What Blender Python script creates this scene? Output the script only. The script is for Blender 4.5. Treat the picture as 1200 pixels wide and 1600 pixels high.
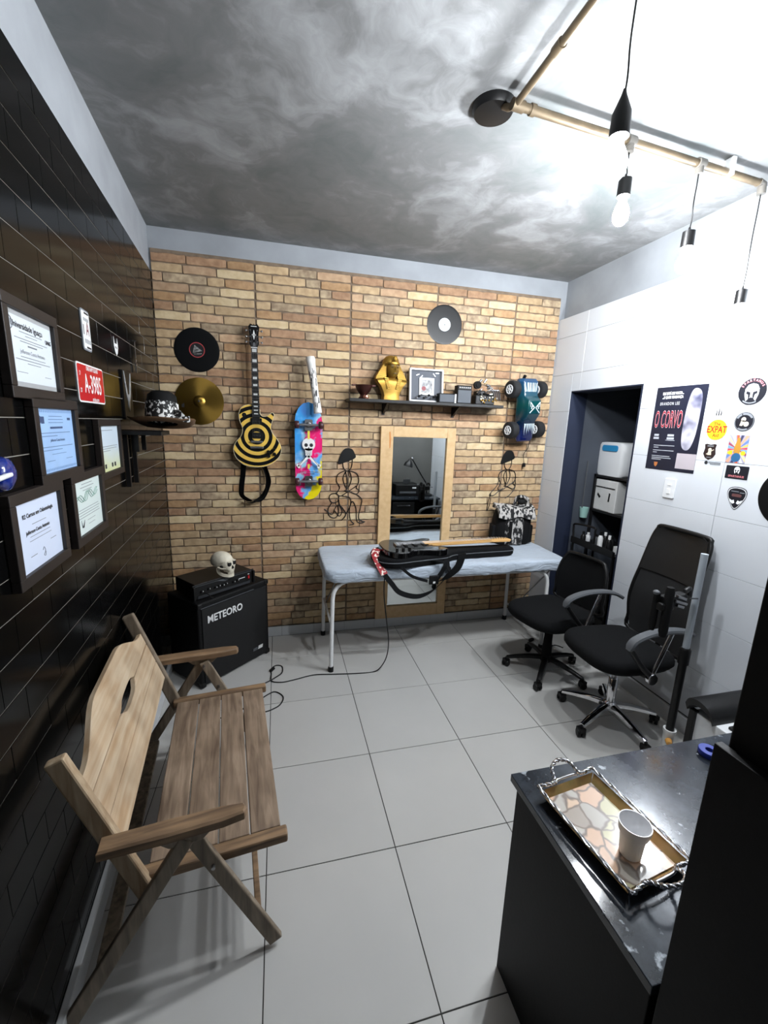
import bpy, bmesh, math, random
from mathutils import Vector, Matrix, noise
R_ = math.radians
random.seed(7)
scene = bpy.context.scene
for o in list(bpy.data.objects): bpy.data.objects.remove(o)

# ------------------------------------------------------------------ camera
F_PX = 653.2265
CAM = Vector((0.074748, -3.036443, 1.791125))
RC = Matrix(((0.9699325, -0.2409721, 0.0341075), (-0.0162322, -0.2038849, -0.9788603), (0.2428321, 0.9488748, -0.2016661)))
cd = bpy.data.cameras.new('camera'); cam = bpy.data.objects.new('camera', cd); scene.collection.objects.link(cam)
cd.sensor_fit = 'VERTICAL'; cd.sensor_height = 36.0; cd.lens = F_PX / 1600 * 36.0; cd.clip_start = 0.02; cd.clip_end = 60
rx, ry, rz = RC[0], RC[1], RC[2]
cam.matrix_world = Matrix(((rx[0], -ry[0], -rz[0], CAM.x), (rx[1], -ry[1], -rz[1], CAM.y), (rx[2], -ry[2], -rz[2], CAM.z), (0, 0, 0, 1)))
scene.camera = cam

# ------------------------------------------------------------------ world, exposure
w = bpy.data.worlds.new('world'); scene.world = w; w.use_nodes = True
w.node_tree.nodes['Background'].inputs[0].default_value = (0.75, 0.85, 1, 1)
w.node_tree.nodes['Background'].inputs[1].default_value = 0.05
vs = scene.view_settings
vs.view_transform = 'Standard'; vs.look = 'None'; vs.gamma = 1.0; vs.use_curve_mapping = False; vs.exposure = 0.0
BULB = 1080.0           # emission strength of the pendant bulbs
scene.cycles.max_bounces = 8 if hasattr(scene, 'cycles') else 8

# ------------------------------------------------------------------ pixel -> place helpers
def ray(x, y):
    return RC.transposed() @ Vector(((x - 600) / F_PX, (y - 800) / F_PX, 1))
def on(x, y, ax, v):
    d = ray(x, y); t = (v - CAM[ax]) / d[ax]; return CAM + d * t
def onp(x, y, q, n):
    d = ray(x, y); n = Vector(n); return CAM + d * ((Vector(q) - CAM).dot(n) / d.dot(n))
def pix(P):
    c = RC @ (Vector(P) - CAM); return (600 + F_PX * c.x / c.z, 800 + F_PX * c.y / c.z)
YB, PB, ZC, XR = 0.385, 0.40, 3.055, 2.47         # brick face, back plaster, ceiling, right tile face
SL = -0.074                                        # the left wall is a little out of square
UL = Vector((SL, 1, 0)).normalized(); NL = Vector((1, -SL, 0)).normalized(); P0 = Vector((-0.7475, 0.39, 0))
def onback(x, y, off=0.0): return on(x, y, 1, YB - off)
def onright(x, y, off=0.0): return on(x, y, 0, XR - off)
def onfloor(x, y, h=0.0): return on(x, y, 2, h)
def onleft(x, y, off=0.0): return onp(x, y, P0 + NL * off, NL)
def LP(a, z, n=0.0): q = P0 + UL * a + NL * n; q.z = z; return q
def frameM(o, r, u):
    r = Vector(r).normalized(); u = Vector(u).normalized(); n = r.cross(u)
    return Matrix(((r.x, u.x, n.x, o[0]), (r.y, u.y, n.y, o[1]), (r.z, u.z, n.z, o[2]), (0, 0, 0, 1)))
def MBACK(o): return frameM(o, (1, 0, 0), (0, 0, 1))
def MRIGHT(o): return frameM(o, (0, -1, 0), (0, 0, 1))
def MLEFT(o): return frameM(o, UL, (0, 0, 1))
def T(x, y, z, rz=0.0): return Matrix.Translation((x, y, z)) @ Matrix.Rotation(rz, 4, 'Z')

# ------------------------------------------------------------------ materials
def s2l(c): return tuple((v / 255 / 12.92 if v / 255 <= 0.04045 else ((v / 255 + 0.055) / 1.055) ** 2.4) for v in c) + (1,)
MATS = {}
def ramp(m, lo, hi):
    e = [n for n in m.node_tree.nodes if n.type == 'VALTORGB'][0].color_ramp.elements; e[0].position = lo; e[1].position = hi; return m
class NT:
    def __init__(s, m): s.t = m.node_tree; s.n = s.t.nodes; s.l = s.t.links; s.b = s.n['Principled BSDF']
    def a(s, k, **kw):
        n = s.n.new(k)
        for a, b in kw.items(): setattr(n, a, b)
        return n
    def link(s, a, b): s.l.new(a, b)
def mat(name, col, rough=0.5, metal=0.0, spec=None, var=0.0, vscale=8.0, bump=0.0, bscale=60.0, col2=None, emit=0.0, trans=0.0, coat=0.0, stretch=None, detail=4.0, objrand=0.0, sheen=0.0):
    if name in MATS: return MATS[name]
    m = bpy.data.materials.new(name); m.use_nodes = True; q = NT(m); b = q.b
    c = s2l(col); b.inputs['Base Color'].default_value = c; b.inputs['Roughness'].default_value = rough; b.inputs['Metallic'].default_value = metal
    if spec is not None: b.inputs['Specular IOR Level'].default_value = spec
    if coat: b.inputs['Coat Weight'].default_value = coat; b.inputs['Coat Roughness'].default_value = 0.08
    if sheen: b.inputs['Sheen Weight'].default_value = sheen
    if trans: b.inputs['Transmission Weight'].default_value = trans
    if emit: b.inputs['Emission Color'].default_value = c; b.inputs['Emission Strength'].default_value = emit
    if var or bump or col2 or objrand:
        tc = q.a('ShaderNodeTexCoord'); mp = q.a('ShaderNodeMapping'); q.link(tc.outputs['Object'], mp.inputs['Vector'])
        if stretch: mp.inputs['Scale'].default_value = stretch
        oi = None
        if objrand:
            oi = q.a('ShaderNodeObjectInfo'); vm = q.a('ShaderNodeVectorMath', operation='SCALE'); cb = q.a('ShaderNodeCombineXYZ')
            for k in range(3): q.link(oi.outputs['Random'], cb.inputs[k])
            vm.inputs['Scale'].default_value = 37.0; q.link(cb.outputs[0], vm.inputs[0]); q.link(vm.outputs[0], mp.inputs['Location'])
        if var or col2:
            nz = q.a('ShaderNodeTexNoise'); nz.inputs['Scale'].default_value = vscale; nz.inputs['Detail'].default_value = detail; q.link(mp.outputs[0], nz.inputs['Vector'])
            rp = q.a('ShaderNodeValToRGB'); lo = s2l(col2) if col2 else tuple(v * (1 - var) for v in c[:3]) + (1,)
            hi = c if col2 else tuple(min(1, v * (1 + var)) for v in c[:3]) + (1,)
            rp.color_ramp.elements[0].position = 0.32; rp.color_ramp.elements[1].position = 0.68
            rp.color_ramp.elements[0].color = lo; rp.color_ramp.elements[1].color = hi
            q.link(nz.outputs['Fac'], rp.inputs[0]); out = rp.outputs[0]
            if objrand:
                hs = q.a('ShaderNodeHueSaturation'); mr = q.a('ShaderNodeMapRange'); mr.inputs[3].default_value = 1 - objrand; mr.inputs[4].default_value = 1 + objrand
                q.link(oi.outputs['Random'], mr.inputs[0]); q.link(mr.outputs[0], hs.inputs['Value']); q.link(out, hs.inputs['Color']); out = hs.outputs[0]
            q.link(out, b.inputs['Base Color'])
        if bump:
            nb = q.a('ShaderNodeTexNoise'); nb.inputs['Scale'].default_value = bscale; nb.inputs['Detail'].default_value = 6; q.link(mp.outputs[0], nb.inputs['Vector'])
            bp = q.a('ShaderNodeBump'); bp.inputs['Strength'].default_value = bump; bp.inputs['Distance'].default_value = 0.004
            q.link(nb.outputs['Fac'], bp.inputs['Height']); q.link(bp.outputs[0], b.inputs['Normal'])
    MATS[name] = m; return m

M_plaster = mat('pale plaster', (146, 150, 155), 0.85, var=0.08, vscale=5, bump=0.15, bscale=30)
M_blacktile = mat('glossy black tile', (6, 6, 6), 0.14, spec=0.5, objrand=0.2, var=0.15, vscale=3)
M_blacktile.node_tree.nodes['Principled BSDF'].inputs['IOR'].default_value = 1.24
M_blackgrout = mat('pale thin grout', (128, 124, 116), 0.9)
M_mortar = mat('grey brown mortar', (118, 102, 86), 0.95, var=0.2, vscale=20)
M_floor = mat('pale grey floor tile', (184, 183, 180), 0.24, spec=0.4, var=0.03, vscale=2.5, bump=0.02, bscale=14, objrand=0.02)
M_fgrout = mat('dark floor grout', (40, 38, 36), 0.95)
M_wtile = mat('white wall tile', (202, 206, 212), 0.22, spec=0.4, var=0.02, vscale=2)
M_wgrout = mat('grey wall grout', (70, 70, 70), 0.95)
M_base = mat('white skirting tile', (196, 198, 200), 0.35, var=0.04, vscale=6)
M_black = mat('satin black', (9, 9, 10), 0.45, spec=0.35)
M_blackm = mat('matt black', (8, 8, 9), 0.8, spec=0.25)
M_blackg = mat('gloss black', (8, 8, 9), 0.12, coat=0.6)
M_fabric = mat('black fabric', (9, 10, 12), 0.95, spec=0.2, bump=0.3, bscale=900)
M_tolex = mat('black vinyl covering', (7, 7, 8), 0.65, spec=0.25, bump=0.35, bscale=420)
M_chrome = mat('chrome', (215, 215, 218), 0.09, metal=1.0)
M_steel = mat('brushed steel', (150, 150, 152), 0.3, metal=1.0)
M_grey = mat('grey plastic', (78, 81, 85), 0.5)
M_white = mat('white paint', (225, 226, 226), 0.35)
M_whitep = mat('white plastic', (218, 220, 222), 0.4)
M_ink = mat('black ink', (35, 36, 40), 0.7)
M_inkgrey = mat('grey ink', (120, 124, 130), 0.7)
M_red = mat('red enamel', (178, 22, 30), 0.3)
M_gold = mat('gold paint', (150, 116, 46), 0.42, metal=0.7, var=0.2, vscale=12)
M_vinyl = mat('record vinyl', (7, 8, 10), 0.38, spec=0.3)
M_paper = mat('white paper', (206, 214, 222), 0.25)
M_blue = mat('blue glass', (20, 40, 120), 0.08, coat=0.8)
M_navy = mat('navy paint', (24, 32, 52), 0.6, var=0.1, vscale=6)
M_bone = mat('bone resin', (205, 198, 180), 0.55, var=0.15, vscale=18, bump=0.2, bscale=40)
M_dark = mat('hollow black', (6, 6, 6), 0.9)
M_maple = mat('maple', (224, 180, 118), 0.35, col2=(205, 158, 95), vscale=5, stretch=(1, 14, 14))

def wood(name, light, dark, axis=1, scale=5.0, rough=0.65, bump=0.25):
    if name in MATS: return MATS[name]
    m = bpy.data.materials.new(name); m.use_nodes = True; q = NT(m); b = q.b
    tc = q.a('ShaderNodeTexCoord'); mp = q.a('ShaderNodeMapping'); oi = q.a('ShaderNodeObjectInfo'); cb = q.a('ShaderNodeCombineXYZ'); vm = q.a('ShaderNodeVectorMath', operation='SCALE')
    for k in range(3): q.link(oi.outputs['Random'], cb.inputs[k])
    vm.inputs['Scale'].default_value = 23; q.link(cb.outputs[0], vm.inputs[0]); q.link(vm.outputs[0], mp.inputs['Location'])
    sc = [9, 9, 9]; sc[axis] = 0.9; mp.inputs['Scale'].default_value = sc; q.link(tc.outputs['Object'], mp.inputs['Vector'])
    nz = q.a('ShaderNodeTexNoise'); nz.inputs['Scale'].default_value = scale; nz.inputs['Detail'].default_value = 8; nz.inputs['Distortion'].default_value = 0.6; q.link(mp.outputs[0], nz.inputs['Vector'])
    rp = q.a('ShaderNodeValToRGB'); rp.color_ramp.elements[0].position = 0.3; rp.color_ramp.elements[1].position = 0.66
    rp.color_ramp.elements[0].color = s2l(dark); rp.color_ramp.elements[1].color = s2l(light)
    q.link(nz.outputs['Fac'], rp.inputs[0])
    n2 = q.a('ShaderNodeTexNoise'); n2.inputs['Scale'].default_value = 6; q.link(tc.outputs['Object'], n2.inputs['Vector'])
    mx = q.a('ShaderNodeMixRGB', blend_type='MULTIPLY'); mx.inputs[0].default_value = 0.45; q.link(rp.outputs[0], mx.inputs[1])
    r2 = q.a('ShaderNodeValToRGB'); r2.color_ramp.elements[0].position = 0.35; r2.color_ramp.elements[1].position = 0.62; r2.color_ramp.elements[0].color = (0.42, 0.36, 0.3, 1)
    q.link(n2.outputs['Fac'], r2.inputs[0]); q.link(r2.outputs[0], mx.inputs[2]); q.link(mx.outputs[0], b.inputs['Base Color'])
    b.inputs['Roughness'].default_value = rough
    bp = q.a('ShaderNodeBump'); bp.inputs['Strength'].default_value = bump; bp.inputs['Distance'].default_value = 0.003; q.link(nz.outputs['Fac'], bp.inputs['Height']); q.link(bp.outputs[0], b.inputs['Normal'])
    MATS[name] = m; return m
W_seat = wood('weathered bench wood', (150, 130, 110), (100, 82, 66), 1)
W_board = wood('pale bench board', (204, 186, 160), (176, 146, 112), 0, 3.5)
W_back = wood('pale bench wood', (190, 170, 142), (150, 124, 94), 2)
W_arm = wood('brown bench wood', (144, 116, 86), (92, 72, 54), 0)
W_leg = wood('grey bench wood', (148, 134, 116), (98, 86, 72), 2)
W_frame = mat('light pine', (206, 174, 130), 0.55, col2=(194, 160, 114), vscale=4, stretch=(6, 6, 0.7))

def cement():
    m = bpy.data.materials.new('burnished cement'); m.use_nodes = True; q = NT(m); b = q.b
    tc = q.a('ShaderNodeTexCoord')
    n0 = q.a('ShaderNodeTexNoise'); n0.inputs['Scale'].default_value = 2.2; n0.inputs['Detail'].default_value = 3; q.link(tc.outputs['Object'], n0.inputs['Vector'])
    vm = q.a('ShaderNodeVectorMath', operation='MULTIPLY_ADD'); vm.inputs[1].default_value = (0.9, 0.9, 0.9); q.link(n0.outputs['Color'], vm.inputs[0]); q.link(tc.outputs['Object'], vm.inputs[2])
    n1 = q.a('ShaderNodeTexNoise'); n1.inputs['Scale'].default_value = 1.8; n1.inputs['Detail'].default_value = 7; n1.inputs['Roughness'].default_value = 0.62; q.link(vm.outputs[0], n1.inputs['Vector'])
    rp = q.a('ShaderNodeValToRGB'); e = rp.color_ramp.elements; e[0].position = 0.36; e[0].color = s2l((98, 103, 103)); e[1].position = 0.68; e[1].color = s2l((154, 156, 158))
    x = e.new(0.52); x.color = s2l((117, 118, 119)); q.link(n1.outputs['Fac'], rp.inputs[0]); q.link(rp.outputs[0], b.inputs['Base Color'])
    b.inputs['Roughness'].default_value = 0.62
    bp = q.a('ShaderNodeBump'); bp.inputs['Strength'].default_value = 0.25; bp.inputs['Distance'].default_value = 0.01; q.link(n1.outputs['Fac'], bp.inputs['Height']); q.link(bp.outputs[0], b.inputs['Normal'])
    MATS['cement'] = m; return m
M_cement = cement()
BR = []
for nm, c1, c2 in (('orange brick', (178, 144, 106), (148, 114, 80)), ('tan brick', (190, 164, 128), (164, 138, 104)), ('cream brick', (206, 186, 150), (188, 164, 126)),
                   ('brown brick', (168, 134, 104), (136, 104, 78)), ('stained brick', (182, 162, 132), (132, 112, 90)), ('pink tan brick', (190, 160, 128), (166, 134, 104))):
    BR.append(mat(nm, c1, 0.8, col2=c2, vscale=22, bump=0.5, bscale=45, objrand=0.12, detail=6))

# ------------------------------------------------------------------ mesh builder
class MB:
    def __init__(s): s.v = []; s.f = []; s.m = []; s.cur = 0
    def add(s, V, Fs, M=None):
        o = len(s.v)
        s.v += [(M @ Vector(v))[:] if M is not None else tuple(v) for v in V]
        for f in Fs: s.f.append([i + o for i in f]); s.m.append(s.cur)
        return s
    def box(s, c, d, M=None, taper=1.0):
        x, y, z = (k / 2 for k in d); t = taper
        V = [(c[0] + a * x * (t if e > 0 else 1), c[1] + b * y * (t if e > 0 else 1), c[2] + e * z) for e in (-1, 1) for b in (-1, 1) for a in (-1, 1)]
        return s.add(V, [(0, 2, 3, 1), (4, 5, 7, 6), (0, 1, 5, 4), (2, 6, 7, 3), (0, 4, 6, 2), (1, 3, 7, 5)], M)
    def bar(s, p, q, wd, th, up=(0, 0, 1)):
        p = Vector(p); q = Vector(q); d = (q - p); L = d.length; d.normalize(); u = Vector(up); r = d.cross(u).normalized(); u = r.cross(d)
        M = Matrix(((d.x, r.x, u.x, p.x), (d.y, r.y, u.y, p.y), (d.z, r.z, u.z, p.z), (0, 0, 0, 1)))
        return s.box((L / 2, 0, 0), (L, wd, th), M)
    def loft(s, rings, caps=True, closed=True, M=None):
        n = len(rings[0]); V = [v for r in rings for v in r]; Fs = []
        for i in range(len(rings) - 1):
            for j in range(n if closed else n - 1):
                k = (j + 1) % n; Fs.append((i * n + j, i * n + k, (i + 1) * n + k, (i + 1) * n + j))
        if caps: Fs.append(tuple(range(n))[::-1]); Fs.append(tuple((len(rings) - 1) * n + j for j in range(n)))
        return s.add(V, Fs, M)
    def cyl(s, p, q, r0, r1=None, n=14, caps=True, M=None):
        return s.tube([p, q], [r0, r0 if r1 is None else r1], n, M=M, caps=caps)
    def tube(s, pts, r, n=8, closed=False, caps=True, M=None, flat=1.0):
        P = [Vector(p) for p in pts]; N = len(P); rr = r if isinstance(r, (list, tuple)) else [r] * N
        tg = []
        for i in range(N):
            a = P[(i - 1) % N] if (closed or i) else P[0]; b = P[(i + 1) % N] if (closed or i < N - 1) else P[-1]
            t = (b - a); tg.append(t.normalized() if t.length > 1e-9 else Vector((0, 0, 1)))
        up = Vector((0, 0, 1)) if abs(tg[0].z) < 0.9 else Vector((1, 0, 0)); nn = (up - tg[0] * up.dot(tg[0])).normalized(); rings = []
        for i in range(N):
            nn = (nn - tg[i] * nn.dot(tg[i])); nn = nn.normalized() if nn.length > 1e-6 else Vector((1, 0, 0)); bb = tg[i].cross(nn)
            rings.append([P[i] + nn * (math.cos(2 * math.pi * k / n) * rr[i] * flat) + bb * (math.sin(2 * math.pi * k / n) * rr[i]) for k in range(n)])
        if closed: rings.append(rings[0]); return s.loft(rings, False, True, M)
        return s.loft(rings, caps, True, M)
    def ribbon(s, pts, wd, th, side):
        # flat strap following pts; side = width direction(s)
        P = [Vector(p) for p in pts]; rings = []
        for i, p in enumerate(P):
            t = (P[min(i + 1, len(P) - 1)] - P[max(i - 1, 0)]).normalized(); sd = Vector(side[i] if isinstance(side, list) else side); sd = (sd - t * sd.dot(t)).normalized(); u = t.cross(sd)
            rings.append([p + sd * a * wd / 2 + u * b * th / 2 for a, b in ((-1, -1), (1, -1), (1, 1), (-1, 1))])
        return s.loft(rings)
    def lathe(s, prof, n=24, M=None, caps=False):
        rings = [[(r * math.cos(2 * math.pi * k / n), r * math.sin(2 * math.pi * k / n), z) for k in range(n)] for r, z in prof]
        return s.loft(rings, caps, True, M)
    def prism(s, out, z0, z1, M=None, bev=0.0):
        # outline in xy (counter-clockwise), extruded in z, optional bevelled top edge
        n = len(out)
        if bev:
            cx = sum(p[0] for p in out) / n; cy = sum(p[1] for p in out) / n
            def ins(d):
                res = []
                for i in range(n):
                    a = Vector(out[i - 1]).to_2d(); b = Vector(out[i]).to_2d(); c = Vector(out[(i + 1) % n]).to_2d()
                    e1 = (b - a); e2 = (c - b); e1 = e1.normalized() if e1.length > 1e-9 else e2.normalized(); e2 = e2.normalized() if e2.length > 1e-9 else e1
                    nn = Vector((-e1.y - e2.y, e1.x + e2.x)); nn = nn.normalized() if nn.length > 1e-6 else Vector((-e1.y, e1.x)); res.append((b.x + nn.x * d, b.y + nn.y * d))
                return res
            o2 = ins(bev); rings = [[(x, y, z0) for x, y in out], [(x, y, z1 - bev) for x, y in out], [(x, y, z1) for x, y in o2]]
        else: rings = [[(x, y, z0) for x, y in out], [(x, y, z1) for x, y in out]]
        return s.loft(rings, True, True, M)
    def ell(s, c, r, nu=20, nv=12, M=None, fn=None):
        rings = []
        for j in range(nv + 1):
            th = math.pi * j / nv; th = min(max(th, 0.03), math.pi - 0.03); ring = []
            for k in range(nu):
                ph = 2 * math.pi * k / nu; v = Vector((math.sin(th) * math.cos(ph), math.sin(th) * math.sin(ph), -math.cos(th)))
                if fn: v = fn(v)
                ring.append((c[0] + v[0] * r[0], c[1] + v[1] * r[1], c[2] + v[2] * r[2]))
            rings.append(ring)
        return s.loft(rings, True, True, M)
    def text(s, txt, size, M, align='CENTER', bold=0.0, ext=0.0, sx=1.0, spacing=1.0):
        cu = bpy.data.curves.new('t', 'FONT'); cu.body = txt; cu.size = size; cu.align_x = align; cu.align_y = 'CENTER'; cu.offset = bold; cu.extrude = ext; cu.resolution_u = 3; cu.space_character = spacing
        ob = bpy.data.objects.new('t', cu); scene.collection.objects.link(ob); bpy.context.view_layer.update()
        me = bpy.data.meshes.new_from_object(ob.evaluated_get(bpy.context.evaluated_depsgraph_get()))
        S = Matrix.Diagonal((sx, 1, 1, 1)); s.add([v.co[:] for v in me.vertices], [tuple(p.vertices) for p in me.polygons], M @ S)
        bpy.data.objects.remove(ob); bpy.data.curves.remove(cu); bpy.data.meshes.remove(me); return s
    def mesh(s, name, mats, smooth=None):
        me = bpy.data.meshes.new(name); me.from_pydata(s.v, [], s.f)
        for m in (mats if isinstance(mats, (list, tuple)) else [mats]): me.materials.append(m)
        if max(s.m, default=0): me.polygons.foreach_set('material_index', s.m)
        bm = bmesh.new(); bm.from_mesh(me); bmesh.ops.remove_doubles(bm, verts=bm.verts, dist=1e-6) if len(s.v) < 40000 else None
        bmesh.ops.recalc_face_normals(bm, faces=bm.faces); bm.to_mesh(me); bm.free()
        if smooth:
            me.polygons.foreach_set('use_smooth', [True] * len(me.polygons)); me.set_sharp_from_angle(angle=R_(smooth))
        me.update(); return me
    def build(s, name, mats, parent=None, M=None, smooth=None, bevel=0.0, seg=2):
        o = bpy.data.objects.new(name, s.mesh(name, mats, smooth)); scene.collection.objects.link(o)
        if parent is not None: o.parent = parent
        if M is not None: o.matrix_local = M
        if bevel:
            b = o.modifiers.new('bevel', 'BEVEL'); b.width = bevel; b.segments = seg; b.limit_method = 'ANGLE'; b.angle_limit = R_(40)
        return o
def tag(o, label, cat, group=None):
    o['label'] = label; o['category'] = cat
    if group: o['group'] = group
    return o
def thing(name, label, cat, M=None, group=None):
    o = bpy.data.objects.new(name, None); o.empty_display_size = 0.05; scene.collection.objects.link(o)
    if M is not None: o.matrix_world = M
    return tag(o, label, cat, group)
def struct(o): o['kind'] = 'structure'; return o
def inst(me, name, parent, M):
    o = bpy.data.objects.new(name, me); scene.collection.objects.link(o); o.parent = parent; o.matrix_local = M; return o
def dup(root, M, label=None):
    r = root.copy(); scene.collection.objects.link(r); r.matrix_world = M
    if label: r['label'] = label
    for ch in list(root.children):
        c = ch.copy(); scene.collection.objects.link(c); c.parent = r; c.matrix_local = ch.matrix_local
        for g in ch.children:
            d = g.copy(); scene.collection.objects.link(d); d.parent = c; d.matrix_local = g.matrix_local
    return r
def rrect(wd, ht, r, n=5):
    P = []
    for cx, cy, a0 in ((wd / 2 - r, -ht / 2 + r, -90), (wd / 2 - r, ht / 2 - r, 0), (-wd / 2 + r, ht / 2 - r, 90), (-wd / 2 + r, -ht / 2 + r, 180)):
        for k in range(n + 1): a = R_(a0 + 90 * k / n); P.append((cx + r * math.cos(a), cy + r * math.sin(a)))
    return P
def circ(r, n=32, cx=0, cy=0): return [(cx + r * math.cos(2 * math.pi * k / n), cy + r * math.sin(2 * math.pi * k / n)) for k in range(n)]
def crom(pts, sub=6, closed=False):
    P = [Vector(p) for p in pts]; N = len(P); out = []
    for i in range(N if closed else N - 1):
        a, b, c, d = (P[(i + k) % N] if closed else P[min(max(i + k, 0), N - 1)] for k in (-1, 0, 1, 2))
        for k in range(sub):
            t = k / sub; out.append(0.5 * ((2 * b) + (c - a) * t + (2 * a - 5 * b + 4 * c - d) * t * t + (3 * b - a - 3 * c + d) * t ** 3))
    if not closed: out.append(P[-1])
    return out
def cushion(mb, wd, dp, th, r, z0, bulge=0.012, M=None, shape=None):
    out = shape or rrect(wd, dp, r, 6)
    prof = [(0.80, 0), (0.94, 0.03), (1.0, 0.3), (1.0, 0.62), (0.965, 0.85), (0.88, 0.97), (0.6, 1.0 + bulge / th * 0.6), (0.25, 1 + bulge / th), (0.02, 1 + bulge / th)]
    mb.loft([[(x * k, y * k, z0 + th * h) for x, y in out] for k, h in prof], True, True, M); return mb

# ================================================================== THE SETTING
def bxs(name, lo, hi, m, parent=None, bevel=0):
    c = [(a + b) / 2 for a, b in zip(lo, hi)]; d = [b - a for a, b in zip(lo, hi)]
    return MB().box((0, 0, 0), d).build(name, m, parent, Matrix.Translation(c), bevel=bevel)
# floor with separate tiles
floor = struct(bxs('floor', (-1.2, -3.9, -0.1), (3.5, 0.5, -0.003), M_fgrout))
TS = 0.54
def tile_mesh(name, sx, sy, th, m, bev):
    return MB().prism([(-sx / 2, -sy / 2), (sx / 2, -sy / 2), (sx / 2, sy / 2), (-sx / 2, sy / 2)], -th, 0, bev=bev).mesh(name, m)
ft = tile_mesh('floor_tile', TS - 0.0035, TS - 0.0035, 0.008, M_floor, 0.0012)
fM = floor.matrix_world.copy(); fO = Vector(((-1.2 + 3.5) / 2, (-3.9 + 0.5) / 2, (-0.1 - 0.003) / 2))
for i in range(-2, 6):
    for j in range(-7, 0):
        x, y = (i + 0.5) * TS, (j + 0.5) * TS
        if x < -1.0: continue
        inst(ft, 'floor_tile', floor, Matrix.Translation(Vector((x, y, 0.0)) - fO))
pm = tile_mesh('floor_tile', TS - 0.0035, 0.36, 0.008, M_floor, 0.0012)
for i in range(-2, 5): inst(pm, 'floor_tile', floor, Matrix.Translation(Vector(((i + 0.5) * TS, 0.1815, 0.0)) - fO))
ceiling = struct(bxs('ceiling', (-1.2, -3.9, ZC), (2.75, 0.55, ZC + 0.1), M_cement))

# back wall: plaster band above, brick cladding below
wall_back = struct(bxs('wall_back', (-1.0, PB, 0), (3.5, PB + 0.12, ZC), M_plaster))
wO = Vector(((-1.0 + 3.5) / 2, PB + 0.06, ZC / 2))
BZ0, BZ1, BX0, BX1 = 0.075, 2.918, -0.7475, 2.462
inst(MB().box((0, 0, 0), (BX1 - BX0, 0.008, BZ1 - BZ0)).mesh('mortar_bed', M_mortar), 'mortar_bed', wall_back, Matrix.Translation(Vector(((BX0 + BX1) / 2, 0.3965, (BZ0 + BZ1) / 2)) - wO))
# one printed panel: eight courses; (relative widths, colour index)
O_, T_, C_, B_, S_, K_ = range(6)
PAT = [[(1.75, C_), (2.0, T_), (1.5, T_)], [(0.7, O_), (1.8, B_), (1.7, S_), (0.75, T_)], [(1.8, B_), (1.95, B_), (1.35, O_)], [(1.6, T_), (1.6, K_), (1.85, C_)],
       [(0.65, K_), (2.05, S_), (0.85, T_), (1.45, O_)], [(1.9, K_), (1.5, S_), (1.75, C_)], [(1.65, O_), (0.8, S_), (1.75, C_), (0.85, T_)], [(1.05, B_), (0.65, S_), (1.3, T_), (2.0, T_)]]
PAT2 = [[(wd, (O_, T_, T_, B_, S_, K_)[c] if c != C_ or (r + i) % 3 else C_) for i, (wd, c) in enumerate(row[::-1])] for r, row in enumerate(PAT[3:] + PAT[:3])]
PW, PH, CH = 0.703, 0.49, 0.49 / 8
brick_cache = {}
def brick_mesh(key, wd, ht, col):
    if key in brick_cache: return brick_cache[key]
    rnd = random.Random(hash(key) & 0xffff); out = []
    nx = max(3, int(wd / 0.04))
    j = lambda a: rnd.uniform(-a, a)
    for k in range(nx): out.append((-wd / 2 + wd * k / nx + (0.006 if k == 0 else j(0.004)), -ht / 2 + (abs(j(0.006)) if rnd.random() < 0.4 else abs(j(0.0015)))))
    out.append((wd / 2 - abs(j(0.003)), -ht / 2 + abs(j(0.006)) + 0.003)); out.append((wd / 2 - abs(j(0.003)), ht / 2 - 0.006))
    for k in range(nx): out.append((wd / 2 - wd * k / nx - (0.006 if k == 0 else j(0.004)), ht / 2 - (abs(j(0.006)) if rnd.random() < 0.4 else abs(j(0.0015)))))
    out.append((-wd / 2 + abs(j(0.002)), ht / 2 - 0.006)); out.append((-wd / 2 + abs(j(0.002)), -ht / 2 + 0.006))
    brick_cache[key] = MB().prism(out, 0, 0.0075 + rnd.uniform(-0.001, 0.0015), bev=0.002); return brick_cache[key]
bricks = []
for pi in range(-1, 5):
    x0 = -0.075 + (pi - 0) * PW if pi >= 0 else -0.075 - PW
    x0 = -0.07 + pi * PW
    for pj in range(0, 7):
        zt = 3.02 - pj * PH; var = (pi + 2 * pj) % 2; pat = PAT if (pi + pj) % 3 else PAT2
        for r, row in enumerate(pat):
            tw = sum(a for a, _ in row); x = x0 + 0.003
            for bi, (a, col) in enumerate(row):
                wd = a / tw * (PW - 0.006); z = zt - (r + 0.5) * CH; xa, xb = x + 0.0025, x + wd - 0.0025; x += wd
                ht = CH - 0.005; xa = max(xa, BX0 + 0.002); xb = min(xb, BX1)
                if xb - xa < 0.02 or z + ht / 2 > BZ1 + 0.012 or z - ht / 2 < BZ0 - 0.02: continue
                cut = abs((xb - xa) - (wd - 0.005)) > 1e-4
                key = (pat is PAT2, r, bi, round(xb - xa, 3) if cut else 0)
                bricks.append((key, xb - xa, ht, col, (xa + xb) / 2, z))
def parea(P4):
    q = [pix(p) for p in P4]; return abs(sum(q[i][0] * q[(i + 1) % 4][1] - q[(i + 1) % 4][0] * q[i][1] for i in range(4))) / 2
def hidden_brick(x, z): return (0.9 < x < 1.55 and z < 1.75) or (x < -0.1 and z < 0.75) or (0.4 < x < 2.4 and 0.62 < z < 0.8)
order = sorted(bricks, key=lambda b: -parea([(b[4] + i * b[1] / 2, YB, b[5] + k * b[2] / 2) for i, k in ((-1, -1), (1, -1), (1, 1), (-1, 1))]) * (0.01 if hidden_brick(b[4], b[5]) else 1))
restb = MB(); bm_cache = {}
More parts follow.
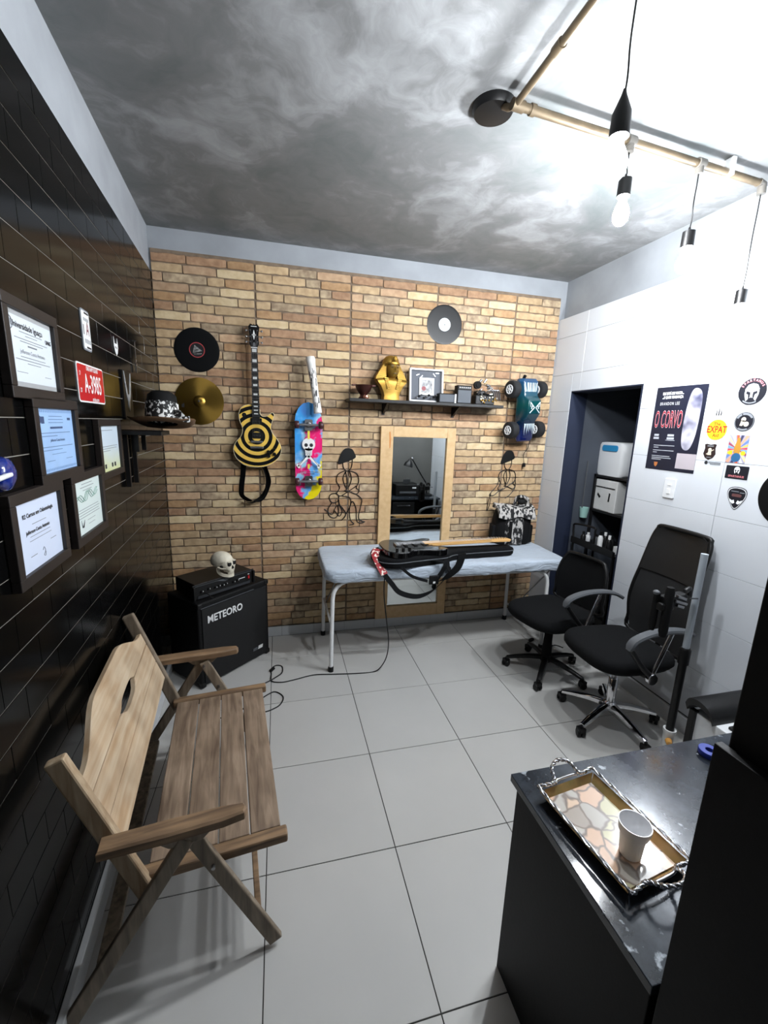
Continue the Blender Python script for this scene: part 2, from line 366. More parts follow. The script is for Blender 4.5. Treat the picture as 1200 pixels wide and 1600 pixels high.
for n, (key, wd, ht, col, x, z) in enumerate(order):
    g = brick_mesh(key, wd, ht, col); Mx = frameM((x, 0.3925, z), (1, 0, 0), (0, 0, 1))
    if n < 300:
        if key not in bm_cache: bm_cache[key] = g.mesh('brick', BR[col])
        inst(bm_cache[key], 'brick', wall_back, Matrix.Translation(-wO) @ Mx)
    else: restb.cur = col; restb.add(g.v, g.f, Matrix.Translation(-wO) @ Mx)
o = restb.build('brick_courses', BR, wall_back); o['kind'] = 'stuff'

# left wall: plaster above, black half-bond tiles below
ZT, TW, TH = 2.768, 0.2035, 0.0988
wall_left = struct(MB().box((-1.9, 0.5 * ZC, -0.075), (3.9, ZC, 0.126)).build('wall_left', M_plaster, None, MLEFT(P0)))
inst(MB().box((-1.925, ZT / 2, -0.0075), (3.85, ZT, 0.0112)).mesh('grout_bed', M_blackgrout), 'grout_bed', wall_left, Matrix())
bt = MB().prism([(-TW / 2 + .001, -TH / 2 + .0013), (TW / 2 - .001, -TH / 2 + .0013), (TW / 2 - .001, TH / 2 - .0013), (-TW / 2 + .001, TH / 2 - .0013)], -0.006, 0, bev=0.0008)
btm = bt.mesh('wall_tile', M_blacktile); tl = []; NR = int(ZT / TH)
for r in range(NR + 1):
    z = ZT - (r + 0.5) * TH
    if z < 0.02: continue
    for c in range(20):
        a = -0.015 - (c + (0.5 if r % 2 else 0)) * TW
        if a - TW / 2 < -3.8: continue
        if a + TW / 2 > 0.0:
            wd = -(a - TW / 2) - 0.001; me = MB().prism([(-wd / 2 + .0011, -TH / 2 + .0011), (wd / 2, -TH / 2 + .0011), (wd / 2, TH / 2 - .0011), (-wd / 2 + .0011, TH / 2 - .0011)], -0.006, 0, bev=0.0016).mesh('wall_tile', M_blacktile)
            inst(me, 'wall_tile', wall_left, Matrix.Translation((-0.001 - wd / 2, z, 0))); continue
        P4 = [LP(a + i * TW / 2, z + k * TH / 2) for i, k in ((-1, -1), (1, -1), (1, 1), (-1, 1))]
        try: vis = all((RC @ (p - CAM)).z > 0.1 for p in P4) and any(0 < pix(p)[0] < 1200 and 0 < pix(p)[1] < 1600 for p in P4)
        except ZeroDivisionError: vis = False
        ar = 0
        if vis: ar = parea(P4)
        tl.append((ar, a, z))
tl.sort(key=lambda t: -t[0]); restt = MB(); rnd = random.Random(3)
for n, (ar, a, z) in enumerate(tl):
    tilt = Matrix.Rotation(rnd.uniform(-0.004, 0.004), 4, 'Y') @ Matrix.Rotation(rnd.uniform(-0.004, 0.004), 4, 'X'); Mx = Matrix.Translation((a, z, 0)) @ tilt
    if n < 270 and ar > 0: inst(btm, 'wall_tile', wall_left, Mx)
    else: restt.add(bt.v, bt.f, Mx)
o = restt.build('wall_tile_field', M_blacktile, wall_left); o['kind'] = 'stuff'
bl = struct(MB().box((-1.9, 0.04, 0.012), (3.8, 0.08, 0.022)).build('baseboard_left', M_base, None, MLEFT(P0), bevel=0.003))

# right wall: thick white tiling with the closet opening, plaster band above
DY0, DY1, DZ = -0.602, 0.125, 2.128
wall_right = struct(bxs('wall_right', (2.52, -3.9, 2.5), (2.62, PB, ZC), M_plaster)); rO = Vector((2.57, (-3.9 + PB) / 2, (2.5 + ZC) / 2))
def rpart(name, lo, hi, m):
    c = Vector([(a + b) / 2 for a, b in zip(lo, hi)]); d = [b - a for a, b in zip(lo, hi)]
    return inst(MB().box((0, 0, 0), d).mesh(name, m), name, wall_right, Matrix.Translation(c - rO))
ZTR = 2.742
rpart('wall_core', (2.478, DY1, 0), (2.615, PB, ZTR), M_wgrout); rpart('wall_core', (2.478, -3.9, 0), (2.615, DY0, ZTR), M_wgrout); rpart('wall_core', (2.478, DY0, DZ), (2.615, DY1, ZTR), M_wgrout)
sc = 0.9816; zr = [1.791 + (z - 1.791) * sc for z in (0.085, 0.40, 0.715, 1.032, 1.347, 1.655, 1.968, 2.283, 2.597)] + [ZTR]; yr = [PB] + [-3.036 + (0.079 - 0.643 * k + 3.036) * sc for k in range(7)]
def wtile(y0, y1, z0, z1):
    if y1 - y0 < 0.01 or z1 - z0 < 0.01: return
    g = 0.0008; wd, ht = y1 - y0 - 2 * g, z1 - z0 - 2 * g
    me = MB().prism([(-wd / 2, -ht / 2), (wd / 2, -ht / 2), (wd / 2, ht / 2), (-wd / 2, ht / 2)], 0, 0.008, bev=0.001).mesh('wall_tile', M_wtile)
    inst(me, 'wall_tile', wall_right, Matrix.Translation(-rO) @ MRIGHT((2.478, (y0 + y1) / 2, (z0 + z1) / 2)))
for i in range(len(zr) - 1):
    for j in range(len(yr) - 1):
        y1, y0, z0, z1 = yr[j], yr[j + 1], zr[i], zr[i + 1]
        if y0 < DY1 - 0.01 and y1 > DY0 + 0.01 and z0 < DZ:
            if y1 > DY1: wtile(DY1, y1, z0, z1)
            if y0 < DY0: wtile(y0, DY0, z0, z1)
            if z1 > DZ: wtile(max(y0, DY0), min(y1, DY1), DZ, z1)
        else: wtile(y0, y1, z0, z1)
br = struct(MB().box((0, 0, 0), (0.014, 0, 0)).build('baseboard_right', M_base)); bpy.data.objects.remove(br)
br = struct(bxs('baseboard_right', (2.458, -3.9, 0), (2.48, DY0, 0.105), M_base, bevel=0.003))
br2 = struct(bxs('baseboard_right', (2.458, DY1, 0), (2.48, 0.37, 0.105), M_base, bevel=0.003))
# back skirting, piece by piece
bb = struct(bxs('baseboard_back', (-0.74, 0.372, 0), (2.458, 0.385, 0.082), M_wgrout)); bO = Vector(((-0.74 + 2.458) / 2, 0.3785, 0.041))
for k in range(12):
    x0 = -0.73 + 0.27 * k; x1 = min(x0 + 0.268, 2.456)
    if x1 - x0 > 0.03: inst(MB().box((0, 0, 0), (x1 - x0, 0.008, 0.083)).mesh('skirting_tile', M_base), 'skirting_tile', bb, Matrix.Translation(Vector(((x0 + x1) / 2, 0.369, 0.0415)) - bO))
# wall behind the photographer (seen in the mirror)
struct(bxs('wall_front', (-1.2, -3.72, 0), (2.75, -3.6, ZC), M_cement))
struct(bxs('wall_partition', (1.245, -2.72, 0), (2.478, -2.6, ZC), mat('dark grey paint', (74, 74, 72), 0.7, var=0.12, vscale=4)))
# closet behind the opening
M_closet = mat('dark grey closet paint', (70, 75, 84), 0.7, var=0.1, vscale=4); struct(bxs('wall_closet_left', (2.62, DY1, 0), (3.3, DY1 + 0.08, 2.5), M_closet)); struct(bxs('wall_closet_right', (2.62, -1.1, 0), (3.3, -1.02, 2.5), M_navy))
M_closet = mat('dark grey closet paint', (58, 62, 70), 0.7, var=0.1, vscale=4)
struct(bxs('wall_closet_back', (3.22, -1.02, 0), (3.3, DY1, 2.5), M_closet)); struct(bxs('ceiling_closet', (2.62, -1.1, 2.5), (3.3, DY1 + 0.08, 2.56), M_navy))
dj = thing('closet_door_frame', 'dark navy frame lining the closet opening in the white tiled wall', 'door frame', Matrix.Translation((2.55, (DY0 + DY1) / 2, 0)))
for nm, c, d in (('jamb', (0, (DY1 - DY0) / 2 - 0.004, DZ / 2), (0.155, 0.008, DZ)), ('jamb', (0, -(DY1 - DY0) / 2 + 0.004, DZ / 2), (0.155, 0.008, DZ)), ('head', (0, 0, DZ - 0.004), (0.155, DY1 - DY0 - 0.016, 0.008))):
    MB().box(c, d).build(nm, M_navy, dj)

# ================================================================== CEILING PIPE LAMP
M_pipe = mat('aged brass pipe', (112, 98, 78), 0.45, metal=0.5, var=0.25, vscale=10)
M_pipeg = mat('grey pipe fitting', (118, 114, 108), 0.4, metal=0.3)
def emis(name, col, st):
    m = bpy.data.materials.new(name); m.use_nodes = True; b = m.node_tree.nodes['Principled BSDF']
    b.inputs['Base Color'].default_value = (0.9, 0.9, 0.9, 1); b.inputs['Emission Color'].default_value = col; b.inputs['Emission Strength'].default_value = st; return m
M_bulb = emis('lit frosted bulb', (0.92, 0.96, 1.0, 1), BULB)
ZP = 2.995
pl = thing('ceiling_pipe_light', 'brass pipe light track running along grey cement ceiling with black round rose', 'light track', Matrix.Translation((0.95, -1.3, ZC)))
def rel(p): return (p[0] - 0.95, p[1] + 1.3, p[2] - ZC)
MB().lathe([(0.001, 0), (0.085, 0), (0.085, -0.012), (0.075, -0.028), (0.03, -0.034), (0.001, -0.034)], 32, Matrix.Translation(rel((0.93, -1.23, ZC)))).build('ceiling_rose', M_black, pl, smooth=40)
PA, PE, PF = (0.965, -1.345, ZP), (2.352, -1.242, ZP), (0.965, -3.3, ZP)
MB().tube([rel((0.95, -1.27, ZC - 0.02)), rel((0.955, -1.31, ZP + 0.01)), rel(PA)], 0.013, 10).build('pipe', M_pipe, pl, smooth=40)
MB().tube([rel(PA), rel(PE)], 0.0155, 12).build('pipe', M_pipe, pl, smooth=40)
MB().tube([rel(PA), rel(PF)], 0.0125, 12).build('pipe', M_pipe, pl, smooth=40)
MB().tube([rel((2.33, -1.244, ZP)), rel((2.358, -1.242, ZP - 0.004)), rel((2.362, -1.242, ZP - 0.045))], 0.019, 12).build('elbow', M_pipeg, pl, smooth=40)
for p, q in (((0.95, -1.346, ZP), (1.0, -1.342, ZP)), ((1.03, -1.34, ZP), (1.05, -1.339, ZP))):
    MB().tube([rel(p), rel(q)], 0.02, 12).build('coupling', M_pipe, pl, smooth=40)
MB().tube([rel((0.965, -1.58, ZP)), rel((0.965, -1.62, ZP))], 0.017, 12).build('coupling', M_pipe, pl, smooth=40)
MB().tube([rel((1.92, -1.274, ZP)), rel((1.96, -1.271, ZP))], 0.022, 12).tube([rel((1.94, -1.272, ZP)), rel((1.94, -1.272, ZP - 0.04))], 0.018, 12).build('tee', M_pipeg, pl, smooth=40)
MB().tube([rel((1.51, -1.305, ZP)), rel((1.55, -1.302, ZP))], 0.022, 12).tube([rel((1.53, -1.303, ZP)), rel((1.53, -1.303, ZP - 0.04))], 0.018, 12).build('tee', M_pipeg, pl, smooth=40)
for x in (2.12,): MB().box(rel((x, -1.26, ZP + 0.02)), (0.022, 0.05, 0.075)).build('clip', M_white, pl, bevel=0.004)
def pendant(x, y, zs, top, label, big=1.0, lit=True):
    t = thing('pendant_bulb', label, 'pendant lamp', Matrix.Translation((x, y, zs)), 'pendant bulbs on black cords')
    s = big; cy = [(0, 0, 0.07 * s)] + [(0.004 * math.sin(k * 2.1), 0.003 * math.cos(k * 1.7), 0.07 * s + (top - zs - 0.07 * s) * k / 5) for k in range(1, 5)] + [(0, 0, top - zs)]
    MB().tube(crom(cy, 4), 0.0028, 6).build('cord', M_black, t, smooth=40)
    if big > 1.1: MB().lathe([(0.004, 0.12), (0.008, 0.105), (0.026, 0.06), (0.028, 0.0), (0.001, 0.0)], 20).build('socket', M_black, t, smooth=40)
    else: MB().lathe([(0.004, 0.085), (0.006, 0.075), (0.012, 0.072), (0.026, 0.066), (0.027, 0.0), (0.001, 0.0)], 20).build('socket', M_black, t, smooth=40)
    MB().lathe([(0.001, 0.01), (0.014, 0.005), (0.016, -0.02), (0.027, -0.045), (0.032, -0.068), (0.029, -0.092), (0.016, -0.108), (0.001, -0.112)], 16).build('bulb', M_bulb, t, smooth=60)
    return t
pendant(1.05, -1.825, 2.635, ZC, 'lit bulb on black cord nearest the camera, under tapered black socket', 1.2)
pendant(1.53, -1.303, 2.79, ZP - 0.035, 'lit bulb on short black cord hanging from middle of brass pipe', 1.0)
pendant(1.94, -1.272, 2.655, ZP - 0.035, 'lit bulb on black cord hanging from white tee near clip on pipe', 1.0)
pendant(2.36, -1.242, 2.457, ZP - 0.04, 'lit bulb on long black cord at elbow end of pipe, by white wall', 1.0)
# ================================================================== ON THE BRICK WALL
def bplace(px, py, off=0.0):
    p = onback(px, py, off); return p
# ---- vinyl records and cymbal
def record(name, M, label, r, lab, ring=None, mark=None):
    t = thing(name, label, 'record', M)
    prof = [(0.0035, 0.0005)] + [(r * k, 0.0022 + (0.0004 if i % 2 else 0)) for i, k in enumerate([0.36 + 0.06 * j for j in range(11)])] + [(r, 0.0015), (r, 0)]
    MB().lathe([(0.0035, 0.0)] + prof, 64).build('disc', M_vinyl, t, smooth=30)
    l = MB(); l.prism(circ(r * 0.335, 40), 0.001, 0.0036); lo = l.build('paper_label', lab, t)
    MB().prism(circ(0.004, 12), 0.001, 0.0046).build('spindle_hole', M_dark, lo)
    if ring is not None:
        g = MB(); g.lathe([(r * 0.31, 0.0036), (r * 0.31, 0.004), (r * 0.345, 0.004), (r * 0.345, 0.0036)], 40); g.build('label_ring', ring, lo)
    if mark: mark(lo, r)
    return t
M_lab1 = mat('black record label', (20, 20, 22), 0.5); M_lab2 = mat('pale record label', (196, 204, 208), 0.6, var=0.08, vscale=40); M_redp = mat('red print', (165, 60, 62), 0.6)
def mk1(lo, r):
    k = MB(); k.add([(-0.030, -0.024, 0.0038), (0.034, -0.004, 0.0038), (-0.016, 0.034, 0.0038)], [(0, 1, 2)]); k.add([(-0.02, -0.032, 0.0038), (0.03, -0.026, 0.0038), (0.03, -0.02, 0.0038), (-0.02, -0.026, 0.0038)], [(0, 1, 2, 3)])
    k.build('triangle_mark', mat('grey print', (150, 150, 148), 0.6, col2=(40, 40, 40), vscale=90), lo)
p = bplace(308, 547, 0); record('vinyl_record', MBACK((p.x, YB - 0.001, p.z)), 'black vinyl record with red ringed triangle label above the brass cymbal', 0.153, M_lab1, M_redp, mk1)
def mk2(lo, r):
    k = MB()
    for i in range(5): k.box((0, 0.028 - i * 0.013, 0.0038), (0.05 - 0.01 * abs(i - 2), 0.0025, 0.0004))
    k.build('label_print', M_inkgrey, lo)
p = bplace(694.5, 507.5, 0); record('vinyl_record', MBACK((p.x, YB - 0.001, p.z)), 'black vinyl record with pale label high above the wall shelf', 0.152, M_lab2, None, mk2)
def brass():
    m = bpy.data.materials.new('cymbal brass'); m.use_nodes = True; q = NT(m); b = q.b
    b.inputs['Base Color'].default_value = s2l((160, 128, 60)); b.inputs['Metallic'].default_value = 1; b.inputs['Roughness'].default_value = 0.3; b.inputs['Anisotropic'].default_value = 0.85
    tn = q.a('ShaderNodeTangent', direction_type='RADIAL', axis='Z'); q.link(tn.outputs[0], b.inputs['Tangent'])
    tc = q.a('ShaderNodeTexCoord'); ln = q.a('ShaderNodeVectorMath', operation='LENGTH'); q.link(tc.outputs['Object'], ln.inputs[0])
    wv = q.a('ShaderNodeMath', operation='SINE'); mu = q.a('ShaderNodeMath', operation='MULTIPLY'); mu.inputs[1].default_value = 1400; q.link(ln.outputs['Value'], mu.inputs[0]); q.link(mu.outputs[0], wv.inputs[0])
    bp = q.a('ShaderNodeBump'); bp.inputs['Strength'].default_value = 0.15; bp.inputs['Distance'].default_value = 0.0006; q.link(wv.outputs[0], bp.inputs['Height']); q.link(bp.outputs[0], b.inputs['Normal'])
    return m
M_brass = brass()
p = bplace(311.5, 627, 0.02); t = thing('cymbal', 'brass cymbal hanging on bricks below a vinyl record', 'cymbal', MBACK((p.x, YB - 0.004, p.z)))
MB().lathe([(0.006, 0.034), (0.02, 0.033), (0.034, 0.027), (0.042, 0.02), (0.06, 0.0175), (0.11, 0.012), (0.168, 0.003), (0.168, 0.0015), (0.11, 0.0105), (0.04, 0.018), (0.006, 0.032)], 72).build('bow', M_brass, t, smooth=25)
MB().lathe([(0.001, 0.04), (0.007, 0.039), (0.008, 0.032), (0.001, 0.032)], 16).build('mounting_nail', M_steel, t, smooth=40)
k = MB()
for i, (x, h) in enumerate(((-0.118, 0.022), (-0.108, 0.03), (-0.098, 0.02))): k.box((x, -0.035 + i * 0.002, 0.0135 - 0.001 * i), (0.006, h, 0.001))
k.build('maker_print', M_ink, t)

# ---- bullseye guitar
def bullseye():
    m = bpy.data.materials.new('bullseye lacquer'); m.use_nodes = True; q = NT(m); b = q.b
    tc = q.a('ShaderNodeTexCoord'); mp = q.a('ShaderNodeVectorMath', operation='MULTIPLY'); mp.inputs[1].default_value = (1, 1, 0); q.link(tc.outputs['Object'], mp.inputs[0])
    ln = q.a('ShaderNodeVectorMath', operation='LENGTH'); q.link(mp.outputs[0], ln.inputs[0])
    sb = q.a('ShaderNodeMath', operation='SUBTRACT'); sb.inputs[1].default_value = 0.036; q.link(ln.outputs['Value'], sb.inputs[0])
    dv = q.a('ShaderNodeMath', operation='DIVIDE'); dv.inputs[1].default_value = 0.0535; q.link(sb.outputs[0], dv.inputs[0])
    fr = q.a('ShaderNodeMath', operation='FRACT'); q.link(dv.outputs[0], fr.inputs[0]); gt = q.a('ShaderNodeMath', operation='GREATER_THAN'); gt.inputs[1].default_value = 0.5; q.link(fr.outputs[0], gt.inputs[0])
    mx = q.a('ShaderNodeMixRGB'); mx.inputs[1].default_value = s2l((10, 10, 10)); mx.inputs[2].default_value = s2l((224, 184, 84)); q.link(gt.outputs[0], mx.inputs[0]); q.link(mx.outputs[0], b.inputs['Base Color'])
    b.inputs['Roughness'].default_value = 0.25; return m
GC = bplace(401.2, 681.5, 0.05)
g = thing('electric_guitar', 'electric guitar with black and yellow bullseye body hung on bricks', 'guitar', MBACK((GC.x, YB - 0.022, GC.z)))
def gp(px, py): q = onback(px, py, 0.05); return (q.x - GC.x, q.z - GC.z)
bod = [(-0.002, 0.225), (-0.05, 0.231), (-0.098, 0.212), (-0.122, 0.168), (-0.118, 0.11), (-0.1, 0.055), (-0.112, 0.0), (-0.152, -0.05), (-0.17, -0.105), (-0.15, -0.168), (-0.095, -0.217), (-0.02, -0.233), (0.06, -0.226), (0.13, -0.19), (0.172, -0.135), (0.178, -0.08), (0.152, -0.022), (0.114, 0.03), (0.105, 0.075), (0.12, 0.125), (0.13, 0.165), (0.115, 0.178), (0.085, 0.155), (0.05, 0.148), (0.03, 0.165), (0.026, 0.2)]
outl = [(v.x, v.y) for v in crom([(a, b, 0) for a, b in bod][::-1][::-1], 4, True)]
outl = outl if sum(outl[i - 1][0] * outl[i][1] - outl[i][0] * outl[i - 1][1] for i in range(len(outl))) > 0 else outl[::-1]
MB().prism(outl, 0, 0.045, bev=0.004).build('body', bullseye(), g, smooth=35)
MB().tube([(x, y, 0.0415) for x, y in outl], 0.0022, 6, closed=True).build('binding', mat('cream binding', (214, 200, 160), 0.4), g, smooth=40)
M_ebony = mat('ebony', (16, 14, 13), 0.3)
neckpts = lambda z0, z1, a, b, y0, y1: [[(-a, y0, z0), (a, y0, z0), (a * 0.9, y0, z1), (-a * 0.9, y0, z1)], [(-b, y1, z0), (b, y1, z0), (b * 0.9, y1, z1), (-b * 0.9, y1, z1)]]
MB().loft([[(x, y, z) for x, y, z in r] for r in neckpts(0.03, 0.05, 0.026, 0.0215, 0.13, 0.632)]).build('neck', M_maple, g)
fb = MB().loft([[(-0.0275, 0.13, 0.049), (0.0275, 0.13, 0.049), (0.0275, 0.13, 0.056), (-0.0275, 0.13, 0.056)], [(-0.022, 0.63, 0.049), (0.022, 0.63, 0.049), (0.022, 0.63, 0.056), (-0.022, 0.63, 0.056)]]).build('fretboard', M_ebony, g)
sc_ = 0.632 - (-0.04); frets = [0.632 - sc_ * (1 - 2 ** (-n / 12)) for n in range(0, 23)]
M_pearl = mat('pearl', (220, 222, 220), 0.3)
for n in (1, 3, 5, 7, 9, 12, 15, 17, 19, 21):
    y = (frets[n - 1] + frets[n]) / 2; h = (frets[n - 1] - frets[n]) * 0.62; MB().box((0, y, 0.0563), (0.03, h, 0.001)).build('inlay', M_pearl, fb)
for n in range(1, 23): MB().box((0, frets[n], 0.0566), (0.046 + 0.0004 * n, 0.0018, 0.0016)).build('fret', M_steel, fb)
MB().box((0, 0.633, 0.055), (0.044, 0.006, 0.01)).build('nut', M_white, g)
hd = [(-0.022, 0.635), (0.022, 0.635), (0.034, 0.66), (0.031, 0.72), (0.039, 0.775), (0.024, 0.796), (0.008, 0.789), (-0.008, 0.789), (-0.024, 0.796), (-0.039, 0.775), (-0.031, 0.72), (-0.034, 0.66)]
h = MB().prism(hd, 0.034, 0.05, bev=0.0015).build('headstock', M_blackg, g)
k = MB(); k.add([(0, 0.685, 0.051), (0.009, 0.72, 0.051), (0, 0.755, 0.051), (-0.009, 0.72, 0.051)], [(0, 1, 2, 3)]); k.add([(-0.014, 0.717, 0.051), (0.014, 0.717, 0.051), (0.014, 0.723, 0.051), (-0.014, 0.723, 0.051)], [(0, 1, 2, 3)]); k.build('diamond_inlay', M_pearl, h)
k = MB(); k.box((0, 0.778, 0.0505), (0.04, 0.004, 0.0006)); k.build('head_lettering', M_pearl, h)
k = MB(); k.prism([(-0.008, 0.642), (0.008, 0.642), (0.01, 0.66), (0.0, 0.672), (-0.01, 0.66)], 0.05, 0.052); k.build('truss_cover', M_steel, h)
for sx in (-1, 1):
    for y in (0.672, 0.708, 0.75):
        x = sx * 0.024; tm = MB().cyl((x, y, 0.05), (x, y, 0.062), 0.0042, n=10); tm.cyl((sx * 0.03, y, 0.04), (sx * 0.05, y, 0.04), 0.003, n=8); tm.ell((sx * 0.054, y, 0.04), (0.008, 0.009, 0.005), 10, 6); tm.build('tuning_peg', M_chrome, g, smooth=40)
for y, dx in ((0.112, 0.0), (0.006, 0.002)):
    pk = MB().prism([(a + dx, b + y) for a, b in rrect(0.082, 0.044, 0.006, 3)], 0.045, 0.052).build('pickup', M_blackg, g, bevel=0.0015)
    for i in range(6): MB().cyl((dx - 0.026 + i * 0.0104, y, 0.05), (dx - 0.026 + i * 0.0104, y, 0.0535), 0.0024, n=8).build('pole_piece', M_chrome, pk)
MB().prism([(a, b - 0.041) for a, b in rrect(0.088, 0.015, 0.006, 3)], 0.045, 0.06).build('bridge', M_chrome, g, bevel=0.002)
MB().prism([(a, b - 0.083) for a, b in rrect(0.1, 0.016, 0.006, 3)], 0.045, 0.06).build('tailpiece', M_chrome, g, bevel=0.003)
for x, y in ((0.083, -0.115), (0.125, -0.096), (0.086, -0.148), (0.128, -0.132)): MB().lathe([(0.0135, 0.045), (0.0125, 0.06), (0.0105, 0.063), (0.001, 0.063)], 18, Matrix.Translation((x, y, 0))).build('knob', M_blackg, g, smooth=40)
MB().lathe([(0.016, 0.045), (0.016, 0.047), (0.003, 0.047), (0.0025, 0.058), (0.001, 0.058)], 14, Matrix.Translation((-0.085, 0.155, 0))).build('toggle_switch', M_blackg, g, smooth=40)
for i in range(6):
    a = -0.026 + i * 0.0104; b = -0.0175 + i * 0.007; MB().tube([(a, -0.083, 0.06), (a, -0.04, 0.0615), (b, 0.633, 0.0606), ((-1 if i < 3 else 1) * 0.022, (0.672, 0.708, 0.75)[i if i < 3 else 5 - i], 0.058)], 0.0006, 4).build('string', M_steel, g)
# hanging strap of the guitar
st = crom([(-0.1, -0.19, 0.0), (-0.112, -0.3, 0.006), (-0.125, -0.4, 0.012), (-0.12, -0.462, 0.014), (-0.06, -0.5, 0.016), (0.01, -0.49, 0.016), (0.052, -0.44, 0.014), (0.08, -0.36, 0.01), (0.072, -0.29, 0.006), (0.045, -0.2, 0.0)], 6)
MB().ribbon(st, 0.05, 0.003, [Vector((math.cos(i * 0.02), 0.25 * math.sin(i * 0.35), 0.75)) for i in range(len(st))]).build('strap', M_fabric, g, smooth=50)
st = crom([(0.03, -0.22, 0.002), (0.058, -0.3, 0.006), (0.06, -0.38, 0.012), (0.035, -0.47, 0.018), (-0.05, -0.515, 0.018), (-0.11, -0.5, 0.016)], 6)
MB().ribbon(st, 0.03, 0.003, (0.3, 0, 1)).build('strap', M_fabric, g, smooth=50)
MB().cyl((0, 0.8, 0.02), (0, 0.66, 0.02), 0.004, n=8).build('wall_hook', M_black, g)

# ---- skateboard
def tiedye():
    m = bpy.data.materials.new('tie dye deck print'); m.use_nodes = True; q = NT(m); b = q.b
    tc = q.a('ShaderNodeTexCoord'); n1 = q.a('ShaderNodeTexNoise'); n1.inputs['Scale'].default_value = 9; n1.inputs['Detail'].default_value = 3; q.link(tc.outputs['Object'], n1.inputs['Vector'])
    sx = q.a('ShaderNodeSeparateXYZ'); q.link(tc.outputs['Object'], sx.inputs[0])
    def val(terms):
        prev = None
        for src, k in terms:
            mu = q.a('ShaderNodeMath', operation='MULTIPLY'); mu.inputs[1].default_value = k; q.link(src, mu.inputs[0])
            if prev is None: prev = mu.outputs[0]
            else: ad = q.a('ShaderNodeMath', operation='ADD'); q.link(prev, ad.inputs[0]); q.link(mu.outputs[0], ad.inputs[1]); prev = ad.outputs[0]
        return prev
    v = val([(sx.outputs[0], 2.1), (sx.outputs[1], -0.9), (n1.outputs['Fac'], 1.0)])
    rp = q.a('ShaderNodeValToRGB'); e = rp.color_ramp.elements; e[0].position = 0.0; e[0].color = s2l((70, 130, 205)); e[1].position = 1.0; e[1].color = s2l((226, 208, 24))
    for pos, c in ((0.22, (60, 150, 215)), (0.34, (120, 170, 220)), (0.44, (150, 200, 220)), (0.5, (222, 40, 118)), (0.66, (230, 36, 110)), (0.72, (120, 175, 225)), (0.84, (90, 160, 225)), (0.92, (225, 205, 30))):
        x = e.new(pos); x.color = s2l(c)
    q.link(v, rp.inputs[0]); q.link(rp.outputs[0], b.inputs['Base Color']); b.inputs['Roughness'].default_value = 0.25; return m
kt, kb = onback(480, 628, 0.07), onback(484, 781, 0.07)
SKC = (kt + kb) / 2; SL_ = (kt.z - kb.z)
sk = thing('skateboard', 'tie-dye skateboard with dark wheels hung upright on bricks', 'skateboard', MBACK((SKC.x, YB - 0.005, SKC.z)))
hw = 0.108; hl = SL_ / 2
do = [(-hw * 0.62, hl * 0.9), (-hw * 0.3, hl * 0.99), (0, hl)] ; dk = []
for k in range(9): a = math.pi * k / 8; dk.append((hw * 0.98 * math.cos(a), hl - 0.16 + 0.16 * math.sin(a)))
for k in range(9): a = math.pi + math.pi * k / 8; dk.append((hw * 0.95 * math.cos(a), -hl + 0.125 + 0.125 * math.sin(a)))
rings = []
def deckz(y): d = max(0, abs(y) - (hl - 0.14)); return -d * 0.22
MB().loft([[(x, y, 0.075 + deckz(y)) for x, y in dk], [(x, y, 0.087 + deckz(y)) for x, y in dk]]).build('deck', tiedye(), sk, smooth=40)
M_whl = mat('maroon wheel', (62, 30, 34), 0.4)
for y in (hl - 0.172, -hl + 0.155):
    tr = MB().prism([(a, b + y) for a, b in rrect(0.06, 0.085, 0.01, 3)], 0.087, 0.095); tr.lathe([(0.022, 0.095), (0.016, 0.115), (0.001, 0.118)], 14, Matrix.Translation((0, y, 0))); tr.cyl((-0.075, y, 0.118), (0.075, y, 0.118), 0.009, n=10); tr.box((0, y, 0.11), (0.12, 0.02, 0.018)); tk = tr.build('truck', M_steel, sk, smooth=40)
    for sx in (-1, 1):
        MB().lathe([(0.006, -0.017), (0.024, -0.017), (0.029, -0.011), (0.029, 0.011), (0.024, 0.017), (0.006, 0.017)], 20, frameM((sx * 0.09, y, 0.118), (0, 1, 0), (0, 0, 1))).build('wheel', M_whl, sk, smooth=40)
# generic skull and crossed bones print
zd = 0.0875; d = MB(); d.prism(circ(0.05, 24, 0.0, 0.06), zd, zd + 0.0006); d.prism([(-0.03, 0.03), (0.03, 0.03), (0.024, -0.02), (-0.024, -0.02)], zd, zd + 0.0006)
for sx in (-1, 1):
    d.bar((-sx * 0.02, -0.015, zd + 0.0004), (sx * 0.078, -0.105, zd + 0.0004), 0.017, 0.0006); d.prism(circ(0.011, 12, sx * 0.084, -0.102), zd, zd + 0.0007); d.prism(circ(0.011, 12, sx * 0.076, -0.114), zd, zd + 0.0007)
sp = d.build('deck_print', mat('white deck print', (226, 226, 224), 0.4), sk)
d = MB()
for sx in (-1, 1): d.prism(circ(0.014, 14, sx * 0.02, 0.055), zd, zd + 0.0011); d.bar((sx * 0.004, -0.012, zd + 0.001), (sx * 0.07, -0.098, zd + 0.001), 0.003, 0.0006)
d.add([(-0.007, 0.028, zd + 0.001), (0.007, 0.028, zd + 0.001), (0, 0.042, zd + 0.001)], [(0, 1, 2)])
for i in range(5): d.box((-0.018 + i * 0.009, -0.005, zd + 0.001), (0.002, 0.026, 0.0006))
d.build('print_shading', M_ink, sp)
for yy, hh in ((0.15, 0.1), (-0.11, 0.035)): MB().box((0, yy, zd + 0.0006), (0.016, hh, 0.0008)).build('stripe_print', mat('yellow print', (222, 205, 70), 0.4), sp)
d = MB()
for i in range(2): d.box((0, -0.155 - i * 0.014, zd + 0.0004), (0.15 - 0.06 * i, 0.004, 0.0006))
d.build('lettering_print', M_ink, sp)
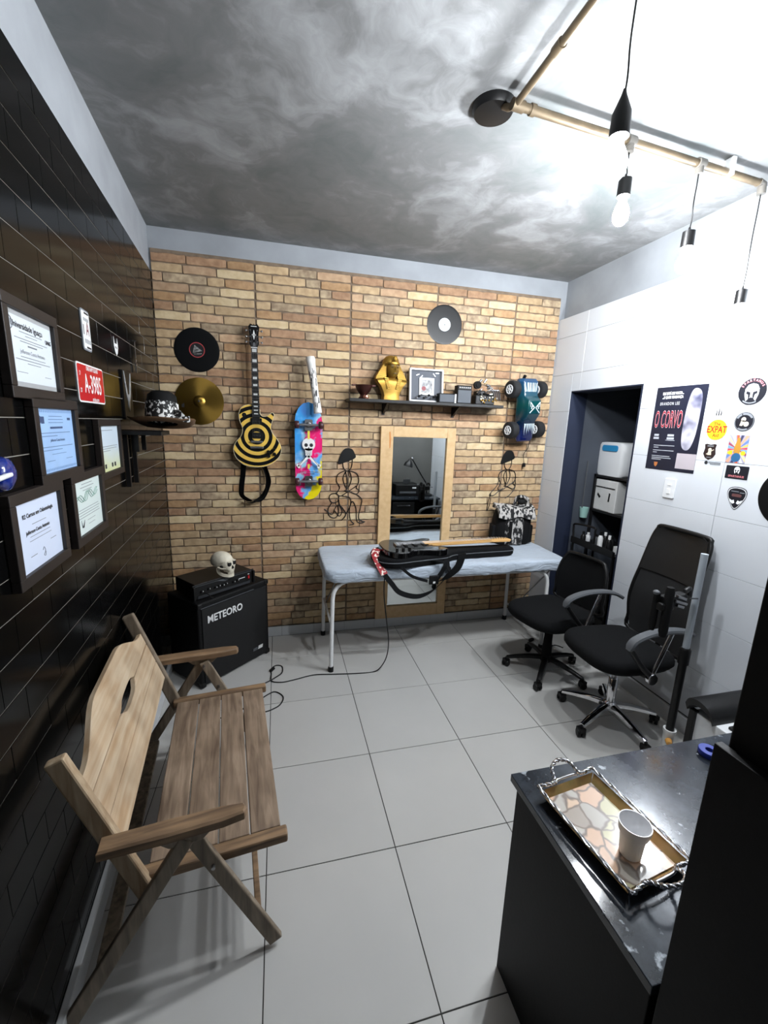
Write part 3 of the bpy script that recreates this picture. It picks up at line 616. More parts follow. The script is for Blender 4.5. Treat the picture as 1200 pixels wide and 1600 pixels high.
# ---- white club leaning on the board
a_, b_ = onback(484.5, 557, 0.09), onback(497, 646, 0.13); AX = (a_ - b_); Lb = AX.length; AX.normalize(); rr_ = Vector((0, -1, 0)); r2 = AX.cross(rr_).normalized(); rr_ = r2.cross(AX)
bt_ = tag(MB().lathe([(0.002, 0), (0.03, 0.002), (0.031, 0.02), (0.026, Lb * 0.3), (0.028, Lb * 0.6), (0.033, Lb * 0.88), (0.037, Lb * 0.95), (0.032, Lb * 0.99), (0.016, Lb), (0.002, Lb)], 24).build('tube_club', mat('white printed club', (222, 220, 216), 0.45, col2=(200, 198, 194), vscale=30), None, Matrix(((r2.x, rr_.x, AX.x, b_.x), (r2.y, rr_.y, AX.y, b_.y), (r2.z, rr_.z, AX.z, b_.z), (0, 0, 0, 1))), smooth=40), 'white printed club leaning above the skateboard', 'club')
d = MB(); rnd = random.Random(5)
for i in range(26):
    zz = rnd.uniform(0.03, Lb * 0.72); th = rnd.uniform(-1.0, 1.0); rr0 = 0.0305 if zz < 0.05 else 0.0285 if zz > Lb * 0.5 else 0.0275
    d.bar(((rr0 + 0.001) * math.sin(th), (rr0 + 0.001) * math.cos(th), zz), ((rr0 + 0.0012) * math.sin(th + rnd.uniform(-0.2, 0.2)), (rr0 + 0.0012) * math.cos(th + rnd.uniform(-.15, .15)), zz + rnd.uniform(0.01, 0.045)), 0.004, 0.003, (math.sin(th), math.cos(th), 0))
d.build('scribble_print', M_ink, bt_)

# ---- mirror with pine frame
FX0, FX1, FZ0, FZ1 = 0.893, 1.555, 0.088, 1.79; IX0, IX1, IZ0, IZ1 = 1.0, 1.478, 0.2, 1.705; MX = (FX0 + FX1) / 2
mi = thing('wall_mirror', 'tall mirror in wide pale pine frame standing against brick wall', 'mirror', MBACK((MX, YB, FZ0)))
def fr_(x0, x1, z0, z1, name='frame_board'):
    MB().box(((x0 + x1) / 2 - MX, (z0 + z1) / 2 - FZ0, 0.018), (x1 - x0, z1 - z0, 0.034)).build(name, W_frame, mi, bevel=0.003)
fr_(FX0, IX0, FZ0, FZ1); fr_(IX1, FX1, FZ0, FZ1); fr_(IX0, IX1, IZ1, FZ1); fr_(IX0, IX1, FZ0, IZ0)
M_mir = mat('mirror silver', (225, 230, 230), 0.01, metal=1.0)
MB().box(((IX0 + IX1) / 2 - MX, (IZ0 + IZ1) / 2 - FZ0, 0.012), (IX1 - IX0, IZ1 - IZ0, 0.006)).build('mirror_glass', M_mir, mi)
MB().prism([(-0.262, 1.655), (-0.25, 1.66), (-0.243, 1.60), (-0.247, 1.53), (-0.256, 1.52)], 0.0345, 0.0355).build('wood_knot', mat('orange wood stain', (190, 126, 62), 0.5), mi)

# ---- wire wall figures (plain generic line figures)
def wirefig(px, py, S, label, legs=True):
    p = onback(px, py, 0.0); t = thing('wire_wall_figure', label, 'wall art', MBACK((p.x, YB, p.z)))
    z = 0.006; r = 0.0036
    def w(name, pts, closed=False, rad=r): MB().tube(crom([(x * S, y * S, z) for x, y in pts], 5, closed), rad, 5, closed=closed).build(name, M_black, t, smooth=60)
    MB().prism([(v.x, v.y) for v in crom([(-0.1 * S, -0.02 * S, 0), (-0.02 * S, 0.0 * S, 0), (0.08 * S, 0.045 * S, 0), (0.075 * S, 0.09 * S, 0), (0.04 * S, 0.14 * S, 0), (-0.03 * S, 0.14 * S, 0), (-0.075 * S, 0.08 * S, 0)], 5, True)], 0.001, 0.008).build('hat_plate', M_black, t)
    w('head_wire', [(-0.05, 0.0), (-0.045, -0.05), (-0.015, -0.09), (0.02, -0.085), (0.045, -0.04), (0.05, 0.03)])
    w('shoulder_wire', [(-0.03, -0.09), (-0.1, -0.13), (-0.115, -0.2), (-0.08, -0.27), (-0.11, -0.33), (-0.07, -0.36), (0.0, -0.32), (0.06, -0.28), (0.1, -0.25)])
    w('coat_wire', [(0.02, -0.09), (0.1, -0.12), (0.125, -0.2), (0.1, -0.27), (0.13, -0.3), (0.1, -0.34), (0.02, -0.31), (-0.03, -0.3)])
    w('lapel_wire', [(-0.02, -0.095), (0.0, -0.2), (-0.01, -0.31)]); w('lapel_wire', [(0.02, -0.09), (0.045, -0.18), (0.0, -0.28), (-0.045, -0.18), (-0.02, -0.1)])
    if legs:
        w('leg_wire', [(0.1, -0.34), (0.16, -0.4), (0.15, -0.48), (0.13, -0.6), (0.17, -0.64), (0.2, -0.65), (0.15, -0.66), (0.11, -0.63), (0.1, -0.5), (0.06, -0.42), (0.03, -0.5), (0.04, -0.62), (0.08, -0.67), (0.03, -0.68)])
        w('leg_wire', [(-0.05, -0.36), (0.03, -0.38), (0.04, -0.46), (-0.02, -0.58), (-0.06, -0.63), (-0.01, -0.57), (-0.04, -0.5), (-0.08, -0.45), (-0.09, -0.38)])
        w('companion_wire', [(-0.12, -0.33), (-0.17, -0.34), (-0.19, -0.38), (-0.16, -0.43), (-0.1, -0.42), (-0.09, -0.36), (-0.12, -0.33)], True)
        w('companion_wire', [(-0.16, -0.43), (-0.2, -0.5), (-0.19, -0.57), (-0.13, -0.6), (-0.09, -0.55), (-0.1, -0.46), (-0.13, -0.5), (-0.16, -0.56), (-0.24, -0.5)])
        w('companion_wire', [(-0.09, -0.45), (-0.05, -0.52), (-0.08, -0.58), (-0.13, -0.52)])
    else:
        w('sleeve_wire', [(-0.1, -0.2), (-0.13, -0.3), (-0.19, -0.37), (-0.22, -0.42), (-0.16, -0.42), (-0.1, -0.37), (-0.04, -0.33)]); w('stick_wire', [(-0.2, -0.4), (-0.23, -0.5), (-0.24, -0.62), (-0.21, -0.55), (-0.2, -0.45)])
        w('sleeve_wire', [(0.12, -0.2), (0.13, -0.32), (0.06, -0.42), (0.0, -0.46)])
    return t
wirefig(543, 722, 0.78, 'black wire figure in dark hat on bricks between skateboard and mirror')
wirefig(793.5, 722, 0.72, 'black wire figure in dark hat on bricks above the backpack', False)

# ---- shelf and what stands on it
sa, sb_ = onback(545, 622, 0.2), onback(783, 632, 0.2); SHZ = 1.99; SX0, SX1, SD = 0.6, 1.89, 0.2
sh = thing('wall_shelf', 'long black wall shelf on two brackets above the mirror', 'shelf', MBACK((0, YB, SHZ)))
MB().box(((SX0 + SX1) / 2, -0.0125, SD / 2), (SX1 - SX0, 0.025, SD)).build('board', M_black, sh, bevel=0.003)
for px in (603, 714):
    x = onback(px, 645, 0.1).x; MB().prism([(-0.011, -0.025), (0.011, -0.025), (0.011, -0.11), (-0.011, -0.11)], 0.0, 0.012, Matrix.Translation((x, 0, 0))).loft([[(x - 0.008, -0.026, 0.01), (x + 0.008, -0.026, 0.01), (x + 0.008, -0.026, 0.16), (x - 0.008, -0.026, 0.16)], [(x - 0.008, -0.05, 0.01), (x + 0.008, -0.05, 0.01), (x + 0.008, -0.04, 0.13), (x - 0.008, -0.04, 0.13)], [(x - 0.008, -0.1, 0.01), (x + 0.008, -0.1, 0.01), (x + 0.008, -0.1, 0.02), (x - 0.008, -0.1, 0.02)]]).build('bracket', M_black, sh)
def shp(px, off): return onback(px, 618, off).x
# pot
x = shp(568, 0.12); pt = thing('bronze_bowl', 'dark bronze bowl on a stand at left end of the shelf', 'bowl', T(x, YB - 0.12, SHZ))
M_bronze = mat('dark bronze', (70, 40, 36), 0.3, metal=0.6)
MB().lathe([(0.001, 0.0), (0.036, 0.0), (0.04, 0.008), (0.03, 0.02), (0.028, 0.03), (0.055, 0.065), (0.066, 0.098), (0.068, 0.104), (0.06, 0.1), (0.045, 0.06), (0.001, 0.04)], 28).build('bowl', M_bronze, pt, smooth=40)
for sx in (-1, 1): MB().box((sx * 0.072, 0, 0.102), (0.04, 0.02, 0.012)).build('handle', M_bronze, pt, bevel=0.003)
MB().lathe([(0.02, 0.0), (0.024, 0.01), (0.02, 0.026), (0.001, 0.03)], 16, Matrix.Translation((0.012, -0.035, 0.0))).build('candle_cup', mat('copper', (190, 130, 110), 0.25, metal=0.8), pt, smooth=40)
# pharaoh bust
bx = shp(610, 0.1); B = thing('pharaoh_bust', 'gold pharaoh bust with striped headcloth on the wall shelf', 'bust', T(bx, YB - 0.1, SHZ, R_(10)) @ Matrix.Diagonal((1.22, 1.1, 1.04, 1)))
k = MB()  # chest: stepped plate, base
k.loft([[(a * wx, b * dy - 0.0, z) for a, b in ((-1, -0.7), (-0.5, -1), (0.5, -1), (1, -0.7), (1, 0.7), (0.5, 1), (-0.5, 1), (-1, 0.7))] for z, wx, dy in ((0, 0.055, 0.035), (0.02, 0.055, 0.035), (0.03, 0.052, 0.034), (0.06, 0.058, 0.034), (0.1, 0.076, 0.036), (0.132, 0.1, 0.036), (0.15, 0.108, 0.032), (0.158, 0.06, 0.03))]); k.build('chest', M_gold, B, smooth=50)
k = MB()  # neck + face
def facefn(v):
    v = v.copy()
    if v.y < 0:
        nz = math.exp(-((v.x) / 0.16) ** 2) * math.exp(-((v.z + 0.05) / 0.3) ** 2); v.y -= 0.26 * nz
        for sx in (-1, 1): v.y += 0.13 * math.exp(-((v.x - sx * 0.4) / 0.2) ** 2 - ((v.z - 0.18) / 0.13) ** 2)
        v.y -= 0.1 * math.exp(-((v.x) / 0.26) ** 2 - ((v.z + 0.48) / 0.09) ** 2); v.y -= 0.1 * math.exp(-((v.x) / 0.3) ** 2 - ((v.z + 0.85) / 0.16) ** 2)
    return v
k.ell((0, -0.022, 0.222), (0.041, 0.048, 0.064), 36, 30, None, facefn); k.cyl((0, 0.006, 0.11), (0, 0.0, 0.19), 0.034, 0.03, 20); k.build('face', M_gold, B, smooth=60)
k = MB()
for sx in (-1, 1): k.ell((sx * 0.0172, -0.0605, 0.235), (0.0095, 0.005, 0.0042), 12, 6); k.box((sx * 0.018, -0.064, 0.247), (0.022, 0.005, 0.003))
k.box((0, -0.0705, 0.1915), (0.02, 0.005, 0.0025)); k.build('eyes', mat('dark bronze line', (52, 38, 18), 0.5), B)
nem = B; n1 = MB(); n1.loft([[(wx * math.cos(a), 0.012 + dy * math.sin(a), z) for a in [2 * math.pi * q / 28 for q in range(28)]] for z, wx, dy in ((0.245, 0.058, 0.05), (0.27, 0.059, 0.052), (0.3, 0.05, 0.046), (0.318, 0.034, 0.034), (0.327, 0.012, 0.012))]); n1.build('headcloth_crown', M_gold, B, smooth=50)
for i in range(14):       # side flaps of the headcloth, one ridge per stripe
    z = 0.27 - i * 0.0088; wx = 0.054 + i * 0.0046 - max(0, i - 11) * 0.003
    s_ = MB()
    for sx in (-1, 1): s_.loft([[(sx * (0.04), yy, z + hz) for yy, hz in ((-0.016, -0.0035), (0.03, -0.0035), (0.03, 0.0035), (-0.016, 0.0035))], [(sx * wx, yy, z + hz - 0.004) for yy, hz in ((-0.006, -0.003), (0.03, -0.003), (0.03, 0.003), (-0.006, 0.003))]])
    s_.box((0, 0.036, z), (wx * 1.7, 0.018, 0.0065)); s_.build('headcloth_stripe', M_gold, B, smooth=40)
for i in range(8):        # front lappets
    z = 0.158 - i * 0.0105; s_ = MB()
    for sx in (-1, 1): s_.box((sx * (0.048 - i * 0.0025), -0.03 - i * 0.0006, z), (0.03 - i * 0.001, 0.022, 0.008))
    s_.build('lappet_stripe', M_gold, B, bevel=0.002)
MB().loft([[(0.0465 * math.cos(a), -0.02 + 0.048 * math.sin(a), z) for a in [2 * math.pi * q / 24 for q in range(24)]] for z in (0.258, 0.27)]).build('brow_band', M_gold, B, smooth=50)
MB().ell((0, -0.062, 0.296), (0.014, 0.009, 0.02), 14, 10).tube([(0, -0.066, 0.276), (0, -0.072, 0.29), (0, -0.066, 0.31)], 0.004, 8).build('cobra', M_gold, B, smooth=50)
# framed shadow box
xa, xb = shp(638, 0.06), onback(690, 620, 0.06).x; fw = xb - xa; fh = 0.262
fb_ = thing('shadow_box_frame', 'square white shadow-box frame with small collage, leaning on shelf wall', 'picture frame', frameM(((xa + xb) / 2, YB - 0.065, SHZ), (1, 0, 0), (0, 0.09, 1)))
for c, d in (((0, 0.0065, 0.016), (fw, 0.013, 0.032)), ((0, fh - 0.0065, 0.016), (fw, 0.013, 0.032)), ((-fw / 2 + 0.0065, fh / 2, 0.016), (0.013, fh, 0.032)), ((fw / 2 - 0.0065, fh / 2, 0.016), (0.013, fh, 0.032))): MB().box(c, d).build('frame_side', M_white, fb_, bevel=0.001)
MB().box((0, fh / 2, 0.005), (fw - 0.02, fh - 0.02, 0.008)).build('backing', mat('grey felt', (92, 95, 102), 0.9), fb_)
ph = MB().box((0.005, 0.125, 0.014), (0.125, 0.135, 0.01)).build('photo_mount', M_white, fb_); MB().box((0.005, 0.125, 0.0196), (0.094, 0.102, 0.001)).build('photo', mat('faded photo', (150, 150, 152), 0.4, col2=(40, 40, 44), vscale=40), ph)
MB().prism(circ(0.018, 16, -0.02, 0.108), 0.0198, 0.0206).build('rose_print', mat('dark red print', (120, 24, 36), 0.5), ph)
for i, (x, y, a) in enumerate(((-0.07, 0.215, 0.5), (0.07, 0.22, -0.8), (0.095, 0.235, 0), (-0.04, 0.2, 1))): MB().box((0, 0, 0), (0.028, 0.006, 0.006), Matrix.Translation((x, y, 0.012)) @ Matrix.Rotation(a, 4, 'Z')).build('trinket', M_steel, fb_)
for i in range(9):
    q = MB().ell((0, 0, 0), (0.012, 0.009, 0.009), 8, 6, Matrix.Translation((-0.085 + i * 0.021, 0.03 + 0.012 * (i % 3), 0.036))); q.build('trinket', M_black if i % 2 else M_steel, fb_, smooth=50)
# small amps
def mini_amp(x, y, wd, ht, dp, label, rz, combo):
    t = thing('miniature_amplifier', label, 'small amp', T(x, y, SHZ, rz)); MB().box((0, 0, ht / 2), (wd, dp, ht)).build('cabinet', M_tolex, t, bevel=0.004)
    MB().box((-0.006 if not combo else 0, -dp / 2 - 0.0005, ht * (0.5 if not combo else 0.4)), (wd * (0.82 if not combo else 0.9), 0.004, ht * (0.78 if not combo else 0.68))).build('grille', mat('grey grille cloth', (88, 92, 98), 0.85, bump=0.4, bscale=500), t)
    if combo:
        pn = MB().box((0, -dp / 2 - 0.001, ht * 0.87), (wd * 0.9, 0.004, ht * 0.14)).build('control_panel', M_black, t)
        for i in range(6): MB().cyl((-wd * 0.36 + i * wd * 0.14, -dp / 2 - 0.003, ht * 0.87), (-wd * 0.36 + i * wd * 0.14, -dp / 2 - 0.009, ht * 0.87), 0.0038, n=10).build('knob', M_whitep, pn, smooth=40)
    else:
        MB().box((wd * 0.45, -dp / 2 - 0.001, ht * 0.5), (wd * 0.09, 0.004, ht * 0.92)).build('side_panel', M_whitep, t)
        for i in range(4): MB().cyl((wd * 0.45, -dp / 2 - 0.002, ht * (0.2 + 0.2 * i)), (wd * 0.45, -dp / 2 - 0.007, ht * (0.2 + 0.2 * i)), 0.003, n=8).build('knob', M_black, t)
mini_amp(1.41, YB - 0.12, 0.15, 0.075, 0.06, 'low grey miniature amplifier beside the taller one on shelf', 0, False)
mini_amp(1.555, YB - 0.115, 0.125, 0.145, 0.07, 'tall black miniature amplifier with row of white knobs on shelf', 0, True)
# engine model
en = thing('engine_model', 'miniature motorbike engine model of black and steel parts on shelf', 'model', T(1.745, YB - 0.1, SHZ) @ Matrix.Diagonal((1.15, 1.15, 1.1, 1))); rnd = random.Random(11)
MB().box((0, 0, 0.035), (0.15, 0.08, 0.07)).box((-0.03, 0, 0.085), (0.07, 0.06, 0.04)).build('block', M_black, en, bevel=0.008)
MB().cyl((-0.07, -0.03, 0.14), (-0.07, -0.05, 0.14), 0.028, n=20).cyl((-0.07, -0.05, 0.14), (-0.07, -0.056, 0.14), 0.016, n=16).build('fan_wheel', M_blackm, en, smooth=40)
for i in range(14):
    x, z = rnd.uniform(-0.06, 0.1), rnd.uniform(0.06, 0.16); a = rnd.uniform(-1, 1)
    MB().cyl((x, -0.03, z), (x + 0.03 * math.cos(a), -0.045 + rnd.uniform(-0.01, 0.02), z + 0.03 * math.sin(a)), rnd.uniform(0.005, 0.011), n=10).build('cylinder', (M_steel, M_chrome, M_black)[i % 3], en, smooth=40)
for i in range(22):
    MB().ell((rnd.uniform(-0.05, 0.09), -0.045, rnd.uniform(0.012, 0.06)), (0.007, 0.006, 0.007), 8, 6).build('bolt', (M_gold, M_bone, M_steel, M_gold)[i % 4], en, smooth=50)
for i in range(4): MB().tube(crom([(0.0 + 0.02 * i, -0.04, 0.09), (0.03 + 0.02 * i, -0.055, 0.11), (0.06 + 0.015 * i, -0.05, 0.08), (0.07 + 0.015 * i, -0.045, 0.04)], 5), 0.005, 8).build('exhaust_pipe', M_steel, en, smooth=50)

# ---- radio-controlled car on the wall
def carpaint():
    m = bpy.data.materials.new('blue green car paint'); m.use_nodes = True; q = NT(m); b = q.b
    tc = q.a('ShaderNodeTexCoord'); sp_ = q.a('ShaderNodeSeparateXYZ'); q.link(tc.outputs['Object'], sp_.inputs[0]); mr = q.a('ShaderNodeMapRange'); mr.inputs[1].default_value = -0.26; mr.inputs[2].default_value = 0.24; q.link(sp_.outputs[1], mr.inputs[0])
    rp = q.a('ShaderNodeValToRGB'); e = rp.color_ramp.elements; e[0].color = s2l((16, 24, 78)); e[1].color = s2l((30, 66, 100)); x = e.new(0.3); x.color = s2l((10, 28, 52)); x = e.new(0.62); x.color = s2l((12, 66, 66)); q.link(mr.outputs[0], rp.inputs[0]); q.link(rp.outputs[0], b.inputs['Base Color'])
    b.inputs['Roughness'].default_value = 0.2; b.inputs['Coat Weight'].default_value = 0.5; return m
c1, c2 = onback(822, 592, 0.1), onback(823, 690, 0.1); CC = (c1 + c2) / 2; CL = c1.z - c2.z
car = thing('toy_rc_car', 'blue-green radio-controlled truck hung nose down on bricks beside the shelf', 'toy car', MBACK((CC.x - 0.035, YB - 0.036, CC.z)) @ Matrix.Rotation(R_(3), 4, 'Z') @ Matrix.Rotation(R_(13), 4, 'Y'))
hl2 = CL / 2
MB().box((0, 0, 0.045), (0.1, CL * 0.86, 0.03)).build('chassis', M_blackm, car, bevel=0.01)
secs = [(-hl2, 0.075, 0.06, 0.085), (-hl2 + 0.03, 0.088, 0.05, 0.105), (-hl2 * 0.35, 0.09, 0.05, 0.13), (-hl2 * 0.12, 0.088, 0.05, 0.178), (hl2 * 0.3, 0.085, 0.05, 0.185), (hl2 * 0.45, 0.092, 0.05, 0.14), (hl2 * 0.9, 0.1, 0.055, 0.13), (hl2, 0.09, 0.06, 0.11)]
MB().loft([[(-a, y, z0), (-a, y, z0 + (z1 - z0) * 0.55), (-a * 0.78, y, z1), (a * 0.78, y, z1), (a, y, z0 + (z1 - z0) * 0.55), (a, y, z0)] for y, a, z0, z1 in secs]).build('body_shell', carpaint(), car, smooth=30, bevel=0.006)
M_tyre = mat('rubber tyre', (16, 17, 20), 0.8, bump=0.5, bscale=120)
for sx in (-1, 1):
    for y in (hl2 * 0.66, -hl2 * 0.62):
        Mw = frameM((sx * 0.152, y, 0.075), (0, 1, 0), (0, 0, 1))
        wl = MB().lathe([(0.034, -0.036), (0.058, -0.038), (0.07, -0.03), (0.073, 0), (0.07, 0.03), (0.058, 0.038), (0.034, 0.036)], 28, Mw).build('tyre', M_tyre, car, smooth=40)
        rm = MB().lathe([(0.035, -0.034), (0.036, 0.0), (0.035, 0.034)], 24, Mw)
        for k in range(6):
            a = k * math.pi / 3
            for ez in (-0.037, 0.037): rm.bar(Mw @ Vector((0.006 * math.cos(a), 0.006 * math.sin(a), ez)), Mw @ Vector((0.035 * math.cos(a), 0.035 * math.sin(a), ez)), 0.008, 0.006, Mw.to_3x3() @ Vector((0, 0, 1)))
        rm.lathe([(0.001, -0.042), (0.01, -0.041), (0.01, 0.041), (0.001, 0.042)], 12, Mw); rm.lathe([(0.03, -0.037), (0.037, -0.04), (0.04, -0.036)], 24, Mw); rm.lathe([(0.03, 0.037), (0.037, 0.04), (0.04, 0.036)], 24, Mw); rm.build('rim', M_whitep, wl, smooth=40)
        MB().cyl((sx * 0.04, y, 0.06), (sx * 0.125, y, 0.075), 0.009, n=8).build('axle', M_blackm, car)
d = MB(); rnd = random.Random(2)      # white flame and X graphics on bonnet, roof and tail
for i in range(9): x = -0.055 + i * 0.0135; d.add([(x, -hl2 * 0.42, 0.1292), (x + 0.009, -hl2 * 0.42, 0.1292), (x + 0.004 + rnd.uniform(-.004, .004), -hl2 * 0.42 - rnd.uniform(0.05, 0.105), 0.1215)], [(0, 1, 2)])
for sx in (-1, 1):
    d.bar((sx * 0.055, hl2 * 0.25, 0.187), (sx * 0.008, hl2 * 0.08, 0.186), 0.007, 0.002); d.bar((sx * 0.055, -hl2 * 0.09, 0.182), (sx * 0.008, hl2 * 0.08, 0.186), 0.007, 0.002); d.bar((sx * 0.055, hl2 * 0.25, 0.187), (sx * 0.05, hl2 * 0.1, 0.186), 0.005, 0.002)
    d.bar((sx * 0.03, hl2 * 0.16, 0.187), (sx * 0.04, hl2 * 0.04, 0.185), 0.008, 0.002)
for i in range(10): x = -0.07 + i * 0.013; d.bar((x, hl2 * 0.58, 0.1385), (x + rnd.uniform(-.02, .02), hl2 * 0.86, 0.1335), rnd.uniform(0.004, 0.009), 0.002)
d.build('white_graphics', mat('white car graphics', (205, 220, 226), 0.35), car)
MB().tube(crom([(0.1, -hl2 * 0.85, 0.05), (0.105, -hl2 - 0.06, 0.03), (0.075, -hl2 - 0.12, 0.012), (0.085, -hl2 - 0.2, 0.01)], 6), 0.0028, 6).build('cable', M_black, car, smooth=50)
MB().prism([(0.085 - 0.012, -hl2 - 0.2), (0.085 + 0.012, -hl2 - 0.2), (0.085 + 0.016, -hl2 - 0.235), (0.085 - 0.014, -hl2 - 0.235)], 0.002, 0.018).build('plug', M_black, car, bevel=0.003)
MB().tube(crom([(0.1, hl2 * 0.5, 0.07), (0.12, hl2 * 0.1, 0.06), (0.1, -hl2 * 0.2, 0.05)], 6), 0.0025, 6).build('cable', M_black, car, smooth=50)
MB().cyl((-0.05, hl2, 0.09), (-0.055, hl2 + 0.02, 0.11), 0.013, n=10).build('bumper', M_blackm, car)
# ================================================================== ON THE BLACK TILED WALL
M_frame = mat('dark brown frame', (28, 21, 18), 0.5, var=0.2, vscale=20)
def certificate(corners, label, paper, draw, mw=0.03, mat_=None):
    q = [onleft(x, y, 0.018) for x, y in corners]; c = sum(q, Vector()) / 4; wd = ((q[1] - q[0]).length + (q[2] - q[3]).length) / 2; ht = ((q[0] - q[3]).length + (q[1] - q[2]).length) / 2
    c0 = c - NL * (c - P0).dot(NL); t = thing('certificate_frame', label, 'certificate', MLEFT(c0 + NL * 0.0006), 'framed certificates')
    W2, H2 = wd + 2 * mw, ht + 2 * mw
    for cc, d in (((0, H2 / 2 - mw / 2, 0.011), (W2, mw, 0.022)), ((0, -H2 / 2 + mw / 2, 0.011), (W2, mw, 0.022)), ((-W2 / 2 + mw / 2, 0, 0.011), (mw, ht, 0.022)), ((W2 / 2 - mw / 2, 0, 0.011), (mw, ht, 0.022))): MB().box(cc, d).build('frame_side', M_frame, t, bevel=0.002)
    bk_ = MB().box((0, 0, 0.006), (wd, ht, 0.01)).build('paper', paper, t)
    draw(bk_, wd, ht, 0.0115); return t
def Mt(x, y, z): return Matrix.Translation((x, y, z))
def lines(k, specs, z):
    for x, y, wd, h in specs: k.box((x, y, z), (wd, h, 0.0002))
def d1(p_, w, h, z):
    MB().box((0, 0, z - 0.0004), (w * 0.99, h * 0.86, 0.0004)).build('sheet', M_paper, p_)
    z += 0.0003; k = MB(); k.text('Universidade Iguaçu', 0.0225, Mt(-0.018, h * 0.315, z), bold=0.0005, sx=1.0); k.text('UNIG', 0.016, Mt(w * 0.40, h * 0.22, z), bold=0.0006); k.build('heading', M_ink, p_)
    k = MB().tube([(-w * 0.42 + 0.013 * math.cos(a), h * 0.315 + 0.016 * math.sin(a), z) for a in [i * 0.5 for i in range(13)]], 0.0012, 4, closed=True); k.text('Jefferson Costa Antonio', 0.015, Mt(0.0, -h * 0.02, z)); k.box((0, h * 0.07, z), (w * 0.2, 0.004, 0.0002)); k.build('script_lettering', M_inkgrey, p_)
    k = MB(); lines(k, [(0, h * 0.24, w * 0.5, .0018), (0, h * 0.2, w * 0.26, .0015), (0, h * 0.15, w * 0.72, .0018), (0, h * 0.115, w * 0.5, .0018), (0, -h * 0.09, w * 0.55, .0018), (0.0, -h * 0.13, w * 0.76, .002), (0, -h * 0.17, w * 0.3, .0018), (-w * 0.28, -h * 0.3, w * 0.22, .0015), (w * 0.3, -h * 0.31, w * 0.16, .0015)], z); k.build('text_lines', M_inkgrey, p_)['kind'] = 'stuff'
def d2(p_, w, h, z):
    z += 0.0003; k = MB(); k.prism(circ(0.011, 14, -w * 0.41, h * 0.33), z - 0.0002, z); k.box((-w * 0.34, h * 0.32, z), (0.02, 0.02, 0.0003)); k.text('Jefferson Costa Antonio', 0.011, Mt(0, h * 0.0, z), bold=0.0002); k.box((0, h * 0.2, z), (w * 0.34, 0.006, 0.0003)); k.box((w * 0.38, h * 0.34, z), (0.024, 0.008, 0.0003)); k.build('heading', mat('navy ink', (52, 70, 105), 0.7), p_)
    k = MB(); lines(k, [(0, h * 0.38, w * 0.36, .0018), (0, h * 0.33, w * 0.4, .0018), (0, h * 0.28, w * 0.4, .0018), (-w * 0.02, h * 0.12, w * 0.8, .002), (-w * .2, h * 0.07, w * 0.4, .002), (0, -h * 0.1, w * 0.84, .002), (-w * 0.15, -h * 0.15, w * 0.5, .002), (0.0, -h * 0.22, w * 0.4, .0015), (-w * 0.24, -h * 0.32, w * 0.2, .0015), (w * 0.28, -h * 0.32, w * 0.2, .0015)], z); k.build('text_lines', mat('blue grey ink', (96, 116, 150), 0.7), p_)['kind'] = 'stuff'
    k = MB()
    for sy in (-1, 1):
        for i in range(22): k.prism([(a - w * 0.46 + i * w * 0.044, b + sy * h * 0.455) for a, b in circ(0.0045, 6)], z - 0.0003, z)
    k.build('border_print', mat('pale blue print', (130, 160, 200), 0.6), p_)['kind'] = 'stuff'
def d3(p_, w, h, z):
    z += 0.0003; k = MB(); lines(k, [(-w * 0.1, h * 0.4, w * 0.6, .002), (0, h * 0.05, w * 0.8, .002), (-w * 0.02, h * 0.0, w * 0.75, .002), (-w * 0.2, -h * 0.05, w * 0.4, .002)], z); k.build('text_lines', M_inkgrey, p_)['kind'] = 'stuff'
    for x in (-0.3, 0.05, 0.2): MB().box((x * w, -h * 0.38, z), (0.02, 0.018, 0.0004)).build('logo', M_ink, p_)
    MB().prism(circ(0.008, 14, -w * 0.44, h * 0.42), z - 0.0003, z + 0.0002).build('logo', M_ink, p_)
def d4(p_, w, h, z):
    z += 0.0003; M_gr = mat('grey green print', (120, 150, 138), 0.6)
    for ph in (0, 1.2, 2.2): MB().tube([(-w * 0.38 + w * 0.76 * i / 30, h * 0.16 + 0.018 * math.sin(i * 0.42 + ph) * (1 - abs(i - 15) / 40) + 0.01 * (i / 30), z) for i in range(31)], 0.0012, 4).build('wave_print', M_gr, p_)
    k = MB(); lines(k, [(0, h * 0.42, w * 0.4, .002), (0, h * 0.36, w * 0.5, .002), (0, h * 0.3, w * 0.34, .002)] + [(0, -h * 0.04 - i * h * 0.05, w * (0.8 if i % 2 else 0.74), .0018) for i in range(4)] + [(w * 0.05, -h * 0.28, w * 0.3, .0015), (w * 0.05, -h * 0.36, w * 0.24, .0015)], z); k.build('text_lines', M_inkgrey, p_)['kind'] = 'stuff'
    MB().prism([(-w * 0.33, -h * 0.22), (-w * 0.29, -h * 0.36), (-w * 0.2, -h * 0.24), (-w * 0.25, -h * 0.38), (-w * 0.31, -h * 0.37)], z - 0.0003, z + 0.0002).build('logo', M_ink, p_)
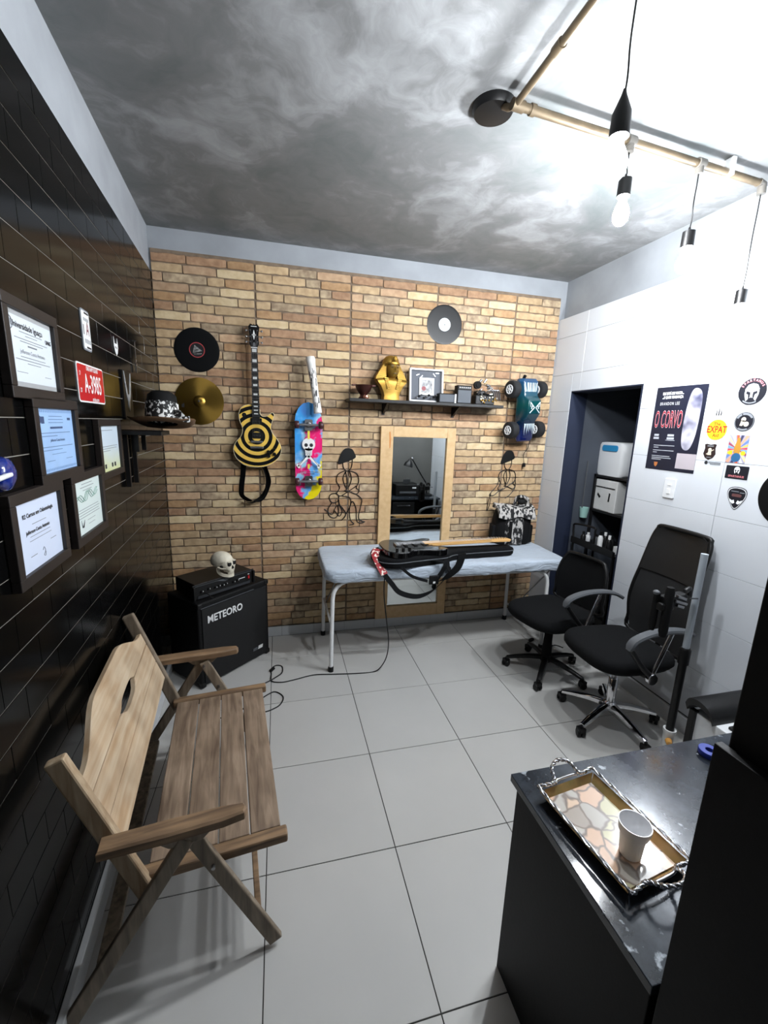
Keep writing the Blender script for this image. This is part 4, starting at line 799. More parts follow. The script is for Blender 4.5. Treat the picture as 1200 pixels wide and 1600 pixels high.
def d5(p_, w, h, z):
    z += 0.0003; k = MB(); k.text('R2 Cursos em Odontologia', 0.0165, Mt(0.002, h * 0.29, z), bold=0.0004); k.text('Jefferson Costa Antonio', 0.0145, Mt(-0.01, h * 0.05, z), bold=0.0003); k.build('heading', M_ink, p_)
    k = MB(); lines(k, [(0, h * 0.15, w * 0.32, .0015), (0, -h * 0.02, w * 0.46, .0015), (0, -h * 0.08, w * 0.5, .0015), (-w * 0.2, -h * 0.3, w * 0.14, .0018), (w * 0.28, -h * 0.2, w * 0.14, .0018)], z); k.build('text_lines', M_inkgrey, p_)['kind'] = 'stuff'
    MB().tube(crom([(0.0, -h * 0.3, z), (0.008, -h * 0.26, z), (0.014, -h * 0.32, z), (0.004, -h * 0.38, z), (0.012, -h * 0.4, z), (0.016, -h * 0.34, z)], 5), 0.0007, 4).build('signature', M_inkgrey, p_)
M_cardg = mat('grey card mount', (150, 152, 154), 0.6); M_pblue = mat('pale blue certificate paper', (150, 182, 222), 0.3, var=0.06, vscale=12)
def yel():
    m = bpy.data.materials.new('yellow tinted certificate paper'); m.use_nodes = True; q = NT(m); tc = q.a('ShaderNodeTexCoord'); sp_ = q.a('ShaderNodeSeparateXYZ'); q.link(tc.outputs['Object'], sp_.inputs[0])
    n = q.a('ShaderNodeTexNoise'); n.inputs['Scale'].default_value = 9; q.link(tc.outputs['Object'], n.inputs['Vector']); mr = q.a('ShaderNodeMapRange'); mr.inputs[1].default_value = 0.05; mr.inputs[2].default_value = -0.1
    ad = q.a('ShaderNodeMath', operation='MULTIPLY_ADD'); ad.inputs[1].default_value = 0.08; q.link(n.outputs['Fac'], ad.inputs[0]); q.link(sp_.outputs[1], ad.inputs[2]); q.link(ad.outputs[0], mr.inputs[0])
    mx = q.a('ShaderNodeMixRGB'); mx.inputs[1].default_value = s2l((196, 210, 222)); mx.inputs[2].default_value = s2l((206, 206, 110)); q.link(mr.outputs[0], mx.inputs[0]); q.link(mx.outputs[0], q.b.inputs['Base Color']); q.b.inputs['Roughness'].default_value = 0.3; return m
certificate([(11.3, 476.5), (83, 512), (90.8, 612.5), (22.6, 601.8)], 'framed white university diploma, topmost on the black tiles', M_cardg, d1)
certificate([(58.7, 638), (115, 640), (122.8, 727), (69.4, 743.8)], 'framed pale blue certificate below the red licence plate', M_pblue, d2)
certificate([(156.6, 665), (185.6, 665.6), (190.3, 730.6), (162, 739)], 'framed yellow tinted certificate under the hat', yel(), d3, 0.026)
certificate([(116, 755), (156.6, 741.5), (163.7, 815), (124.3, 841)], 'framed certificate with green wave print', mat('ivory certificate paper', (206, 218, 216), 0.3), d4)
certificate([(22.5, 790.6), (91.9, 766), (102, 859), (38.4, 904)], 'framed white dentistry course certificate, lowest on the left', mat('bluish white paper', (200, 210, 230), 0.3), d5)
# ---- licence plates
def plate(corners, label, base, edge, draw):
    q = [onleft(x, y, 0.004) for x, y in corners]; c = sum(q, Vector()) / 4; wd = ((q[1] - q[0]).length + (q[2] - q[3]).length) / 2; ht = ((q[0] - q[3]).length + (q[1] - q[2]).length) / 2
    c0 = c - NL * (c - P0).dot(NL); t = thing('licence_plate', label, 'licence plate', MLEFT(c0 + NL * 0.0006)); MB().prism(rrect(wd, ht, 0.012, 4), 0, 0.003).build('rim', edge, t)
    pl_ = MB().prism(rrect(wd - 0.012, ht - 0.012, 0.009, 4), 0.002, 0.004).build('plate', base, t); draw(pl_, wd, ht); return t
def pr(p_, w, h):
    z = 0.0043; k = MB(); k.text('A-3985', 0.098, Mt(0.014, -0.004, z), bold=0.0012, sx=0.66, spacing=1.02); k.build('number', M_white, p_)
    k = MB(); k.text('ONE HAPPY ISLAND', 0.021, Mt(0.015, h * 0.385, z), bold=0.0006, sx=0.72); k.text('aruba.com', 0.022, Mt(0.03, -h * 0.4, z), bold=0.0004, sx=0.85); k.text('17', 0.022, Mt(-w * 0.415, h * 0.22, z), sx=0.7, bold=.0005); k.text('20', 0.022, Mt(-w * 0.415, -h * 0.2, z), sx=0.7, bold=.0005); k.build('lettering', M_white, p_)
plate([(118.3, 562.5), (160, 579), (164.7, 633), (124.7, 626.7)], 'red licence plate with white number on black tiled wall', M_red, M_white, pr)
def pw(p_, w, h):
    z = 0.0043; k = MB(); k.text('A', 0.07, Mt(0.012, 0.005, z), bold=0.001, sx=0.7); k.build('number', mat('dark red ink', (110, 50, 56), 0.5), p_)
    k = MB(); k.box((-w * 0.33, 0, z), (0.006, h * 0.24, 0.0003)); k.build('stroke', M_ink, p_)
    k = MB()
    for i in range(4): k.box((-0.02 + i * 0.016, -h * 0.27, z), (0.009, 0.016, 0.0003)); k.box((-0.02 + i * 0.014, h * 0.26, z), (0.008, 0.012, 0.0003))
    k.build('small_figures', M_inkgrey, p_)['kind'] = 'stuff'
    for s_ in (-1, 1): MB().box((w * 0.12, s_ * h * 0.42, z), (w * 0.5, 0.007, 0.0004)).build('slot', M_dark, p_)
plate([(124.7, 480.8), (137, 486.7), (145.3, 550.8), (131.7, 546.7)], 'narrow white licence plate above the red one', M_white, M_inkgrey, pw)
# ---- small things beside them
p = onleft(180.8, 540.5, 0.002); MBx = MB().prism([(-0.03, 0.038), (-0.02, 0.01), (0.018, 0.01), (0.028, 0.038), (0.034, -0.005), (0.02, -0.03), (0.0, -0.045), (-0.02, -0.03), (-0.034, -0.005)][::-1], 0, 0.0015)
ws = tag(MBx.build('sticker', M_white, None, MLEFT(p)), 'small white pointed-ear animal head sticker on black tiles', 'sticker')
MB().prism(circ(0.005, 8, -0.012, -0.008), 0.0012, 0.002).build('eye', M_ink, ws); MB().prism(circ(0.005, 8, 0.012, -0.008), 0.0012, 0.002).build('eye', M_ink, ws)
p = onleft(209, 545, 0.006); kc = thing('keychain', 'silver keychain hanging on black tiles above the hat', 'keychain', MLEFT(LP((p - P0).dot(UL), 2.2, 0)))
MB().cyl((0, 0, 0), (0, 0, 0.02), 0.003, n=8).build('hook', M_steel, kc); MB().tube([(0.0, -0.002 - 0.011 * i, 0.012) for i in range(9)], 0.002, 6).build('chain', M_steel, kc); MB().tube([(0.012 * math.cos(a), -0.115 + 0.02 * math.sin(a), 0.012) for a in [i * math.pi / 8 for i in range(16)]], 0.0025, 6, closed=True).build('ring', M_chrome, kc, smooth=50)
MB().prism([(a, b - 0.145) for a, b in rrect(0.02, 0.045, 0.006, 3)], 0.008, 0.014).build('fob', M_steel, kc)
p = onleft(201, 618, 0.01); wg = thing('wing_emblem', 'grey winged emblem plaque beside the hat on black tiles', 'emblem', MLEFT(p - NL * 0.0094))
MB().prism(rrect(0.17, 0.24, 0.01, 3), 0, 0.008).build('plaque', M_black, wg); M_wing = mat('grey wing print', (168, 172, 176), 0.4, metal=0.3)
for sx in (-1, 1): MB().prism([(sx * 0.006, -0.05), (sx * 0.035, 0.0), (sx * 0.055, 0.06), (sx * 0.066, 0.115), (sx * 0.058, 0.112), (sx * 0.04, 0.06), (sx * 0.022, 0.01), (sx * 0.004, -0.01)][::sx], 0.008, 0.011).build('wing', M_wing, wg)
MB().prism([(-0.012, -0.01), (-0.016, -0.045), (0, -0.08), (0.016, -0.045), (0.012, -0.01), (0, 0.006)], 0.008, 0.012).build('body', M_wing, wg)
# blue glass knob at the left picture edge
p = onleft(10, 741, 0.04); bk2 = thing('blue_wall_ornament', 'round blue glass ornament with white spout at the left edge', 'ornament', MLEFT(p - NL * 0.04))
MB().lathe([(0.001, 0.003), (0.022, 0.002), (0.038, 0.012), (0.042, 0.028), (0.036, 0.044), (0.02, 0.052), (0.001, 0.054)], 28).build('glass_body', M_blue, bk2, smooth=50); MB().cyl((-0.006, 0, 0.05), (-0.07, -0.004, 0.052), 0.006, n=10).build('spout', M_whitep, bk2, smooth=40)
# ---- small bracket shelf with hat
HA = LP(-1.02, 1.728, 0.0); hs_ = thing('corner_shelf', 'small black bracket shelf on black tiles carrying the hat', 'shelf', MLEFT(HA + NL * 0.0006))
MB().box((0, -0.012, 0.09), (0.24, 0.02, 0.18)).build('board', M_black, hs_, bevel=0.002)
for x in (-0.08, 0.08): MB().box((x, -0.15, 0.012), (0.02, 0.26, 0.02)).box((x, -0.06, 0.06), (0.018, 0.09, 0.02)).build('bracket', M_black, hs_)
ht_ = thing('brimmed_hat', 'black brimmed hat with white skull-print band on corner shelf', 'hat', Matrix.Translation(LP(-1.03, 1.757, 0.17)) @ Matrix.Rotation(R_(-11), 4, 'X') @ Matrix.Diagonal((0.84, 0.84, 1.1, 1)))
rings = []
for rr0, zz in ((0.085, 0.006), (0.12, 0.004), (0.16, 0.01), (0.185, 0.02), (0.187, 0.024), (0.16, 0.015), (0.12, 0.01), (0.09, 0.012)):
    rings.append([(rr0 * 1.0 * math.cos(a), rr0 * 0.95 * math.sin(a), zz + 0.018 * max(0, math.cos(2 * a)) * (rr0 / 0.187) ** 3 - 0.012 * (rr0 / .187) ** 3) for a in [2 * math.pi * i / 40 for i in range(40)]])
MB().loft(rings, False).build('brim', mat('dark straw felt', (92, 66, 42), 0.8), ht_, smooth=50)
MB().lathe([(0.092, 0.008), (0.09, 0.05), (0.086, 0.1), (0.08, 0.135), (0.06, 0.15), (0.03, 0.146), (0.001, 0.142)], 32).build('crown', M_blackm, ht_, smooth=50)
M_skp = ramp(mat('skull print cloth', (215, 215, 212), 0.7, col2=(10, 10, 10), vscale=60, detail=1.5), 0.5, 0.56)
MB().lathe([(0.094, 0.016), (0.0955, 0.03), (0.0925, 0.075), (0.0905, 0.1), (0.088, 0.1), (0.0905, 0.02)], 32).build('band', M_skp, ht_, smooth=50)
MB().ribbon(crom([(0.08, -0.05, 0.05), (0.11, -0.07, 0.045), (0.14, -0.08, 0.02), (0.17, -0.075, 0.02)], 4), 0.03, 0.004, (0, 0.3, 1)).build('band_tail', M_skp, ht_, smooth=50)

# ================================================================== ON THE WHITE TILED WALL
XS = XR - 0.0006
def sticker(name, px, py, label, cat='sticker'):
    p = onright(px, py); return thing(name, label, cat, MRIGHT((XS, p.y, p.z)), 'stickers on the white wall' if cat == 'sticker' else None)
# poster: plain stand-in art, own lettering
q = [onright(*c) for c in ((1026.6, 605.2), (1108.9, 600.4), (1010, 732), (1083.5, 739.8))]
py0, py1, pz1, pz0 = (q[0].y + q[2].y) / 2, (q[1].y + q[3].y) / 2, (q[0].z + q[1].z) / 2, (q[2].z + q[3].z) / 2; PWd, PHt = py0 - py1, pz1 - pz0
po = thing('film_poster', 'dark film poster with red title lettering on the white tiled wall', 'poster', MRIGHT((XS, (py0 + py1) / 2, (pz0 + pz1) / 2)))
M_post = mat('dark navy poster', (26, 30, 46), 0.3, var=0.2, vscale=6)
sht = MB().prism([(-PWd / 2, -PHt / 2), (PWd * 0.2, -PHt / 2), (PWd / 2, -PHt / 2), (PWd / 2, PHt / 2), (-PWd / 2, PHt / 2)], 0, 0.0008).build('sheet', M_post, po)
MB().prism([(PWd * 0.13, -PHt * 0.46), (PWd * 0.5, -PHt * 0.46), (PWd * 0.5, -PHt * 0.28), (PWd * 0.13, -PHt * 0.28)], 0.0009, 0.0011).build('pale_foot_panel', mat('grey pink print', (176, 168, 174), 0.4), sht)
MB().prism([(v.x * PWd, v.y * PHt) for v in crom([(0.2, 0.4, 0), (0.31, 0.46, 0), (0.42, 0.36, 0), (0.42, 0.0, 0), (0.36, -0.2, 0), (0.26, -0.24, 0), (0.17, -0.16, 0), (0.15, 0.1, 0)], 6, True)][::-1], 0.0009, 0.0012).build('pale_oval', mat('pale lilac print', (206, 204, 218), 0.4, col2=(70, 72, 96), vscale=9, detail=2), sht)
tt = MB(); tt.text('O CORVO', 0.15, Mt(-PWd * 0.17, PHt * 0.105, 0.0011), bold=0.0022, sx=0.27, spacing=1.05); tt.build('title_outline', mat('pale pink print', (226, 200, 204), 0.4), sht)
tt = MB(); tt.text('O CORVO', 0.15, Mt(-PWd * 0.17, PHt * 0.105, 0.0014), bold=-0.0003, sx=0.27, spacing=1.05); tt.build('title', mat('crimson print', (150, 22, 44), 0.4), sht)
tt = MB(); tt.text('ELE ESTÁ DE VOLTA...', 0.021, Mt(-PWd * 0.15, PHt * 0.42, 0.0012), bold=0.001, sx=0.72); tt.text('...E QUER VINGANÇA', 0.021, Mt(-PWd * 0.15, PHt * 0.375, 0.0012), bold=0.001, sx=0.72); tt.text('BRANDON LEE', 0.026, Mt(-PWd * 0.19, PHt * 0.3, 0.0012), sx=0.62, spacing=1.35); tt.build('tagline', M_white, sht)
tt = MB(); lines(tt, [(-PWd * 0.36, -PHt * 0.075, 0.034, 0.013), (-PWd * 0.36, -PHt * 0.112, 0.04, 0.013), (-PWd * 0.06, -PHt * 0.075, 0.045, 0.013), (-PWd * 0.06, -PHt * 0.112, 0.05, 0.013), (-PWd * 0.06, -PHt * 0.135, 0.064, 0.003)] + [(-PWd * 0.17 - d, -PHt * y, wd, 0.004) for y, wd, d in ((0.2, 0.15, 0), (0.225, 0.035, 0.055), (0.26, 0.15, 0), (0.285, 0.03, 0.058), (0.33, 0.13, 0.012), (0.352, 0.14, 0.006), (0.372, 0.07, 0.04))], 0.0012); tt.build('credit_lines', mat('grey poster print', (176, 180, 188), 0.5), sht)['kind'] = 'stuff'
MB().prism([(-PWd * 0.28 + a, -PHt * 0.435 + b) for a, b in ((-0.014, 0.014), (-0.01, -0.006), (0, -0.016), (0.01, -0.006), (0.014, 0.014))], 0.0009, 0.0013).build('crest', mat('orange print', (180, 110, 60), 0.5), sht)
# light switch
p = onright(1047, 763); sw = thing('light_switch', 'white wall switch plate with two rockers below the film poster', 'light switch', MRIGHT((XS, p.y, p.z)))
MB().prism(rrect(0.078, 0.122, 0.008, 4), 0, 0.008).build('plate', M_whitep, sw, bevel=0.002); MB().prism([(a, b - 0.018) for a, b in rrect(0.022, 0.03, 0.002, 2)], 0.007, 0.013).build('rocker', M_white, sw, bevel=0.001); MB().prism([(a, b + 0.022) for a, b in rrect(0.024, 0.008, 0.002, 2)], 0.007, 0.011).build('rocker', M_white, sw, bevel=0.001)
M_sb = mat('sticker black', (24, 26, 34), 0.35); M_sy = mat('sticker yellow', (244, 186, 40), 0.35); M_sr = mat('sticker red', (176, 30, 34), 0.35); M_sw = mat('sticker white', (226, 228, 232), 0.35)
def disc(t, r, m, z=0.0, h=0.0009, name='disc'): return MB().prism(circ(r, 40), z, z + h).build(name, m, t)
def arc_text(k, txt, r, size, z, a0, a1, flip=False, **kw):
    n = len(txt)
    for i, ch in enumerate(txt):
        if ch == ' ': continue
        a = a0 + (a1 - a0) * i / max(1, n - 1); k.text(ch, size, Matrix.Translation((r * math.cos(a), r * math.sin(a), z)) @ Matrix.Rotation(a - math.pi / 2 + (math.pi if flip else 0), 4, 'Z'), **kw)
def arc_strip(r, a0, a1, wd, z, m, t, nm, n=14):
    V = [((r + e) * math.cos(a0 + (a1 - a0) * i / n), (r + e) * math.sin(a0 + (a1 - a0) * i / n), z) for i in range(n + 1) for e in (-wd / 2, wd / 2)]
    MB().add(V, [(2 * i, 2 * i + 1, 2 * i + 3, 2 * i + 2) for i in range(n)]).build(nm, m, t)
t = sticker('round_sticker', 1124, 645, 'small white round sticker with three black figures above the yellow one'); disc(t, 0.03, M_sw)
for dx, h in ((-0.013, 0.02), (0, 0.03), (0.013, 0.02)): MB().prism([(dx - 0.004, -0.016), (dx + 0.004, -0.016), (dx + 0.003, -0.016 + h), (dx - 0.003, -0.016 + h)], 0.0009, 0.0012).prism(circ(0.0035, 10, dx, -0.012 + h), 0.0009, 0.0012).build('figure_print', M_ink, t)
MB().lathe([(0.027, 0.0009), (0.0275, 0.0011), (0.0285, 0.0011), (0.029, 0.0009)], 40).build('ring_print', M_inkgrey, t)
t = sticker('round_sticker', 1120, 671.5, 'yellow round sticker with red lettering'); disc(t, 0.056, M_sy)
k = MB(); k.text('EXPAT', 0.052, Mt(0, 0.0, 0.0012), bold=0.0012, sx=0.72); k.build('name_print', M_sr, t); k = MB(); k.text('The', 0.024, Mt(-0.002, 0.031, 0.0012), bold=0.0005); k.text('Aid', 0.026, Mt(0.0, -0.032, 0.0012), bold=0.0005); k.build('small_print', mat('brown print', (110, 44, 24), 0.4), t)
t = sticker('shield_sticker', 1109, 706, 'black shield sticker with pale emblem below the yellow sticker'); MB().prism([(-0.034, 0.042), (-0.022, 0.045), (0, 0.04), (0.022, 0.045), (0.034, 0.042), (0.03, 0.02), (0.036, -0.012), (0.024, -0.032), (0, -0.046), (-0.024, -0.032), (-0.036, -0.012), (-0.03, 0.02)][::-1], 0, 0.0009).build('shield', mat('sticker brown black', (40, 28, 28), 0.4), t)
MB().prism(circ(0.01, 14, 0, 0.012), 0.0009, 0.0012).prism([(-0.012, -0.018), (0.012, -0.018), (0.008, 0.004), (-0.008, 0.004)], 0.0009, 0.0012).bar((-0.018, -0.014, 0.0011), (0.022, 0.014, 0.0011), 0.004, 0.0003).build('emblem_print', mat('cream print', (206, 196, 178), 0.4), t)
k = MB(); k.box((0, 0.033, 0.0011), (0.036, 0.006, 0.0003)); k.build('banner_print', M_inkgrey, t); MB().box((0, -0.031, 0.0011), (0.026, 0.004, 0.0003)).build('banner_print', M_inkgrey, t)
t = sticker('lettering_sticker', 1113, 723.5, 'thin black lettering strip sticker under the shield sticker'); k = MB(); k.prism(circ(0.01, 12, -0.036, 0.0), 0, 0.0008); k.build('mark', M_ink, t); k = MB(); k.box((0.012, 0.003, 0.0004), (0.072, 0.008, 0.0008)); k.build('lettering', M_inkgrey, t); MB().box((0.018, -0.006, 0.0004), (0.06, 0.004, 0.0008)).build('lettering', M_inkgrey, t)
def helmet(t, S, oy, m):
    P = [(0.0, 0.52), (0.26, 0.44), (0.4, 0.2), (0.4, -0.12), (0.28, -0.52), (0.14, -0.36), (0.0, -0.3)]
    MB().prism([(x * S, y * S + oy) for x, y in [(-x, y) for x, y in P[1:]] + P[::-1]], 0.0009, 0.0013).build('helmet_print', m, t)
    for sx in (-1, 1): MB().prism([(x * S * sx, y * S + oy) for x, y in ((0.07, 0.0), (0.3, 0.08), (0.33, -0.08), (0.2, -0.14), (0.16, -0.42), (0.07, -0.3))][::sx], 0.0012, 0.0016).build('visor_print', M_sb, t)
t = sticker('round_sticker', 1175.5, 611.5, 'large dark round sticker with white helmet and red arc lettering'); disc(t, 0.068, M_sb); helmet(t, 0.085, -0.004, M_sw)
k = MB(); arc_text(k, 'SPARTANUS', 0.056, 0.016, 0.0012, math.pi * 0.84, math.pi * 0.16, bold=0.0006); k.build('arc_lettering', mat('sticker pink red', (205, 120, 126), 0.4), t); arc_strip(0.059, math.pi * 1.28, math.pi * 1.66, 0.006, 0.0012, M_inkgrey, t, 'small_lettering')
t = sticker('round_sticker', 1163, 659, 'black round sticker with pale rider emblem under the helmet disc'); disc(t, 0.05, M_sb); MB().lathe([(0.045, 0.0009), (0.045, 0.0011), (0.047, 0.0011), (0.047, 0.0009)], 40).build('ring_print', M_inkgrey, t)
MB().prism(circ(0.012, 14, -0.004, 0.012), 0.0009, 0.0012).prism(circ(0.013, 14, 0.012, -0.012), 0.0009, 0.0012).prism([(-0.02, -0.02), (-0.006, -0.022), (0.004, 0.008), (-0.014, 0.008)], 0.0009, 0.0012).build('emblem_print', mat('cream print', (206, 196, 178), 0.4), t)
arc_strip(0.04, math.pi * 0.86, math.pi * 0.64, 0.009, 0.0012, M_inkgrey, t, 'arc_lettering'); arc_strip(0.04, math.pi * 0.6, math.pi * 0.16, 0.009, 0.0012, M_inkgrey, t, 'arc_lettering'); arc_strip(0.041, math.pi * 1.3, math.pi * 1.66, 0.007, 0.0012, M_inkgrey, t, 'arc_lettering')
# colourful ray picture
q = [onright(*c) for c in ((1140.8, 680), (1171.7, 680), (1164, 724.2), (1134, 722.5))]; c = sum(q, Vector()) / 4; wd = ((q[0].y - q[1].y) + (q[3].y - q[2].y)) / 2; h_ = ((q[0].z - q[3].z) + (q[1].z - q[2].z)) / 2
t = thing('ray_print_sticker', 'colourful rectangular sticker with radiating rays and gold tower shape', 'sticker', MRIGHT((XS, c.y, c.z)), 'stickers on the white wall'); MB().prism([(-wd / 2, -h_ / 2), (wd / 2, -h_ / 2), (wd / 2, h_ / 2), (-wd / 2, h_ / 2)], 0, 0.0008).build('sheet', mat('grey lilac sticker', (150, 150, 170), 0.4), t)
cols = [(196, 60, 70), (220, 180, 80), (90, 120, 180), (230, 150, 120), (60, 60, 90), (210, 90, 60), (190, 190, 200), (236, 200, 150), (150, 60, 80), (100, 150, 190)]
def clipray(a):
    dx, dy = math.cos(a), math.sin(a); tt = min(wd / 2 / max(abs(dx), 1e-6), h_ / 2 / max(abs(dy), 1e-6)); return (dx * tt, dy * tt)
for i in range(20):
    a = i * math.pi / 10; MB().add([(0, 0, 0.001), (*clipray(a), 0.001), (*clipray(a + 0.2), 0.001)], [(0, 1, 2)]).build('ray', mat('ray print %d' % (i % 10), cols[i % 10], 0.4), t)
MB().prism([(-0.014, -0.03), (0.014, -0.03), (0.018, 0.0), (0.006, 0.06), (-0.006, 0.06), (-0.018, 0.0)], 0.0009, 0.0014).build('tower_print', mat('gold print', (176, 128, 50), 0.4), t); MB().prism([(a, b - 0.045) for a, b in circ(0.024, 20)], 0.0009, 0.0015).build('blue_disc_print', mat('teal print', (40, 90, 130), 0.4), t)
MB().prism([(a * 1.0, b - 0.02) for a, b in circ(0.012, 14, -0.033)], 0.0009, 0.0014).build('yellow_disc_print', M_sy, t); MB().prism([(a * 1.0, b - 0.02) for a, b in circ(0.012, 14, 0.033)], 0.0009, 0.0014).build('yellow_disc_print', M_sy, t)
# dark rectangle with helmet
q = [onright(*c) for c in ((1136, 726.5), (1171, 729.5), (1168, 750.5), (1132, 746.5))]; c = sum(q, Vector()) / 4; wd = ((q[0].y - q[1].y) + (q[3].y - q[2].y)) / 2; h_ = ((q[0].z - q[3].z) + (q[1].z - q[2].z)) / 2
t = thing('rectangular_sticker', 'dark rectangular sticker with white helmet above the plectrum sticker', 'sticker', MRIGHT((XS, c.y, c.z)), 'stickers on the white wall'); MB().prism(rrect(wd, h_, 0.004, 2), 0, 0.0008).build('sheet', M_sb, t); helmet(t, 0.036, 0.012, M_sw); k = MB(); k.text('SPARTANUS', 0.015, Mt(0, -0.022, 0.0012), bold=0.0004); k.build('lettering', mat('sticker pink red', (205, 120, 126), 0.4), t)
# plectrum sticker
t = sticker('plectrum_sticker', 1150.5, 778, 'black plectrum-shaped sticker with white double outline and hands')
pk = lambda s_: [(v.x * s_, v.y * s_) for v in crom([(0, -0.065, 0), (0.03, -0.03, 0), (0.05, 0.015, 0), (0.045, 0.045, 0), (0.02, 0.058, 0), (-0.02, 0.058, 0), (-0.045, 0.045, 0), (-0.05, 0.015, 0), (-0.03, -0.03, 0)], 5, True)]
MB().prism(pk(1.0), 0, 0.0007).build('outer_shape', M_ink, t); MB().prism(pk(0.93), 0.0006, 0.0009).build('white_outline', M_sw, t); MB().prism(pk(0.87), 0.0008, 0.0012).build('inner_shape', M_sb, t)
MB().prism([(a, b + 0.013) for a, b in rrect(0.05, 0.016, 0.006, 3)], 0.0011, 0.0014).build('name_print', mat('maroon print', (96, 62, 62), 0.5), t); MB().box((-0.012, 0.034, 0.0013), (0.04, 0.004, 0.0003)).build('small_lettering', M_inkgrey, t); MB().box((0.026, 0.03, 0.0013), (0.024, 0.004, 0.0003)).build('small_lettering', M_inkgrey, t)
for sx in (-1, 1): MB().prism([(sx * 0.004, -0.028), (sx * 0.01, -0.012), (sx * 0.02, -0.016), (sx * 0.034, -0.008), (sx * 0.028, -0.024), (sx * 0.014, -0.034)][::-sx], 0.0012, 0.0016).build('hand_print', M_sw, t)
# record at the right picture edge
p = onright(1240, 780); record('vinyl_record', MRIGHT((XS, p.y, p.z)), 'black vinyl record on white tiles cut off by the right picture edge', 0.153, M_lab2)
# ================================================================== FURNITURE
# ---- massage table with sheet
def sheetmat():
    m = mat('pale blue grey sheet', (170, 181, 194), 0.8, var=0.08, vscale=5, sheen=0.3); q = NT(m)
    tc = q.a('ShaderNodeTexCoord'); mp = q.a('ShaderNodeMapping'); mp.inputs['Scale'].default_value = (3, 9, 9); q.link(tc.outputs['Object'], mp.inputs['Vector'])
    n = q.a('ShaderNodeTexNoise'); n.inputs['Scale'].default_value = 2.2; n.inputs['Detail'].default_value = 4; n.inputs['Distortion'].default_value = 1.2; q.link(mp.outputs[0], n.inputs['Vector']); bp = q.a('ShaderNodeBump'); bp.inputs['Strength'].default_value = 0.8; bp.inputs['Distance'].default_value = 0.02
    q.link(n.outputs['Fac'], bp.inputs['Height']); q.link(bp.outputs[0], q.b.inputs['Normal']); return m
BZ = 0.79; BXa, BXb, BYa, BYb = 0.375, 2.33, -0.285, 0.355; BCx, BCy = (BXa + BXb) / 2, (BYa + BYb) / 2; BW, BD = BXb - BXa, BYb - BYa
bed = thing('massage_table', 'massage table with white tubular legs under the brick wall', 'table', T(BCx, BCy, 0))
MB().prism(rrect(BW - 0.03, BD - 0.03, 0.09, 6), BZ - 0.062, BZ - 0.008).build('padded_top', M_grey, bed, bevel=0.01)
def leg_frame(y, x0, x1, zt):
    pts = [(x0, y, 0.03), (x0 + 0.008, y, zt - 0.14)]
    for k in range(1, 7): a = math.pi / 2 * k / 6; pts.append((x0 + 0.01 + 0.12 * (1 - math.cos(a)), y, zt - 0.13 + 0.12 * math.sin(a)))
    q = pts + [(x1 + x0 - p[0], y, p[2]) for p in pts[::-1]]; MB().tube(q, 0.0155, 12).build('leg_frame', M_white, bed, smooth=50)
    for x in (x0, x1): MB().lathe([(0.001, 0), (0.02, 0.0), (0.021, 0.03), (0.018, 0.04), (0.001, 0.04)], 14, Matrix.Translation((x, y, 0))).build('rubber_foot', M_black, bed, smooth=40)
lx0, lx1 = 0.425 - BCx, 2.19 - BCx; yf, yr_ = -0.245 - BCy, 0.315 - BCy
leg_frame(yf, lx0, lx1, BZ - 0.08); leg_frame(yr_, lx0, lx1 - 0.02, BZ - 0.08)
for x, z0 in ((lx0, 0.34), (lx1 - 0.01, 0.16)):
    MB().tube([(x + 0.006, yf, z0), (x + 0.006, yr_, z0)], 0.009, 8).build('stretcher', M_white, bed, smooth=50); MB().tube([(x + 0.03, yf + 0.02, BZ - 0.1), (x + 0.01, yr_ - 0.1, z0)], 0.006, 8).build('brace', M_steel, bed, smooth=50)
for x in (lx0 + 0.2, 0, lx1 - 0.2): MB().tube([(x, yf, BZ - 0.085), (x, yr_, BZ - 0.085)], 0.011, 8).build('cross_tube', M_white, bed, smooth=50)
# sheet: fitted cover with gathered, wrinkled skirt
out = rrect(BW, BD, 0.09, 8); fine = []
for i in range(len(out)):
    a, b = Vector(out[i]).to_2d(), Vector(out[(i + 1) % len(out)]).to_2d(); n = max(1, int((b - a).length / 0.02))
    for k in range(n): c = a.lerp(b, k / n); fine.append((c.x, c.y))
rings = []
for k, z in ((0.02, 0), (0.5, 0), (0.85, 0.0), (0.95, -0.001), (0.985, -0.006), (1.0, -0.02), (1.006, -0.04), (1.004, -0.06), (0.998, -0.078), (0.985, -0.086), (0.96, -0.088)):
    ring = []
    for i, (x, y) in enumerate(fine):
        nz = noise.noise(Vector((x * 5, y * 5, z * 20))); n2 = noise.noise(Vector((x * 22, y * 22, z * 9))); e = max(0, (k - 0.9) / 0.1)
        dz = (0.004 * nz if k <= 0.95 else 0.01 * nz * min(1, e)); kk = k + 0.006 * n2 * min(1, e) * (1 if z < -0.03 else 0.3)
        ring.append((x * (1 - (1 - kk) * (BD / BW if k > 0.5 else 1)) if k > 0.5 else x * kk, y * kk, BZ + 0.002 + z + dz - (0.012 * n2 if z < -0.07 else 0)))
    rings.append(ring)
sheet = tag(MB().loft(rings, False).build('bed_sheet', sheetmat(), None, T(BCx, BCy, 0), smooth=70), 'pale blue grey fitted sheet stretched over the massage table', 'sheet')

